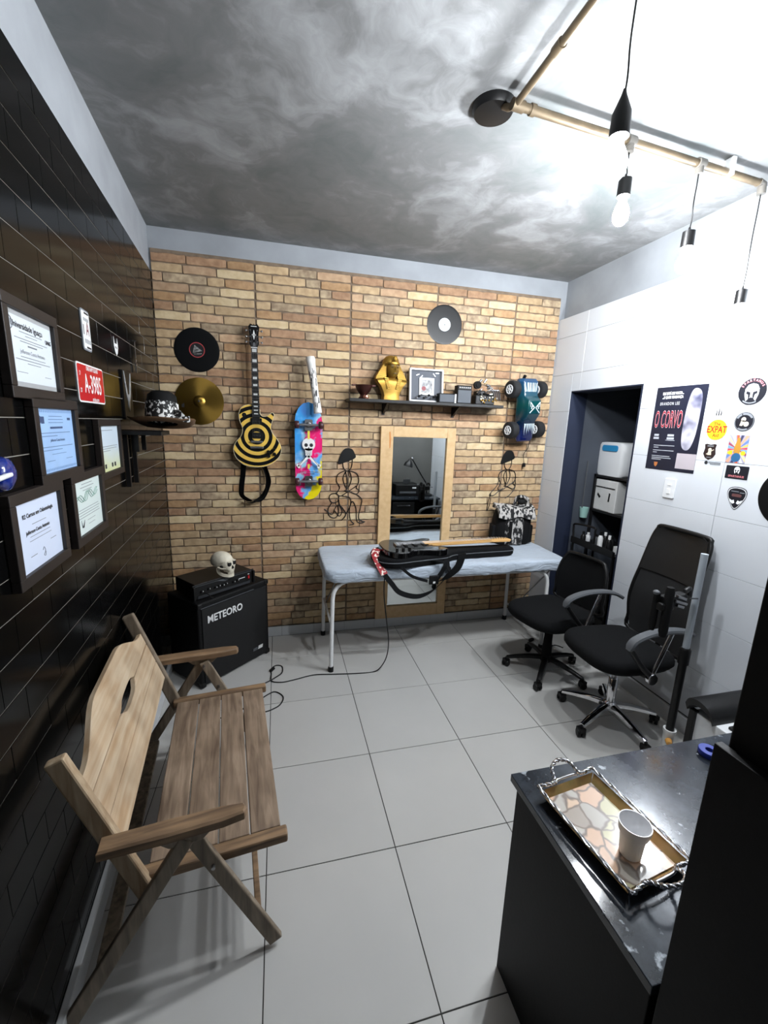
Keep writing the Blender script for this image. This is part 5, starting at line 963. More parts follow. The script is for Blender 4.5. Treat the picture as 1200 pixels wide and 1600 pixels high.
# ---- gig bag and black guitar lying on the table
ang = R_(3); GB = onfloor(690, 862, BZ + 0.03); gb = thing('guitar_case', 'black soft guitar case lying open on the massage table', 'guitar case', T(1.3, -0.115, BZ + 0.008, ang))
co = [(-0.56, -0.02), (-0.53, -0.14), (-0.43, -0.185), (-0.28, -0.165), (-0.16, -0.15), (-0.02, -0.13), (0.08, -0.075), (0.3, -0.06), (0.58, -0.055), (0.62, -0.01), (0.58, 0.05), (0.3, 0.06), (0.08, 0.08), (-0.02, 0.14), (-0.16, 0.16), (-0.3, 0.17), (-0.45, 0.18), (-0.54, 0.12)]
oc = [(v.x, v.y) for v in crom([(a, b, 0) for a, b in co], 4, True)]
MB().loft([[(x * k, y * k, z) for x, y in oc] for k, z in ((0.97, 0.0), (1.0, 0.012), (1.0, 0.05), (0.985, 0.062), (0.93, 0.066), (0.5, 0.066))], True).build('shell', M_fabric, gb, smooth=50)
MB().tube([(x * 1.002, y * 1.002, 0.04) for x, y in oc], 0.004, 6, closed=True).build('zip', M_grey, gb, smooth=50)
eg = thing('black_electric_guitar', 'glossy black electric guitar with maple neck lying on its soft case', 'guitar', T(1.3, -0.115, BZ + 0.082, ang) @ Matrix.Rotation(R_(2), 4, 'X'))
go = [(-0.5, 0.0), (-0.49, 0.09), (-0.43, 0.15), (-0.34, 0.15), (-0.27, 0.115), (-0.2, 0.125), (-0.12, 0.15), (-0.06, 0.14), (-0.065, 0.11), (-0.11, 0.07), (-0.115, 0.03), (-0.105, -0.02), (-0.06, -0.055), (-0.02, -0.1), (-0.02, -0.135), (-0.1, -0.145), (-0.19, -0.125), (-0.27, -0.125), (-0.35, -0.165), (-0.44, -0.155), (-0.49, -0.09)]
og = [(v.x, v.y) for v in crom([(a, b, 0) for a, b in go], 4, True)]; og = og if sum(og[i - 1][0] * og[i][1] - og[i][0] * og[i - 1][1] for i in range(len(og))) > 0 else og[::-1]
MB().prism(og, 0, 0.044, bev=0.006).build('body', M_blackg, eg, smooth=35)
MB().loft([[(-0.13, -0.028, 0.03), (-0.13, 0.028, 0.03), (-0.13, 0.028, 0.052), (-0.13, -0.028, 0.052)], [(0.42, -0.021, 0.034), (0.42, 0.021, 0.034), (0.42, 0.021, 0.052), (0.42, -0.021, 0.052)]]).build('neck', M_maple, eg, bevel=0.004)
nb = MB().loft([[(-0.16, -0.028, 0.052), (-0.16, 0.028, 0.052), (-0.16, 0.028, 0.058), (-0.16, -0.028, 0.058)], [(0.42, -0.021, 0.052), (0.42, 0.021, 0.052), (0.42, 0.021, 0.058), (0.42, -0.021, 0.058)]]).build('fretboard', M_maple, eg)
for n in range(1, 21): x = 0.42 - 0.64 * (1 - 2 ** (-n / 12)); MB().box((x, 0, 0.0588), (0.002, 0.044, 0.0016)).build('fret', M_steel, nb)
hs2 = MB().prism([(0.42, -0.021), (0.47, -0.026), (0.58, -0.03), (0.605, -0.01), (0.59, 0.03), (0.47, 0.055), (0.44, 0.03), (0.42, 0.021)], 0.036, 0.05).build('headstock', M_maple, eg, bevel=0.002)
for i in range(6): x = 0.455 + i * 0.023; MB().cyl((x, 0.055 - i * 0.003, 0.043), (x, 0.08 - i * 0.003, 0.043), 0.0035, n=8).ell((x, 0.085 - i * 0.003, 0.043), (0.007, 0.009, 0.005), 10, 6).build('tuning_peg', M_chrome, eg, smooth=40); MB().cyl((x, 0.01, 0.05), (x, 0.01, 0.064), 0.004, n=8).build('string_post', M_chrome, eg)
pgd = MB().prism([(-0.36, 0.06), (-0.37, -0.03), (-0.25, -0.09), (-0.12, -0.1), (-0.1, -0.03), (-0.12, 0.06), (-0.2, 0.08)], 0.044, 0.046).build('pickguard', mat('dark smoked plastic', (26, 26, 28), 0.15), eg)
for x in (-0.31, -0.235, -0.16): MB().prism([(a + x, b) for a, b in rrect(0.03, 0.082, 0.01, 3)], 0.045, 0.054).build('pickup', M_black, eg, bevel=0.002)
MB().box((-0.375, 0, 0.051), (0.035, 0.075, 0.014)).build('bridge', M_chrome, eg, bevel=0.003)
for x, y in ((-0.31, -0.1), (-0.36, -0.105), (-0.41, -0.11)): MB().lathe([(0.012, 0.044), (0.011, 0.06), (0.001, 0.061)], 16, Matrix.Translation((x, y, 0))).build('knob', M_black, eg, smooth=40)
for i in range(6): MB().tube([(-0.375, -0.026 + i * 0.0104, 0.06), (0.42, -0.0175 + i * 0.007, 0.0615), (0.455 + i * 0.023, 0.01, 0.06)], 0.0006, 4).build('string', M_steel, eg)
# straps hanging over the table edge
def bedpt(px, py, Y): return on(px, py, 1, Y)
ye = BYa - 0.028
gs = thing('guitar_strap', 'black guitar strap with red and white printed end hanging over table edge', 'strap', T(0.78, -0.2, BZ))
def sr(l): return [Vector(p) - Vector((0.78, -0.2, BZ)) for p in l]
path = crom([(0.775, -0.13, BZ + 0.105), (0.745, -0.2, BZ + 0.08), (0.76, -0.27, BZ + 0.03), (0.79, ye - 0.005, BZ - 0.03)], 6)
MB().ribbon(sr(path), 0.055, 0.004, (1, 0.2, 0)).build('printed_end', ramp(mat('red skull print webbing', (214, 206, 196), 0.7, col2=(140, 18, 28), vscale=48, detail=1.0), 0.54, 0.6), gs, smooth=50)
path = crom([(0.79, ye - 0.005, BZ - 0.03), bedpt(612, 912, ye), bedpt(625, 926, ye), bedpt(650, 932, ye), bedpt(672, 925, ye), bedpt(690, 910, ye), bedpt(702, 893, ye), (1.27, ye + 0.01, BZ + 0.01), (1.3, -0.2, BZ + 0.065)], 6)
MB().ribbon(sr(path), 0.04, 0.004, [Vector((0.75, 0.5, 0.3))] * len(path)).build('webbing', M_fabric, gs, smooth=50)
cs_ = thing('case_strap', 'black webbing strap with buckle hanging from the guitar case over table edge', 'strap', T(1.15, -0.25, BZ)); O2 = Vector((1.15, -0.25, BZ))
path = crom([(0.9, -0.295, BZ + 0.02), bedpt(628, 888, ye - 0.012), bedpt(645, 901, ye - 0.014), bedpt(668, 908, ye - 0.014)], 6); MB().ribbon([p - O2 for p in path], 0.022, 0.003, (0.2, 0.4, 1)).build('webbing', M_fabric, cs_, smooth=50)
path = crom([(1.16, -0.27, BZ + 0.045), bedpt(696, 880, ye - 0.012), bedpt(686, 900, ye - 0.012), bedpt(678, 910, ye - 0.012)], 6); MB().ribbon([p - O2 for p in path], 0.034, 0.003, (1, 0.1, 0)).build('webbing', M_fabric, cs_, smooth=50)
path = crom([(1.4, -0.24, BZ + 0.05), bedpt(722, 866, ye - 0.002), bedpt(716, 885, ye - 0.012), bedpt(700, 900, ye - 0.014), bedpt(680, 911, ye - 0.014)], 6); MB().ribbon([p - O2 for p in path], 0.06, 0.004, [Vector((1, 0.1, 0.4))] * len(path)).build('shoulder_pad', M_fabric, cs_, smooth=50)
b0 = bedpt(678, 906, ye - 0.016) - O2; MB().box(b0, (0.075, 0.014, 0.07)).build('buckle', M_black, cs_, bevel=0.006); MB().box(b0 + Vector((0.0, -0.009, -0.018)), (0.018, 0.004, 0.014)).build('buckle_tag', M_white, cs_)
# ---- backpack
def camo():
    m = bpy.data.materials.new('grey camouflage canvas'); m.use_nodes = True; q = NT(m); tc = q.a('ShaderNodeTexCoord'); mp = q.a('ShaderNodeMapping'); mp.inputs['Scale'].default_value = (26, 26, 13); q.link(tc.outputs['Object'], mp.inputs['Vector'])
    v = q.a('ShaderNodeTexNoise'); v.inputs['Scale'].default_value = 1.6; v.inputs['Detail'].default_value = 2; q.link(mp.outputs[0], v.inputs['Vector']); rp = q.a('ShaderNodeValToRGB'); rp.color_ramp.interpolation = 'CONSTANT'; e = rp.color_ramp.elements
    e[0].color = s2l((14, 14, 15)); e[1].position = 0.47; e[1].color = s2l((92, 92, 92)); x = e.new(0.52); x.color = s2l((176, 172, 168)); q.link(v.outputs['Fac'], rp.inputs[0]); q.link(rp.outputs[0], q.b.inputs['Base Color']); q.b.inputs['Roughness'].default_value = 0.85; return m
M_camo = camo(); bpk = thing('backpack', 'black and grey camouflage backpack standing on the right of the massage table', 'backpack', T(2.1, 0.24, BZ + 0.004, R_(-8)))
rg = []
for z, a, b in ((0, 0.15, 0.075), (0.02, 0.165, 0.085), (0.12, 0.17, 0.095), (0.24, 0.165, 0.09), (0.3, 0.15, 0.075), (0.33, 0.11, 0.05)): rg.append([(x, y, z) for x, y in rrect(2 * a, 2 * b, b * 0.8, 5)])
MB().loft(rg).build('body', M_blackm, bpk, smooth=50)
MB().loft([[(x - 0.01, -0.09 + y * 0.0 - yy, z) for x, yy in ((-0.085 * k, 0), (-0.07 * k, 0.018), (0.07 * k, 0.018), (0.085 * k, 0))] for z, k in ((0.01, 0.95), (0.1, 1.0), (0.2, 1.0), (0.245, 0.9))]).build('front_panel', M_camo, bpk, smooth=40)
MB().box((-0.052, -0.114, 0.12), (0.03, 0.012, 0.2)).build('front_strap', M_blackm, bpk, bevel=0.004)
for sx in (-1, 1): MB().loft([[(sx * 0.165 + sx * x, y, z) for x, y in ((-0.02, -0.05), (0.025, -0.04), (0.025, 0.04), (-0.02, 0.05))] for z in (0.01, 0.1, 0.17)]).build('side_pocket', M_blackm, bpk, bevel=0.01)
fl = []
for i in range(9):
    t_ = i / 8; zz = 0.345 - 0.02 * math.sin(t_ * math.pi); fl.append([(-0.165 + 0.33 * t_, y, z0 + 0.014 * math.sin(t_ * 9 + y * 30)) for y, z0 in ((0.07, 0.3), (0.05, 0.345), (-0.02, 0.35), (-0.09, 0.33), (-0.115, 0.285), (-0.118, 0.25), (-0.106, 0.25), (-0.08, 0.3), (-0.01, 0.33), (0.05, 0.32))])
MB().loft(fl).build('top_flap', M_camo, bpk, smooth=60)
MB().tube(crom([(0.02, 0.02, 0.345), (0.03, 0.0, 0.41), (0.07, -0.02, 0.425), (0.12, -0.02, 0.4), (0.13, 0.0, 0.34)], 5), 0.016, 8).build('carry_handle', M_camo, bpk, smooth=60); MB().ell((0.075, 0.0, 0.38), (0.04, 0.03, 0.03), 14, 8).build('rolled_opening', M_dark, bpk, smooth=60)

# ---- bass amplifier, head and skull
AA = Vector((-0.451, -0.301, 0)); AB = Vector((-0.02, 0.105, 0)); au = (AB - AA).normalized(); an = Vector((au.y, -au.x, 0)); AW = (AB - AA).length; AH, AD = 0.615, 0.35
MA = Matrix(((au.x, an.x, 0, AA.x), (au.y, an.y, 0, AA.y), (0, 0, 1, 0), (0, 0, 0, 1)))      # x along the front, y out of the front
MA = Matrix(((au.x, 0, an.x, AA.x), (au.y, 0, an.y, AA.y), (0, 1, 0, 0), (0, 0, 0, 1)))      # x along, y up, z out of the front
amp = thing('bass_amplifier', 'large black speaker cabinet with white lettering in the corner', 'amplifier', MA)
MB().box((AW / 2, AH / 2 + 0.008, -AD / 2), (AW, AH - 0.016, AD)).build('cabinet', M_tolex, amp, bevel=0.012, seg=3)
for x in (0.05, AW - 0.05):
    for z in (-0.05, -AD + 0.05): MB().cyl((x, 0, z), (x, 0.012, z), 0.018, n=12).build('rubber_foot', M_black, amp)
M_grill = mat('black speaker cloth', (10, 10, 11), 0.9, bump=0.5, bscale=700)
gr = MB().box((AW / 2, AH / 2 - 0.008, 0.002), (AW - 0.05, AH - 0.075, 0.012)).build('grille', M_grill, amp, bevel=0.003); MB().box((AW / 2 - 0.06, AH - 0.036, 0.006), (AW - 0.16, 0.003, 0.006)).build('trim_line', M_grey, amp)
k = MB(); k.text('METEORO', 0.072, Mt(0.202, 0.486, 0.011), bold=0.0014, sx=0.84, spacing=1.02, ext=0.0012); k.build('name_lettering', M_white, gr)
MB().box((AW - 0.145, 0.098, 0.011), (0.042, 0.02, 0.003)).build('model_badge', M_grey, gr); MB().prism([(AW - 0.118, 0.088), (AW - 0.078, 0.088), (AW - 0.072, 0.112), (AW - 0.112, 0.112)], 0.008, 0.012).build('model_badge', M_white, gr)
for x in (0, AW):
    for y in (0.01, AH - 0.004): MB().box((x + (0.016 if x == 0 else -0.016), y + (0.014 if y < 0.1 else -0.014), -0.012), (0.036, 0.036, 0.036)).build('corner_guard', M_black, amp, bevel=0.008)
hA, hB = Vector((-0.478, -0.245, AH)), Vector((-0.135, 0.035, AH)); hu = (hB - hA).normalized(); hn = Vector((hu.y, -hu.x, 0)); HW = 0.45; HH, HD = 0.112, 0.25
head = thing('amplifier_head', 'black rack amplifier head with knobs resting on the speaker cabinet', 'amplifier', Matrix(((hu.x, 0, hn.x, hA.x), (hu.y, 0, hn.y, hA.y), (0, 1, 0, AH + 0.0), (0, 0, 0, 1))))
MB().box((HW / 2, HH / 2 + 0.006, -HD / 2), (HW - 0.02, HH - 0.012, HD)).build('case', M_black, head, bevel=0.002); MB().box((HW / 2, HH / 2 + 0.004, 0.002), (HW + 0.02, HH - 0.01, 0.006)).build('faceplate', M_black, head, bevel=0.002)
MB().box((HW / 2, 0.02, 0.006), (HW - 0.05, 0.018, 0.004)).build('lower_strip', mat('dark grey metal', (58, 60, 64), 0.4, metal=0.5), head)
MB().box((HW / 2, HH - 0.012, 0.006), (HW - 0.02, 0.002, 0.003)).build('edge_line', M_grey, head); MB().prism([(HW / 2 - 0.06, HH - 0.012), (HW / 2, HH - 0.03), (HW / 2 + 0.06, HH - 0.012)], 0.005, 0.008).build('badge', M_grey, head)
for i, x in enumerate((0.05, 0.1, 0.15, 0.175, 0.205, 0.23, 0.29, 0.32)): MB().lathe([(0.009, 0), (0.008, 0.014), (0.001, 0.015)], 14, Matrix.Translation((x, 0.056 + (0.004 if i % 2 else 0), 0.005))).build('knob', M_black, head, smooth=40); MB().box((x + 0.004, 0.062 + (0.004 if i % 2 else 0), 0.021), (0.003, 0.008, 0.002)).build('knob_mark', M_white, head)
MB().box((0.36, 0.066, 0.006), (0.05, 0.004, 0.002)).build('model_print', M_whitep, head); MB().box((0.415, 0.06, 0.008), (0.012, 0.022, 0.006)).build('power_switch', M_red, head); MB().box((0.415, 0.082, 0.007), (0.012, 0.004, 0.003)).build('switch_print', M_whitep, head)
for x in (-0.004, HW + 0.004): MB().box((x, HH / 2, 0.01), (0.014, HH - 0.02, 0.024)).build('rack_ear', M_black, head, bevel=0.003)
MB().tube(crom([(0.06, 0.05, 0.02), (0.07, 0.045, 0.05), (0.09, 0.02, 0.06), (0.11, 0.008, 0.04)], 6), 0.003, 6).build('input_lead', M_black, head, smooth=50)
# skull (faces right and towards the camera)
sp0 = on(345, 888, 2, AH + HH); sk_ = thing('skull', 'cream resin human skull on top of the amplifier head', 'skull', T(-0.31, -0.075, AH + HH + 0.001, R_(-32)))
def crfn(v):
    v = v.copy()
    if v.x > 0.2 and v.z < -0.1: v.y *= 0.86
    if v.z < -0.45: v.z = -0.45 - (abs(v.z) - 0.45) * 0.35
    v.x += 0.05 * (v.z < 0) * v.z; return v
cr = MB(); cr.ell((-0.012, 0, 0.108), (0.082, 0.062, 0.064), 32, 22, None, crfn)
cr.loft([[(x0 + a * dx, b * dy, z) for a, b in ((-1, -1), (0.5, -1), (0.92, -0.66), (1.0, 0), (0.92, 0.66), (0.5, 1), (-1, 1))] for z, x0, dx, dy in ((0.036, 0.05, 0.026, 0.024), (0.05, 0.05, 0.03, 0.029), (0.066, 0.046, 0.03, 0.044), (0.082, 0.042, 0.031, 0.05), (0.1, 0.04, 0.034, 0.051), (0.118, 0.036, 0.03, 0.045))]); cr.build('cranium', M_bone, sk_, smooth=60)
for sy in (-1, 1):
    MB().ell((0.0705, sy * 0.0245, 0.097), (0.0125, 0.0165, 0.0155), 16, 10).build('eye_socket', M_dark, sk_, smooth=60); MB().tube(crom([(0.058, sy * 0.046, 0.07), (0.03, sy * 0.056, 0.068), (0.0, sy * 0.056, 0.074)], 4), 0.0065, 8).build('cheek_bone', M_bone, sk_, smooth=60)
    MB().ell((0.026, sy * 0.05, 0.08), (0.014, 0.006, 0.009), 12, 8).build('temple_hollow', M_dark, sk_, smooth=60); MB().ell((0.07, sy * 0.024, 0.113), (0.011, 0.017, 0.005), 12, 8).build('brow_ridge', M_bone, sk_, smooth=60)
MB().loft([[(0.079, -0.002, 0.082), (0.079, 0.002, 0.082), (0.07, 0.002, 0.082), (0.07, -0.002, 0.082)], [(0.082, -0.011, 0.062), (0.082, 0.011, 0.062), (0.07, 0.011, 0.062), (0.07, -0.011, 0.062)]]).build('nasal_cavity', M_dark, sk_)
jaw = MB(); jp = crom([(-0.005, -0.05, 0.062), (0.0, -0.048, 0.03), (0.03, -0.04, 0.012), (0.062, -0.024, 0.007), (0.076, 0, 0.007), (0.062, 0.024, 0.007), (0.03, 0.04, 0.012), (0.0, 0.048, 0.03), (-0.005, 0.05, 0.062)], 5); jaw.ribbon([p + Vector((0, 0, 0.006)) for p in jp], 0.02, 0.008, (0, 0, 1)); jaw.build('jaw', M_bone, sk_, smooth=60)
for row, z in ((0, 0.0375), (1, 0.028)):
    for i in range(10):
        a = -1.25 + 2.5 * i / 9; MB().box((0, 0, 0), (0.005, 0.0052, 0.0088), Matrix.Translation((0.05 + 0.0265 * math.cos(a), 0.026 * math.sin(a), z)) @ Matrix.Rotation(a, 4, 'Z')).build('tooth', M_bone, sk_)
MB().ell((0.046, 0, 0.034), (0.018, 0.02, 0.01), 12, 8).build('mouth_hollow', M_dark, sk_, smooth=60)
# instrument cable across the floor
cf = [(0.79, -0.318, BZ - 0.02), (0.8, -0.322, 0.5), (0.83, -0.31, 0.25), (0.9, -0.1, 0.012), (0.93, 0.0, 0.005), (0.84, -0.211, 0.004), (0.74, -0.314, 0.004), (0.621, -0.308, 0.004), (0.45, -0.295, 0.004), (0.298, -0.275, 0.004), (0.159, -0.307, 0.004), (0.071, -0.321, 0.004), (-0.0, -0.29, 0.004), (-0.0, -0.2, 0.004), (-0.005, -0.15, 0.006), (0.03, -0.1, 0.004), (0.075, -0.12, 0.004), (0.075, -0.2, 0.004), (0.03, -0.26, 0.009), (-0.04, -0.31, 0.006), (-0.164, -0.38, 0.004), (-0.261, -0.44, 0.004), (-0.27, -0.5, 0.004), (-0.15, -0.56, 0.004), (-0.03, -0.45, 0.004), (0.028, -0.422, 0.004), (0.078, -0.481, 0.004), (0.069, -0.546, 0.004), (0.029, -0.59, 0.004), (-0.06, -0.62, 0.004), (-0.3, -0.62, 0.004)]
cf = [(0.79, -0.322, BZ - 0.06)] + [tuple(on(x, y, 1, -0.325)) for x, y in ((600, 930), (604, 970), (607, 1000), (605, 1022), (598, 1038))] + [tuple(onfloor(586, 1049, 0.0045)), tuple(onfloor(560, 1052, 0.0045)), (0.45, -0.295, 0.0045)] + cf[9:]
tag(MB().tube(crom(cf, 5), 0.0042, 6).build('instrument_cable', M_black, None, smooth=60), 'thin black instrument cable looped on floor tiles between amplifier and table', 'cable')
p = (0.005, -0.16, 0.0105); tag(MB().tube([(p[0] - 0.012, p[1] - 0.016, p[2]), (p[0] + 0.012, p[1] + 0.016, p[2])], [0.0125, 0.0105], 10).build('cable_tie', M_black, None, smooth=40), 'small black tie around the coiled cable on floor', 'cable tie')

# ---- wooden folding bench
BS = -0.11; bu = Vector((BS, 1, 0)).normalized(); bn = Vector((1, -BS, 0)).normalized(); BO = Vector((0.036, -1.834, 0))
MBn = Matrix(((bn.x, bu.x, 0, BO.x), (bn.y, bu.y, 0, BO.y), (0, 0, 1, 0), (0, 0, 0, 1)))    # x = out from the wall, y = along, z = up
be = thing('folding_bench', 'weathered wooden folding bench with armrests against the black tiled wall', 'bench', MBn)
L0, L1 = 0.0, 0.905
# seat: four planks along y, rails at the ends
x0, x1 = -0.375, 0.03; pw = (x1 - x0 - 0.012) / 4
for i in range(4):
    a = x0 + i * (pw + 0.004); o = MB().box((0, 0, 0), (pw, L1 - L0 - 0.09, 0.02)).build('seat_plank', W_seat, be, Matrix.Translation((a + pw / 2, (L0 + L1) / 2, 0.405)), bevel=0.004)
for y in (L0 + 0.022, L1 - 0.022): MB().box((0, 0, 0), (x1 - x0 + 0.04, 0.04, 0.036)).build('seat_rail', W_arm, be, Matrix.Translation(((x0 + x1) / 2, y, 0.4)), bevel=0.006)
for x in (x0 + 0.05, x1 - 0.05): MB().box((0, 0, 0), (0.03, L1 - L0 - 0.1, 0.03)).build('under_bearer', W_seat, be, Matrix.Translation((x, (L0 + L1) / 2, 0.379)), bevel=0.003)
# back stiles and three shaped boards
SB, ST = Vector((-0.385, 0, 0.385)), Vector((-0.56, 0, 0.885)); sd = (ST - SB).normalized(); snrm = Vector((sd.z, 0, -sd.x))
for y in (L0 + 0.0, L1): MB().bar(SB - sd * 0.03 + Vector((0, y, 0)), ST + Vector((0, y, 0)), 0.03, 0.05, snrm).build('back_stile', W_leg if y > 0.5 else W_back, be, bevel=0.006)
MBk = Matrix(((0, sd.x, snrm.x, SB.x), (1, 0, 0, 0), (0, sd.z, snrm.z, SB.z), (0, 0, 0, 1)))   # x along bench, y up the back, z out of the back
ya, yb2 = L0 + 0.018, L1 - 0.018; BL = ya + yb2
def board(z0, z1, top=None, bottom=None, name='back_board'):
    n = 28; P = []
    for i in range(n + 1): t_ = i / n; P.append((ya + (yb2 - ya) * t_, z0 + (bottom(t_) if bottom else 0)))
    for i in range(n, -1, -1): t_ = i / n; P.append((ya + (yb2 - ya) * t_, z1 + (top(t_) if top else 0)))
    MB().prism(P, -0.002, 0.017, None, bev=0.0025).build(name, W_board, be, MBk, smooth=30)
board(0.165, 0.263); board(0.267, 0.365, bottom=None, top=lambda t_: -0.03 * max(0, 1 - ((t_ - 0.55) / 0.13) ** 4) if abs(t_ - 0.55) < 0.13 else 0)
board(0.369, 0.44, top=lambda t_: -0.012 + 0.088 * (lambda u: u * u * (3 - 2 * u))(min(1, max(0, (min(t_, 1 - t_) - 0.03) / 0.3))), bottom=lambda t_: 0.022 * max(0, 1 - ((t_ - 0.55) / 0.13) ** 4) if abs(t_ - 0.55) < 0.13 else 0)
rnd = random.Random(9)
# armrests, crossed legs, stretchers
for side, y in ((-1, L0 - 0.042), (1, L1 + 0.05)):
    P = [(-0.475, -0.026), (-0.3, -0.03), (-0.15, -0.027), (-0.088, -0.018), (-0.08, 0.0), (-0.088, 0.018), (-0.15, 0.027), (-0.3, 0.03), (-0.475, 0.026)]
    MB().prism(P, 0.59, 0.62, Matrix.Translation((0, y, 0)), bev=0.006).build('armrest', W_arm, be, smooth=40)
    MB().prism([(-0.34, 0.592), (-0.17, 0.592), (-0.21, 0.555), (-0.3, 0.555)], -0.012, 0.012, Matrix.Translation((0, y + side * 0.004, 0)) @ Matrix.Rotation(R_(90), 4, 'X')).build('armrest_block', W_leg, be, bevel=0.003)
    yl = y - side * 0.014; PV = Vector((-0.25, yl, 0.572)); FF = Vector((0.0, yl, 0.006)); FR = Vector((-0.6, yl + side * 0.018, 0.006))
    MB().bar(FF, PV + (PV - FF).normalized() * 0.0, 0.02, 0.046, (0, side, 0)) if 0 else None
    def leg(a, b, yy, nm='leg'):
        d = (b - a).normalized(); up = Vector((d.z, 0, -d.x)); MB().bar((a.x, yy, a.z + 0.018), (b.x, yy, b.z), 0.02, 0.046, up).build(nm, W_leg, be, bevel=0.004)
    leg(FF, PV, yl); leg(FR, PV, yl + side * 0.022)
    MB().cyl((PV.x, yl - 0.03, PV.z - 0.02), (PV.x, yl + 0.05, PV.z - 0.02), 0.006, n=10).build('pivot_bolt', M_steel, be, smooth=40); q_ = FF.lerp(PV, 0.74); MB().cyl((q_.x, yl - 0.02, q_.z), (q_.x, yl + 0.02, q_.z), 0.006, n=10).build('pivot_bolt', M_steel, be, smooth=40)
MB().box((0, 0, 0), (0.02, L1 - L0 + 0.06, 0.045)).build('stretcher', W_arm, be, Matrix.Translation((-0.055, (L0 + L1) / 2, 0.16)), bevel=0.003)
MB().box((0, 0, 0), (0.045, L1 - L0 + 0.04, 0.022)).build('stretcher', W_leg, be, Matrix.Translation((-0.5, (L0 + L1) / 2, 0.17)), bevel=0.003)
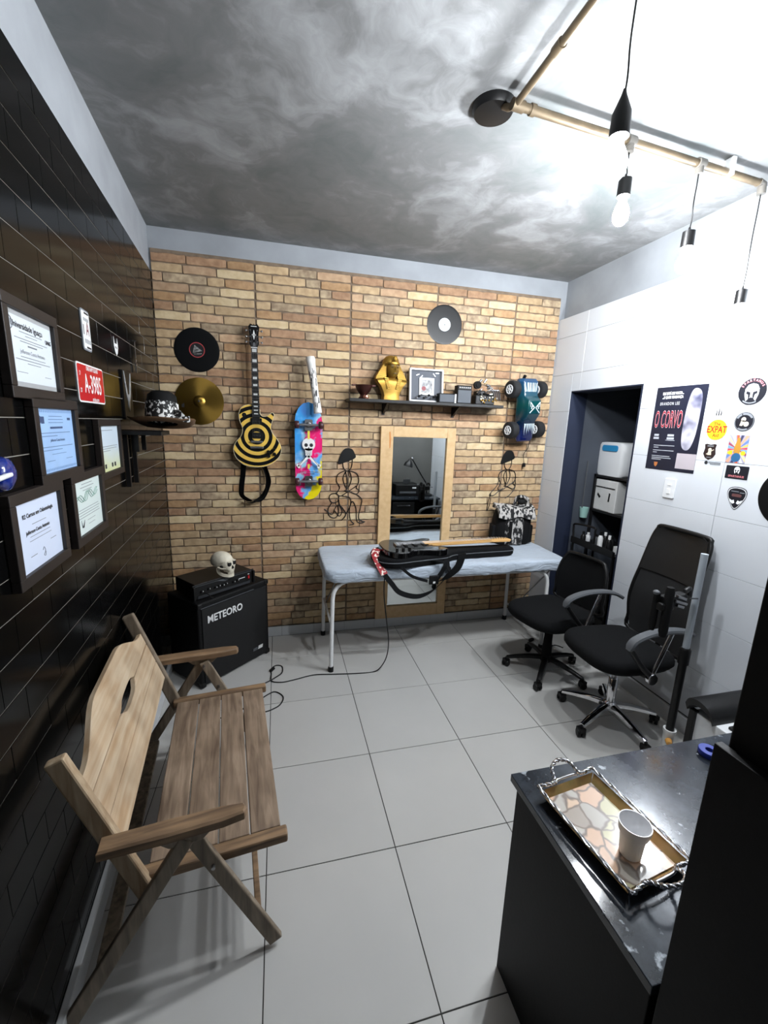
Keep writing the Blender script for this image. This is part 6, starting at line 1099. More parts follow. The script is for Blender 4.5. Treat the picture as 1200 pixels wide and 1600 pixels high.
# ================================================================== OFFICE CHAIRS
def office_chair(M, label, chrome, high, rot0, UP, sides=(-1, 1)):
    t = thing('office_chair', label, 'chair', M, 'black office chairs'); ml = M_chrome if chrome else M_black
    for k in range(5):
        a = rot0 + k * 2 * math.pi / 5; c, s_ = math.cos(a), math.sin(a); R0 = 0.285
        lg = MB(); pts = [(0.03, 0.12, 0.024), (0.12, 0.112, 0.021), (0.22, 0.092, 0.018), (R0, 0.075, 0.015)]
        lg.loft([[(r * c - b * w_ * s_, r * s_ + b * w_ * c, z + d * w_ * 0.62) for b, d in ((-1, -1), (1, -1), (0.85, 0.6), (0.4, 1), (-0.4, 1), (-0.85, 0.6))] for r, z, w_ in pts]); lg.build('base_leg', ml, t, smooth=40)
        cs = MB(); cx, cy = R0 * c, R0 * s_; ta = a + 0.9; dx, dy = -math.sin(ta), math.cos(ta)
        for o in (-0.014, 0.014): cs.lathe([(0.001, -0.009), (0.022, -0.009), (0.025, -0.004), (0.025, 0.004), (0.022, 0.009), (0.001, 0.009)], 18, frameM((cx + dx * o, cy + dy * o, 0.0255), (math.cos(ta), math.sin(ta), 0), (0, 0, 1)))
        cs.box((cx + 0.0, cy, 0.045), (0.04, 0.04, 0.026)); cs.cyl((cx, cy, 0.05), (cx, cy, 0.075), 0.008, n=8); cs.build('caster', M_black, t, smooth=40)
    MB().lathe([(0.001, 0.09), (0.04, 0.09), (0.043, 0.13), (0.034, 0.14), (0.03, 0.145), (0.001, 0.145)], 20).build('hub', ml, t, smooth=40)
    if chrome: MB().lathe([(0.028, 0.14), (0.028, 0.3), (0.024, 0.305), (0.001, 0.305)], 20).build('gas_cover', M_chrome, t, smooth=40)
    else: MB().lathe([(0.036, 0.14), (0.034, 0.22), (0.031, 0.225), (0.03, 0.31), (0.026, 0.315), (0.001, 0.315)], 20).build('gas_cover', M_blackm, t, smooth=40)
    MB().cyl((0, 0, 0.3), (0, 0, 0.4 + UP), 0.014, n=14).build('gas_rod', M_steel, t, smooth=40)
    MB().box((0, 0, 0.4 + UP), (0.2, 0.16, 0.03)).build('tilt_plate', M_black, t, bevel=0.006)
    sh_ = [(v.x, v.y) for v in crom([(0.265, -0.16, 0), (0.285, 0, 0), (0.265, 0.16, 0), (0.17, 0.235, 0), (0, 0.245, 0), (-0.16, 0.225, 0), (-0.22, 0.17, 0), (-0.23, 0, 0), (-0.22, -0.17, 0), (-0.16, -0.225, 0), (0, -0.245, 0), (0.17, -0.235, 0)], 4, True)]
    cushion(MB(), 0, 0, 0.085, 0, 0.41 + UP, 0.012, None, sh_).build('seat', M_fabric, t, smooth=60)
    # backrest
    if high:
        prof = [(0.52, 0.19, -0.245), (0.62, 0.215, -0.245), (0.74, 0.225, -0.24), (0.84, 0.215, -0.245), (0.95, 0.2, -0.262), (1.05, 0.195, -0.285), (1.15, 0.19, -0.31), (1.21, 0.175, -0.325), (1.235, 0.14, -0.33)]
    else: prof = [(0.5, 0.19, -0.25), (0.58, 0.21, -0.248), (0.68, 0.215, -0.252), (0.78, 0.2, -0.27), (0.85, 0.17, -0.285), (0.88, 0.12, -0.29)]
    def ring(z, hw, x, th):
        n = 14; return [(x - 0.03 * (1 - (2 * i / n - 1) ** 2) + th, hw * (2 * i / n - 1), z) for i in range(n + 1)]
    fr = [(p_[2] , p_[1], p_[0]) for p_ in prof]
    loop = [(x, hw, z) for x, hw, z in fr] + [(x, -hw, z) for x, hw, z in fr[::-1]]
    MB().tube(crom(loop, 4, True), 0.013, 8, closed=True).build('back_frame', M_black, t, smooth=50)
    pan = MB(); Rg = [ring(z, hw - 0.004, x, 0.0) for z, hw, x in prof]; nR = len(Rg); n = len(Rg[0])
    for th in (0.006, -0.006): pan.add([(p_[0] + th, p_[1], p_[2]) for r in Rg for p_ in r], [(i * n + j, i * n + j + 1, (i + 1) * n + j + 1, (i + 1) * n + j) for i in range(nR - 1) for j in range(n - 1)])
    M_mesh = mat('black mesh fabric', (13, 14, 17), 0.8, col2=(7, 7, 9), vscale=14, bump=0.5, bscale=600)
    pan.build('back_mesh', M_mesh if high else M_fabric, t, smooth=60)
    if high:
        hr = MB(); Rh = [ring(z, hw - 0.006, x, 0.014) for z, hw, x in prof if z > 0.94]; n2 = len(Rh[0]); Rk = [[(p_[0] - 0.012, p_[1], p_[2]) for p_ in r] for r in Rh]
        hr.loft([Rh[i] + Rk[i][::-1] for i in range(len(Rh))]); hr.build('head_pad', mat('black leatherette', (9, 9, 10), 0.5), t, smooth=60)
    MB().tube(crom([(-0.1, 0, 0.405 + UP), (-0.22, 0, 0.41 + UP), (-0.29, 0, 0.46 + UP), (-0.285, 0, 0.62)], 5), 0.02, 8, flat=0.5).build('back_bracket', M_black, t, smooth=50)
    if high: 
        for z in (0.62, 0.7): MB().tube(crom([(-0.25, -0.2, z), (-0.285, 0, z), (-0.25, 0.2, z)], 6), 0.008, 6).build('lumbar_bar', M_black, t, smooth=50)
    # armrests
    UV = Matrix.Translation((0, 0, UP))
    for sy in sides:
        y = sy * 0.275; ap = crom([(0.2, y, 0.605), (0.175, y, 0.655), (0.08, y, 0.69), (-0.05, y, 0.7), (-0.16, y, 0.685), (-0.22, y * 0.95, 0.655)], 6)
        rings_ = []
        for i, p_ in enumerate(ap):
            tg = (ap[min(i + 1, len(ap) - 1)] - ap[max(i - 1, 0)]).normalized(); nn = Vector((-tg.z, 0, tg.x)); nn = nn if nn.z > 0 else -nn; w_ = 0.026 * min(1, 0.6 + 0.4 * min(i, len(ap) - 1 - i) / 3)
            rings_.append([p_ + Vector((0, a_ * w_, 0)) + nn * b_ for a_, b_ in ((-1, 0.0), (-0.8, 0.011), (0.8, 0.011), (1, 0.0), (0.8, -0.011), (-0.8, -0.011))])
        MB().loft(rings_).build('armrest', M_grey, t, UV, smooth=50)
        MB().tube([(0.03, y, 0.43), (-0.06, y, 0.685)], 0.014, 10, flat=0.7).build('arm_post', M_steel if not chrome else M_chrome, t, UV, smooth=50)
        if not chrome: MB().tube([(0.08, y, 0.43), (0.14, y, 0.66)], 0.011, 8).build('arm_post', M_steel, t, UV, smooth=50)
        MB().tube(crom([(0.0, sy * 0.1, 0.4), (0.01, sy * 0.2, 0.4), (0.03, y, 0.43), (0.1, y, 0.5), (0.19, y, 0.61)], 5), 0.016, 8).build('arm_bracket', M_black, t, UV, smooth=50)
        MB().lathe([(0.001, -0.012), (0.03, -0.012), (0.034, 0), (0.03, 0.012), (0.012, 0.014), (0.001, 0.014)], 24, frameM((0.035, y + sy * 0.012, 0.425), (1, 0, 0), (0, 0, 1))).build('pivot_disc', M_chrome if chrome else M_black, t, UV, smooth=40)
    return t
office_chair(T(2.085, -1.115, 0, R_(178)), 'high-back black mesh office chair with chrome five-star base', True, True, R_(20), 0.055)
office_chair(T(2.02, -0.545, 0, R_(190)), 'armless black office chair with black plastic base beside closet opening', False, False, R_(-36), 0.03, ())

# ================================================================== STAND WITH CLAMP
sx_, sy_ = 2.125, -1.487
st = thing('adjustable_stand', 'upright stand with grey pole, black clamp and padded grip head', 'stand', T(sx_, sy_, 0))
M_pvc = mat('grey enamel pole', (158, 166, 174), 0.3)
MB().lathe([(0.001, 0.0), (0.07, 0.0), (0.07, 0.012), (0.05, 0.02), (0.028, 0.03), (0.028, 0.2), (0.031, 0.205), (0.031, 0.225), (0.024, 0.225), (0.001, 0.2)], 24).build('base', M_white, st, smooth=40)
MB().cyl((0, 0, 0.2), (0.0, 0, 0.66), 0.0195, n=16).build('lower_tube', M_black, st, smooth=40); MB().lathe([(0.026, 0.62), (0.027, 0.7), (0.02, 0.71), (0.001, 0.71)], 18).build('collar', M_black, st, smooth=40); MB().cyl((0, 0, 0.68), (0.004, 0, 1.22), 0.0165, n=16).build('upper_pole', M_pvc, st, smooth=40)
MB().cyl((-0.02, -0.02, 0.17), (-0.04, -0.045, 0.17), 0.017, 0.014, n=16).build('knob', mat('orange plastic', (216, 158, 80), 0.4), st, smooth=40)
MB().box((-0.045, -0.004, 1.0), (0.13, 0.05, 0.058), Matrix.Rotation(R_(-6), 4, 'Y')).build('clamp', M_black, st, bevel=0.008)
MB().box((0, 0, 0), (0.055, 0.007, 0.001), frameM((-0.05, -0.0305, 1.0), (1, 0, -0.1), (0.1, 0, 1))).build('clamp_lettering', M_grey, st)
MB().tube(crom([(-0.07, -0.02, 1.02), (-0.09, -0.03, 1.055), (-0.12, -0.035, 1.045)], 4), 0.012, 8).build('clamp_lever', M_black, st, smooth=50)
for z, l in ((0.985, 0.08), (1.01, 0.06), (0.965, 0.045)): MB().box((-0.165, -0.01, z), (l, 0.016, 0.014), Matrix.Translation((-0.13, -0.03, z)) @ Matrix.Rotation(R_(18), 4, 'Y') @ Matrix.Translation((0.165, 0.01, -z))).build('link_plate', M_steel, st, bevel=0.002)
MB().cyl((-0.1, -0.005, 0.985), (-0.19, -0.01, 0.965), 0.014, n=12).build('arm', M_black, st, smooth=40)
for i, (dx, dy, z0, z1, r) in enumerate(((-0.195, -0.02, 0.8, 1.07, 0.021), (-0.165, 0.01, 0.81, 1.05, 0.018), (-0.225, 0.02, 0.82, 1.03, 0.017))):
    MB().lathe([(0.001, z0), (r * 0.7, z0 + 0.004), (r, z0 + 0.03), (r, z1 - 0.03), (r * 0.8, z1 - 0.006), (0.001, z1)], 16, Matrix.Translation((dx, dy, 0))).build('grip_roller', M_blackm, st, smooth=40)
MB().box((-0.195, 0.0, 0.96), (0.08, 0.05, 0.04)).build('head_block', M_black, st, bevel=0.008); MB().ell((-0.255, 0.0, 1.035), (0.016, 0.016, 0.012), 12, 8).build('knob', M_grey, st, smooth=50)
# ---- low padded cabinet by the right wall
lc = thing('low_padded_cabinet', 'low pale cabinet with black rolled cushion by the white wall', 'cabinet', T(2.28, -1.79, 0))
MB().box((0, 0, 0.215), (0.33, 0.4, 0.41)).build('body', M_whitep, lc, bevel=0.004); MB().box((-0.168, 0.19, 0.215), (0.03, 0.03, 0.43)).build('corner_post', M_black, lc, bevel=0.003); MB().box((0.02, -0.08, 0.428), (0.3, 0.26, 0.014)).build('edge_trim', M_black, lc, bevel=0.003)
cp = [(-0.17, 0.225, 0.45), (-0.17, 0.21, 0.485), (-0.17, 0.16, 0.5), (-0.17, 0.11, 0.485), (-0.17, 0.085, 0.45)]
MB().loft([[(x, y, z) for _, y, z in crom(cp, 4)] + [(x, y * 0.94, z - 0.03) for _, y, z in crom(cp, 4)[::-1]] for x in (-0.19, -0.05, 0.05, 0.17)]).build('cushion', mat('black leatherette', (9, 9, 10), 0.5), lc, smooth=50)
kb_ = thing('keyboard', 'dark keyboard lying on the low pale cabinet', 'keyboard', T(2.3, -1.85, 0.4355)); MB().box((0, 0, 0.008), (0.26, 0.12, 0.014)).build('case', M_black, kb_, bevel=0.003)
for r in range(3):
    for c in range(8): MB().box((-0.105 + c * 0.03, -0.035 + r * 0.034, 0.018), (0.025, 0.028, 0.006)).build('key', M_grey, kb_)
for i, (x, y) in enumerate(((-0.165, 0.05), (-0.165, 0.12))): MB().cyl((x - 0.001, y, 0.25), (x - 0.004, y, 0.25), 0.006, n=8).build('screw_cap', M_black, lc)

# ================================================================== DESK, TRAY, CUP, TALL CABINET
DX0, DX1, DYa, DYb, DZt = 0.757, 2.44, -2.583, -2.068, 0.75
def stone():
    m = bpy.data.materials.new('black granite'); m.use_nodes = True; q = NT(m); tc = q.a('ShaderNodeTexCoord')
    n1 = q.a('ShaderNodeTexNoise'); n1.inputs['Scale'].default_value = 9; n1.inputs['Detail'].default_value = 8; n1.inputs['Roughness'].default_value = 0.7; q.link(tc.outputs['Object'], n1.inputs['Vector'])
    rp = q.a('ShaderNodeValToRGB'); e = rp.color_ramp.elements; e[0].position = 0.35; e[0].color = s2l((24, 27, 32)); e[1].position = 0.7; e[1].color = s2l((50, 56, 64)); q.link(n1.outputs['Fac'], rp.inputs[0])
    n2 = q.a('ShaderNodeTexNoise'); n2.inputs['Scale'].default_value = 26; n2.inputs['Detail'].default_value = 10; q.link(tc.outputs['Object'], n2.inputs['Vector']); r2 = q.a('ShaderNodeValToRGB'); r2.color_ramp.elements[0].position = 0.66; r2.color_ramp.elements[1].position = 0.72; q.link(n2.outputs['Fac'], r2.inputs[0])
    mx = q.a('ShaderNodeMixRGB'); mx.inputs[2].default_value = s2l((150, 156, 162)); q.link(r2.outputs[0], mx.inputs[0]); q.link(rp.outputs[0], mx.inputs[1]); q.link(mx.outputs[0], q.b.inputs['Base Color'])
    r3 = q.a('ShaderNodeMapRange'); r3.inputs[3].default_value = 0.05; r3.inputs[4].default_value = 0.2; q.link(n1.outputs['Fac'], r3.inputs[0]); q.link(r3.outputs[0], q.b.inputs['Roughness']); return m
dk_ = thing('work_desk', 'black work desk with dark granite top in the foreground', 'desk', T((DX0 + DX1) / 2, (DYa + DYb) / 2, 0)); dcx, dcy = (DX0 + DX1) / 2, (DYa + DYb) / 2
MB().box((0, 0, DZt - 0.0125), (DX1 - DX0, DYb - DYa, 0.025)).build('granite_top', stone(), dk_, bevel=0.002)
M_pan = mat('matt black panel', (8, 8, 9), 0.6, spec=0.25, bump=0.1, bscale=80)
MB().box((DX0 + 0.022 - dcx, -0.006, (DZt - 0.025) / 2), (0.02, DYb - DYa - 0.03, DZt - 0.025)).build('side_panel', M_pan, dk_, bevel=0.002)
MB().box((DX1 - 0.03 - dcx, -0.006, (DZt - 0.025) / 2), (0.02, DYb - DYa - 0.03, DZt - 0.025)).build('side_panel', M_pan, dk_, bevel=0.002); MB().box((0, -(DYb - DYa) / 2 + 0.03, 0.4), (DX1 - DX0 - 0.08, 0.018, 0.62)).build('back_panel', M_pan, dk_)
MB().box((-0.35, 0.0, 0.38), (0.68, DYb - DYa - 0.06, 0.68)).build('drawer_case', M_pan, dk_)
for i in range(3): d_ = MB().box((0, 0, 0), (0.34, 0.016, 0.2)).build('drawer', M_pan, dk_, Matrix.Translation((0.52 - dcx + 1.35 , (DYb - DYa) / 2 - 0.012, 0.16 + i * 0.215)), bevel=0.003); MB().box((0, 0.012, 0.05), (0.2, 0.012, 0.012)).build('handle', M_chrome, d_, bevel=0.003)
# tray
tcn = (onfloor(848, 1230, 0.765) + onfloor(1075, 1345, 0.765) + onfloor(935, 1215, 0.765) + onfloor(990, 1395, 0.765)) / 4
TM = T(tcn.x - 0.016, tcn.y - 0.006, DZt, R_(7.5)); tr = thing('serving_tray', 'rectangular marbled serving tray with twisted silver rim on the granite desk', 'tray', TM)
def marble():
    m = bpy.data.materials.new('salmon and green marbling'); m.use_nodes = True; q = NT(m); tc = q.a('ShaderNodeTexCoord'); v = q.a('ShaderNodeTexVoronoi', feature='F1'); v.inputs['Scale'].default_value = 18; n0 = q.a('ShaderNodeTexNoise'); n0.inputs['Scale'].default_value = 14; q.link(tc.outputs['Object'], n0.inputs['Vector'])
    vm = q.a('ShaderNodeVectorMath', operation='MULTIPLY_ADD'); vm.inputs[1].default_value = (0.06, 0.06, 0.06); q.link(n0.outputs['Color'], vm.inputs[0]); q.link(tc.outputs['Object'], vm.inputs[2]); q.link(vm.outputs[0], v.inputs['Vector'])
    s3 = q.a('ShaderNodeSeparateColor'); q.link(v.outputs['Color'], s3.inputs[0]); rp = q.a('ShaderNodeValToRGB'); rp.color_ramp.interpolation = 'CONSTANT'; e = rp.color_ramp.elements; e[0].color = s2l((204, 172, 148)); e[1].position = 0.3; e[1].color = s2l((178, 172, 164)); 
    for pos, c in ((0.5, (190, 184, 152)), (0.68, (164, 154, 144)), (0.84, (208, 182, 158))): x = e.new(pos); x.color = s2l(c)
    q.link(s3.outputs[0], rp.inputs[0]); v2 = q.a('ShaderNodeTexVoronoi', feature='DISTANCE_TO_EDGE'); v2.inputs['Scale'].default_value = 18; q.link(vm.outputs[0], v2.inputs['Vector']); r2 = q.a('ShaderNodeValToRGB'); r2.color_ramp.elements[0].position = 0.02; r2.color_ramp.elements[1].position = 0.09; q.link(v2.outputs['Distance'], r2.inputs[0])
    mx = q.a('ShaderNodeMixRGB'); mx.inputs[1].default_value = s2l((128, 116, 108)); q.link(r2.outputs[0], mx.inputs[0]); q.link(rp.outputs[0], mx.inputs[2]); q.link(mx.outputs[0], q.b.inputs['Base Color']); q.b.inputs['Roughness'].default_value = 0.12; return m
tw, tl_ = 0.08, 0.128
MB().box((0, 0, 0.006), (2 * tw, 2 * tl_, 0.008)).build('floor_panel', marble(), tr)
M_rimw = mat('amber side glaze', (184, 142, 92), 0.15, col2=(128, 116, 72), vscale=14)
for sx in (-1, 1): MB().loft([[(sx * tw, y, 0.004), (sx * (tw + 0.022), y * 1.1, 0.026), (sx * (tw + 0.024), y * 1.1, 0.024), (sx * (tw + 0.003), y, 0.002)] for y in (-tl_, -tl_ / 2, 0, tl_ / 2, tl_)]).build('side_wall', M_rimw, tr)
for sy in (-1, 1): MB().loft([[(x, sy * tl_, 0.004), (x * 1.26, sy * (tl_ + 0.015), 0.026), (x * 1.26, sy * (tl_ + 0.017), 0.024), (x, sy * (tl_ + 0.003), 0.002)] for x in (-tw, -tw / 2, 0, tw / 2, tw)]).build('side_wall', M_rimw, tr)
def twist(pts, r, name):
    P = crom(pts, 14)
    for ph in (0, math.pi):
        q_ = []
        for i, p_ in enumerate(P):
            tg = (P[min(i + 1, len(P) - 1)] - P[max(i - 1, 0)]).normalized(); up = Vector((0, 0, 1)); up = (up - tg * up.dot(tg)).normalized(); sd_ = tg.cross(up); a = ph + i * 0.55; q_.append(p_ + up * (r * 0.6 * math.cos(a)) + sd_ * (r * 0.6 * math.sin(a)))
        MB().tube(q_, r * 0.72, 6).build(name, M_chrome, tr, smooth=60)
X_, Y_ = tw + 0.023, tl_ + 0.017
for sx in (-1, 1): twist([(sx * X_, -Y_ - 0.006, 0.036), (sx * (X_ + 0.002), -Y_ * 0.5, 0.035), (sx * (X_ + 0.002), Y_ * 0.5, 0.035), (sx * X_, Y_ + 0.006, 0.036)], 0.0042, 'twisted_rim')
for sy in (-1, 1):
    twist([(-X_, sy * (Y_ + 0.006), 0.036), (-0.062, sy * Y_, 0.036), (-0.045, sy * (Y_ + 0.004), 0.04), (-0.034, sy * (Y_ + 0.03), 0.055), (0, sy * (Y_ + 0.042), 0.062), (0.034, sy * (Y_ + 0.03), 0.055), (0.045, sy * (Y_ + 0.004), 0.04), (0.062, sy * Y_, 0.036), (X_, sy * (Y_ + 0.006), 0.036)], 0.0046, 'twisted_handle')
    MB().tube(crom([(-0.042, sy * Y_, 0.032), (-0.03, sy * (Y_ + 0.006), 0.034), (0.03, sy * (Y_ + 0.006), 0.034), (0.042, sy * Y_, 0.032)], 5), 0.004, 8).build('handle_bar', M_chrome, tr, smooth=60)
# cup
cq = onfloor(982, 1330, DZt + 0.012); cu = thing('plastic_cup', 'white translucent plastic cup with small ear handle on tray', 'cup', T(cq.x, cq.y - 0.004, DZt + 0.011))
mcup = mat('translucent white plastic', (226, 226, 228), 0.35); mcup.node_tree.nodes['Principled BSDF'].inputs['Subsurface Weight'].default_value = 0.25; mcup.node_tree.nodes['Principled BSDF'].inputs['Subsurface Radius'].default_value = (0.02, 0.02, 0.02)
MB().lathe([(0.001, 0.0), (0.023, 0.0), (0.025, 0.003), (0.0295, 0.062), (0.034, 0.066), (0.0365, 0.09), (0.0375, 0.092), (0.0355, 0.092), (0.0325, 0.068), (0.028, 0.063), (0.0235, 0.006), (0.001, 0.005)], 36).build('cup_wall', mcup, cu, smooth=45)
MB().tube(crom([(0.031, -0.004, 0.064), (0.047, -0.006, 0.06), (0.046, -0.006, 0.042), (0.03, -0.003, 0.034)], 5), 0.0035, 8).build('ear_handle', mcup, cu, smooth=50)
# tall black cabinet in the foreground
tc_ = thing('tall_cabinet', 'tall black cabinet filling the right foreground beside the desk', 'cabinet', T(1.02, -2.941, 0))
MB().box((0, 0, 1.06), (0.48, 0.68, 2.08)).build('carcass', M_pan, tc_, bevel=0.003); MB().box((-0.2495, -0.001, 0.66), (0.017, 0.7, 1.28)).build('lower_door', M_pan, tc_, bevel=0.002); hd_ = MB().box((-0.262, -0.3, 0.9), (0.01, 0.012, 0.04)).build('handle', M_black, tc_, bevel=0.003)
MB().box((0, 0, 0.01), (0.44, 0.62, 0.02)).build('plinth', M_black, tc_)
# blue tape roll on desk
bq = onfloor(1108, 1175, DZt + 0.01); tag(MB().lathe([(0.012, 0), (0.03, 0.0), (0.031, 0.003), (0.031, 0.015), (0.03, 0.018), (0.012, 0.018), (0.012, 0)], 24).build('tape_roll', mat('blue tape', (34, 52, 140), 0.35), None, T(bq.x, bq.y, DZt + 0.0005), smooth=40), 'small blue tape roll on the granite desk by the cabinet', 'tape roll')

# ================================================================== DESK EQUIPMENT SEEN IN THE MIRROR
pr_ = thing('printer', 'black printer with grey card on top standing on the desk', 'printer', T(1.98, -2.4, DZt))
MB().box((0, 0, 0.09), (0.38, 0.3, 0.18)).build('body', M_black, pr_, bevel=0.012); MB().box((0, 0.152, 0.06), (0.26, 0.008, 0.03)).build('paper_slot', M_grey, pr_); MB().box((0.1, 0.152, 0.13), (0.06, 0.006, 0.02)).build('display', M_whitep, pr_)
tag(MB().box((0, 0, 0.002), (0.11, 0.09, 0.004)).build('grey_card', M_grey, None, T(1.98, -2.34, DZt + 0.21) @ Matrix.Rotation(R_(65), 4, 'X')), 'grey card propped on the printer', 'card')
rk = thing('rack_speaker', 'black equipment rack with small pale knobs on the desk', 'speaker', T(1.63, -2.4, DZt)); MB().box((0, 0, 0.16), (0.22, 0.26, 0.32)).build('case', M_black, rk, bevel=0.006)
for i in range(4):
    for j in range(2): MB().cyl((-0.06 + j * 0.12, 0.13, 0.06 + i * 0.065), (-0.06 + j * 0.12, 0.142, 0.06 + i * 0.065), 0.008, n=12).build('knob', M_whitep, rk, smooth=40)
dl = thing('desk_lamp', 'black jointed desk lamp with dome shade on the desk', 'desk lamp', T(2.32, -2.35, DZt)); 
MB().lathe([(0.001, 0), (0.09, 0), (0.09, 0.015), (0.03, 0.03), (0.001, 0.03)], 24).build('base', M_black, dl, smooth=40); MB().tube([(0, 0, 0.02), (0, 0, 0.18)], 0.012, 8).build('lower_arm', M_black, dl, smooth=40); MB().tube([(0, 0, 0.17), (-0.12, 0.1, 0.3), (-0.3, 0.1, 0.58)], 0.01, 8).build('upper_arm', M_black, dl, smooth=40); MB().ell((-0.3, 0.1, 0.58), (0.02, 0.02, 0.02), 10, 8).build('joint', M_chrome, dl, smooth=50)
MB().lathe([(0.07, -0.1), (0.06, -0.05), (0.03, -0.01), (0.012, 0.02), (0.001, 0.022)], 24, Matrix.Translation((-0.33, 0.1, 0.55)) @ Matrix.Rotation(R_(15), 4, 'Y')).build('shade', M_black, dl, smooth=40)

# ================================================================== IN THE CLOSET
M_rack = mat('black rack metal', (18, 18, 20), 0.5)
rk2 = thing('closet_rack', 'dark metal rack with two shelves inside the closet', 'rack', T(2.98, -0.2, 0))
for x in (-0.17, 0.17):
    for y in (-0.36, 0.3): MB().box((x, y, 0.72), (0.02, 0.02, 1.44)).build('post', M_rack, rk2)
for z in (1.12, 1.425): MB().box((0, -0.03, z), (0.36, 0.68, 0.018)).build('shelf_board', M_rack, rk2)
MB().box((0, -0.03, 0.4), (0.36, 0.68, 0.018)).build('shelf_board', M_rack, rk2)
cb_ = thing('white_container', 'white plastic container with blue handle label high in the closet', 'container', T(2.93, -0.02, 1.4355, R_(-4)))
MB().loft([[(x, y * k, z) for x, y in rrect(0.22, 0.34, 0.05, 5)] for z, k in ((0, 0.86), (0.02, 0.97), (0.1, 1.0), (0.2, 1.0), (0.26, 0.96), (0.28, 0.85), (0.285, 0.5))]).build('body', M_whitep, cb_, smooth=50)
MB().prism([(v[0], v[1] + 0.235) for v in rrect(0.19, 0.05, 0.02, 4)], 0, 0.004, frameM((-0.113, 0.0, 0), (0, -1, 0), (0, 0, 1))).build('blue_label', mat('blue label', (40, 130, 180), 0.4), cb_); MB().tube(crom([(-0.02, -0.18, 0.06), (-0.03, -0.215, 0.1), (-0.03, -0.215, 0.18), (-0.02, -0.18, 0.23)], 5), 0.012, 8).build('side_grip', M_grey, cb_, smooth=50)
wb = thing('torn_white_box', 'white box with two black torn slots under the container in closet', 'box', T(2.93, -0.03, 1.1295, R_(-3))); MB().box((0, 0, 0.135), (0.24, 0.28, 0.27)).build('carton', mat('white card', (206, 206, 204), 0.7, var=0.06, vscale=6), wb, bevel=0.006)
MB().box((-0.122, 0, 0.205), (0.004, 0.24, 0.008)).build('lid_gap', M_dark, wb); MB().prism([(-0.075, 0.15), (-0.04, 0.12), (-0.05, 0.105), (-0.08, 0.13)], 0, 0.003, frameM((-0.1205, 0, 0), (0, -1, 0), (0, 0, 1))).build('slot', M_dark, wb); MB().prism([(0.055, 0.09), (0.07, 0.09), (0.075, 0.16), (0.06, 0.165)], 0, 0.003, frameM((-0.1205, 0, 0), (0, -1, 0), (0, 0, 1))).build('slot', M_dark, wb)
# tool trolley in the opening
tq = thing('tool_trolley', 'black metal trolley with loop handle and tools in closet opening', 'trolley', T(2.66, -0.22, 0))
for x in (-0.1, 0.12):
    for y in (-0.26, 0.2): MB().cyl((x, y, 0.06), (x, y, 0.9), 0.009, n=10).build('upright', M_black, tq, smooth=40); MB().lathe([(0.001, -0.01), (0.028, -0.01), (0.028, 0.01), (0.001, 0.01)], 16, frameM((x, y, 0.029), (1, 0, 0), (0, 0, 1))).build('wheel', M_black, tq, smooth=40)
for z in (0.28, 0.58, 0.86): 
    MB().box((0.01, -0.03, z), (0.25, 0.48, 0.012)).build('tray_floor', M_black, tq); MB().box((-0.115, -0.03, z + 0.025), (0.006, 0.48, 0.05)).build('tray_side', M_black, tq); MB().box((0.135, -0.03, z + 0.025), (0.006, 0.48, 0.05)).build('tray_side', M_black, tq)
MB().tube(crom([(-0.1, 0.2, 0.88), (-0.1, 0.215, 0.98), (-0.1, 0.19, 1.02), (-0.08, 0.0, 1.03), (-0.08, -0.02, 1.0), (-0.08, -0.02, 0.9)], 5), 0.0085, 10).build('handle', M_black, tq, smooth=50)
rnd = random.Random(21); O3 = Vector((2.66, -0.22, 0.866))
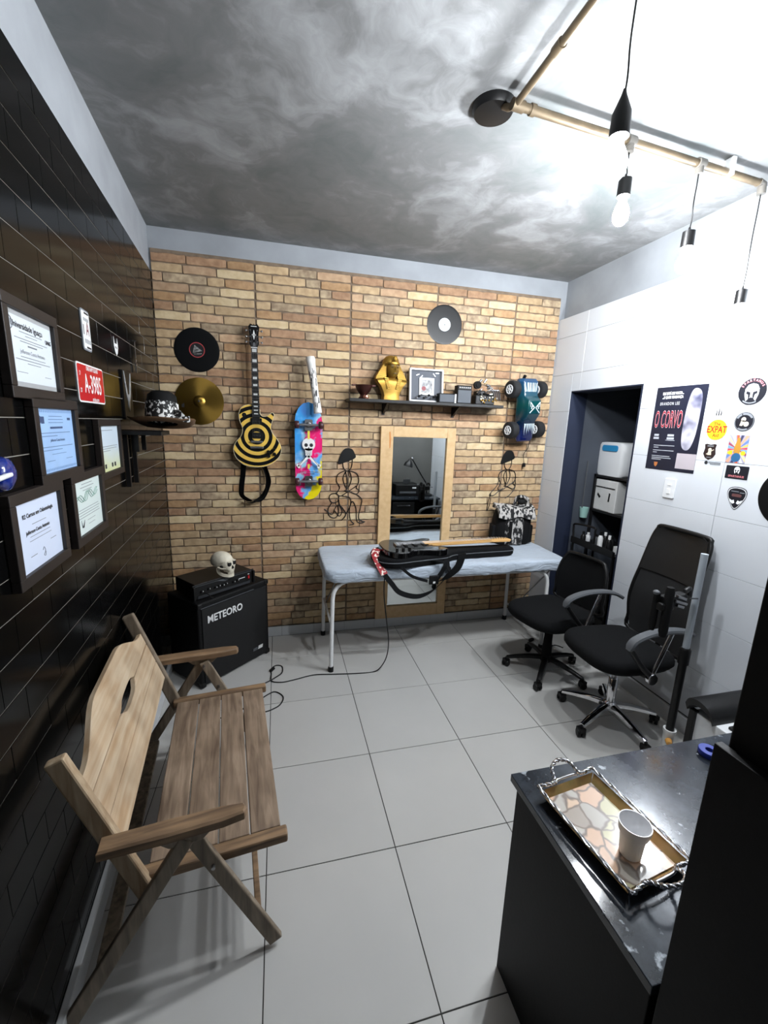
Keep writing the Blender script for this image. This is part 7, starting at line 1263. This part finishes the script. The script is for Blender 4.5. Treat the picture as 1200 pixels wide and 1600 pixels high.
for i in range(7):
    x, y = rnd.uniform(-0.07, 0.09), -0.14 + i * 0.052; h = rnd.uniform(0.07, 0.16); m_ = (M_black, M_blackm, M_white, M_black, M_grey, M_black, M_whitep)[i]; nm, lb = (('bottle', 'first small dark bottle from the right on closet trolley'), ('jar', 'small dark jar near right end of closet trolley'), ('bottle', 'white bottle on the closet trolley'), ('jar', 'middle dark jar on the closet trolley'), ('bottle', 'grey bottle on the closet trolley'), ('jar', 'dark jar beside the palest one on closet trolley'), ('bottle', 'pale bottle nearest the loop handle on closet trolley'))[i]
    b = thing(nm, lb, nm.split('_')[-1], T(2.66 + x, -0.22 + y, 0.8665), 'bottles and jars on the trolley'); MB().lathe([(0.001, 0), (0.02, 0), (0.021, h * 0.6), (0.012, h * 0.75), (0.009, h * 0.78), (0.001, h * 0.78)], 14).build('body', m_, b, smooth=40); MB().lathe([(0.011, h * 0.76), (0.011, h), (0.001, h)], 12).build('cap', M_black if i % 3 else M_white, b, smooth=40)
bx_ = tag(MB().box((0, 0, 0.03), (0.12, 0.08, 0.06)).build('paper_box', M_whitep, None, T(2.68, -0.445, 0.8665), bevel=0.003), 'white paper box on right end of the closet trolley', 'box')
cn = thing('hanging_cup', 'pale green cup hanging on a thin rod in the closet', 'cup', T(2.72, 0.085, 1.05)); MB().lathe([(0.001, 0), (0.03, 0), (0.04, 0.09), (0.038, 0.09), (0.028, 0.004), (0.001, 0.004)], 20).build('cup', mat('pale green plastic', (150, 190, 182), 0.4), cn, smooth=40); MB().cyl((0.0, 0.03, 0.02), (0.0, 0.03, 0.5), 0.006, n=8).build('rod', M_grey, cn, smooth=40)

# power lead on the floor between chair and closet
pq = [onfloor(x, y, 0.006) for x, y in ((826, 1003), (840, 1012), (852, 1014), (866, 1008), (880, 1012))]
pw_ = thing('power_lead', 'black power lead with plug on floor tiles under the armless chair', 'cable', Matrix.Translation(pq[0])); MB().tube([p - pq[0] for p in crom(pq, 5)], 0.0045, 6).build('lead', M_black, pw_, smooth=50)
MB().lathe([(0.001, 0), (0.012, 0.002), (0.016, 0.02), (0.014, 0.04), (0.005, 0.05), (0.001, 0.05)], 12, Matrix.Translation((0, 0, 0.011)) @ Matrix.Rotation(R_(75), 4, 'Y')).build('plug', M_black, pw_, smooth=40)
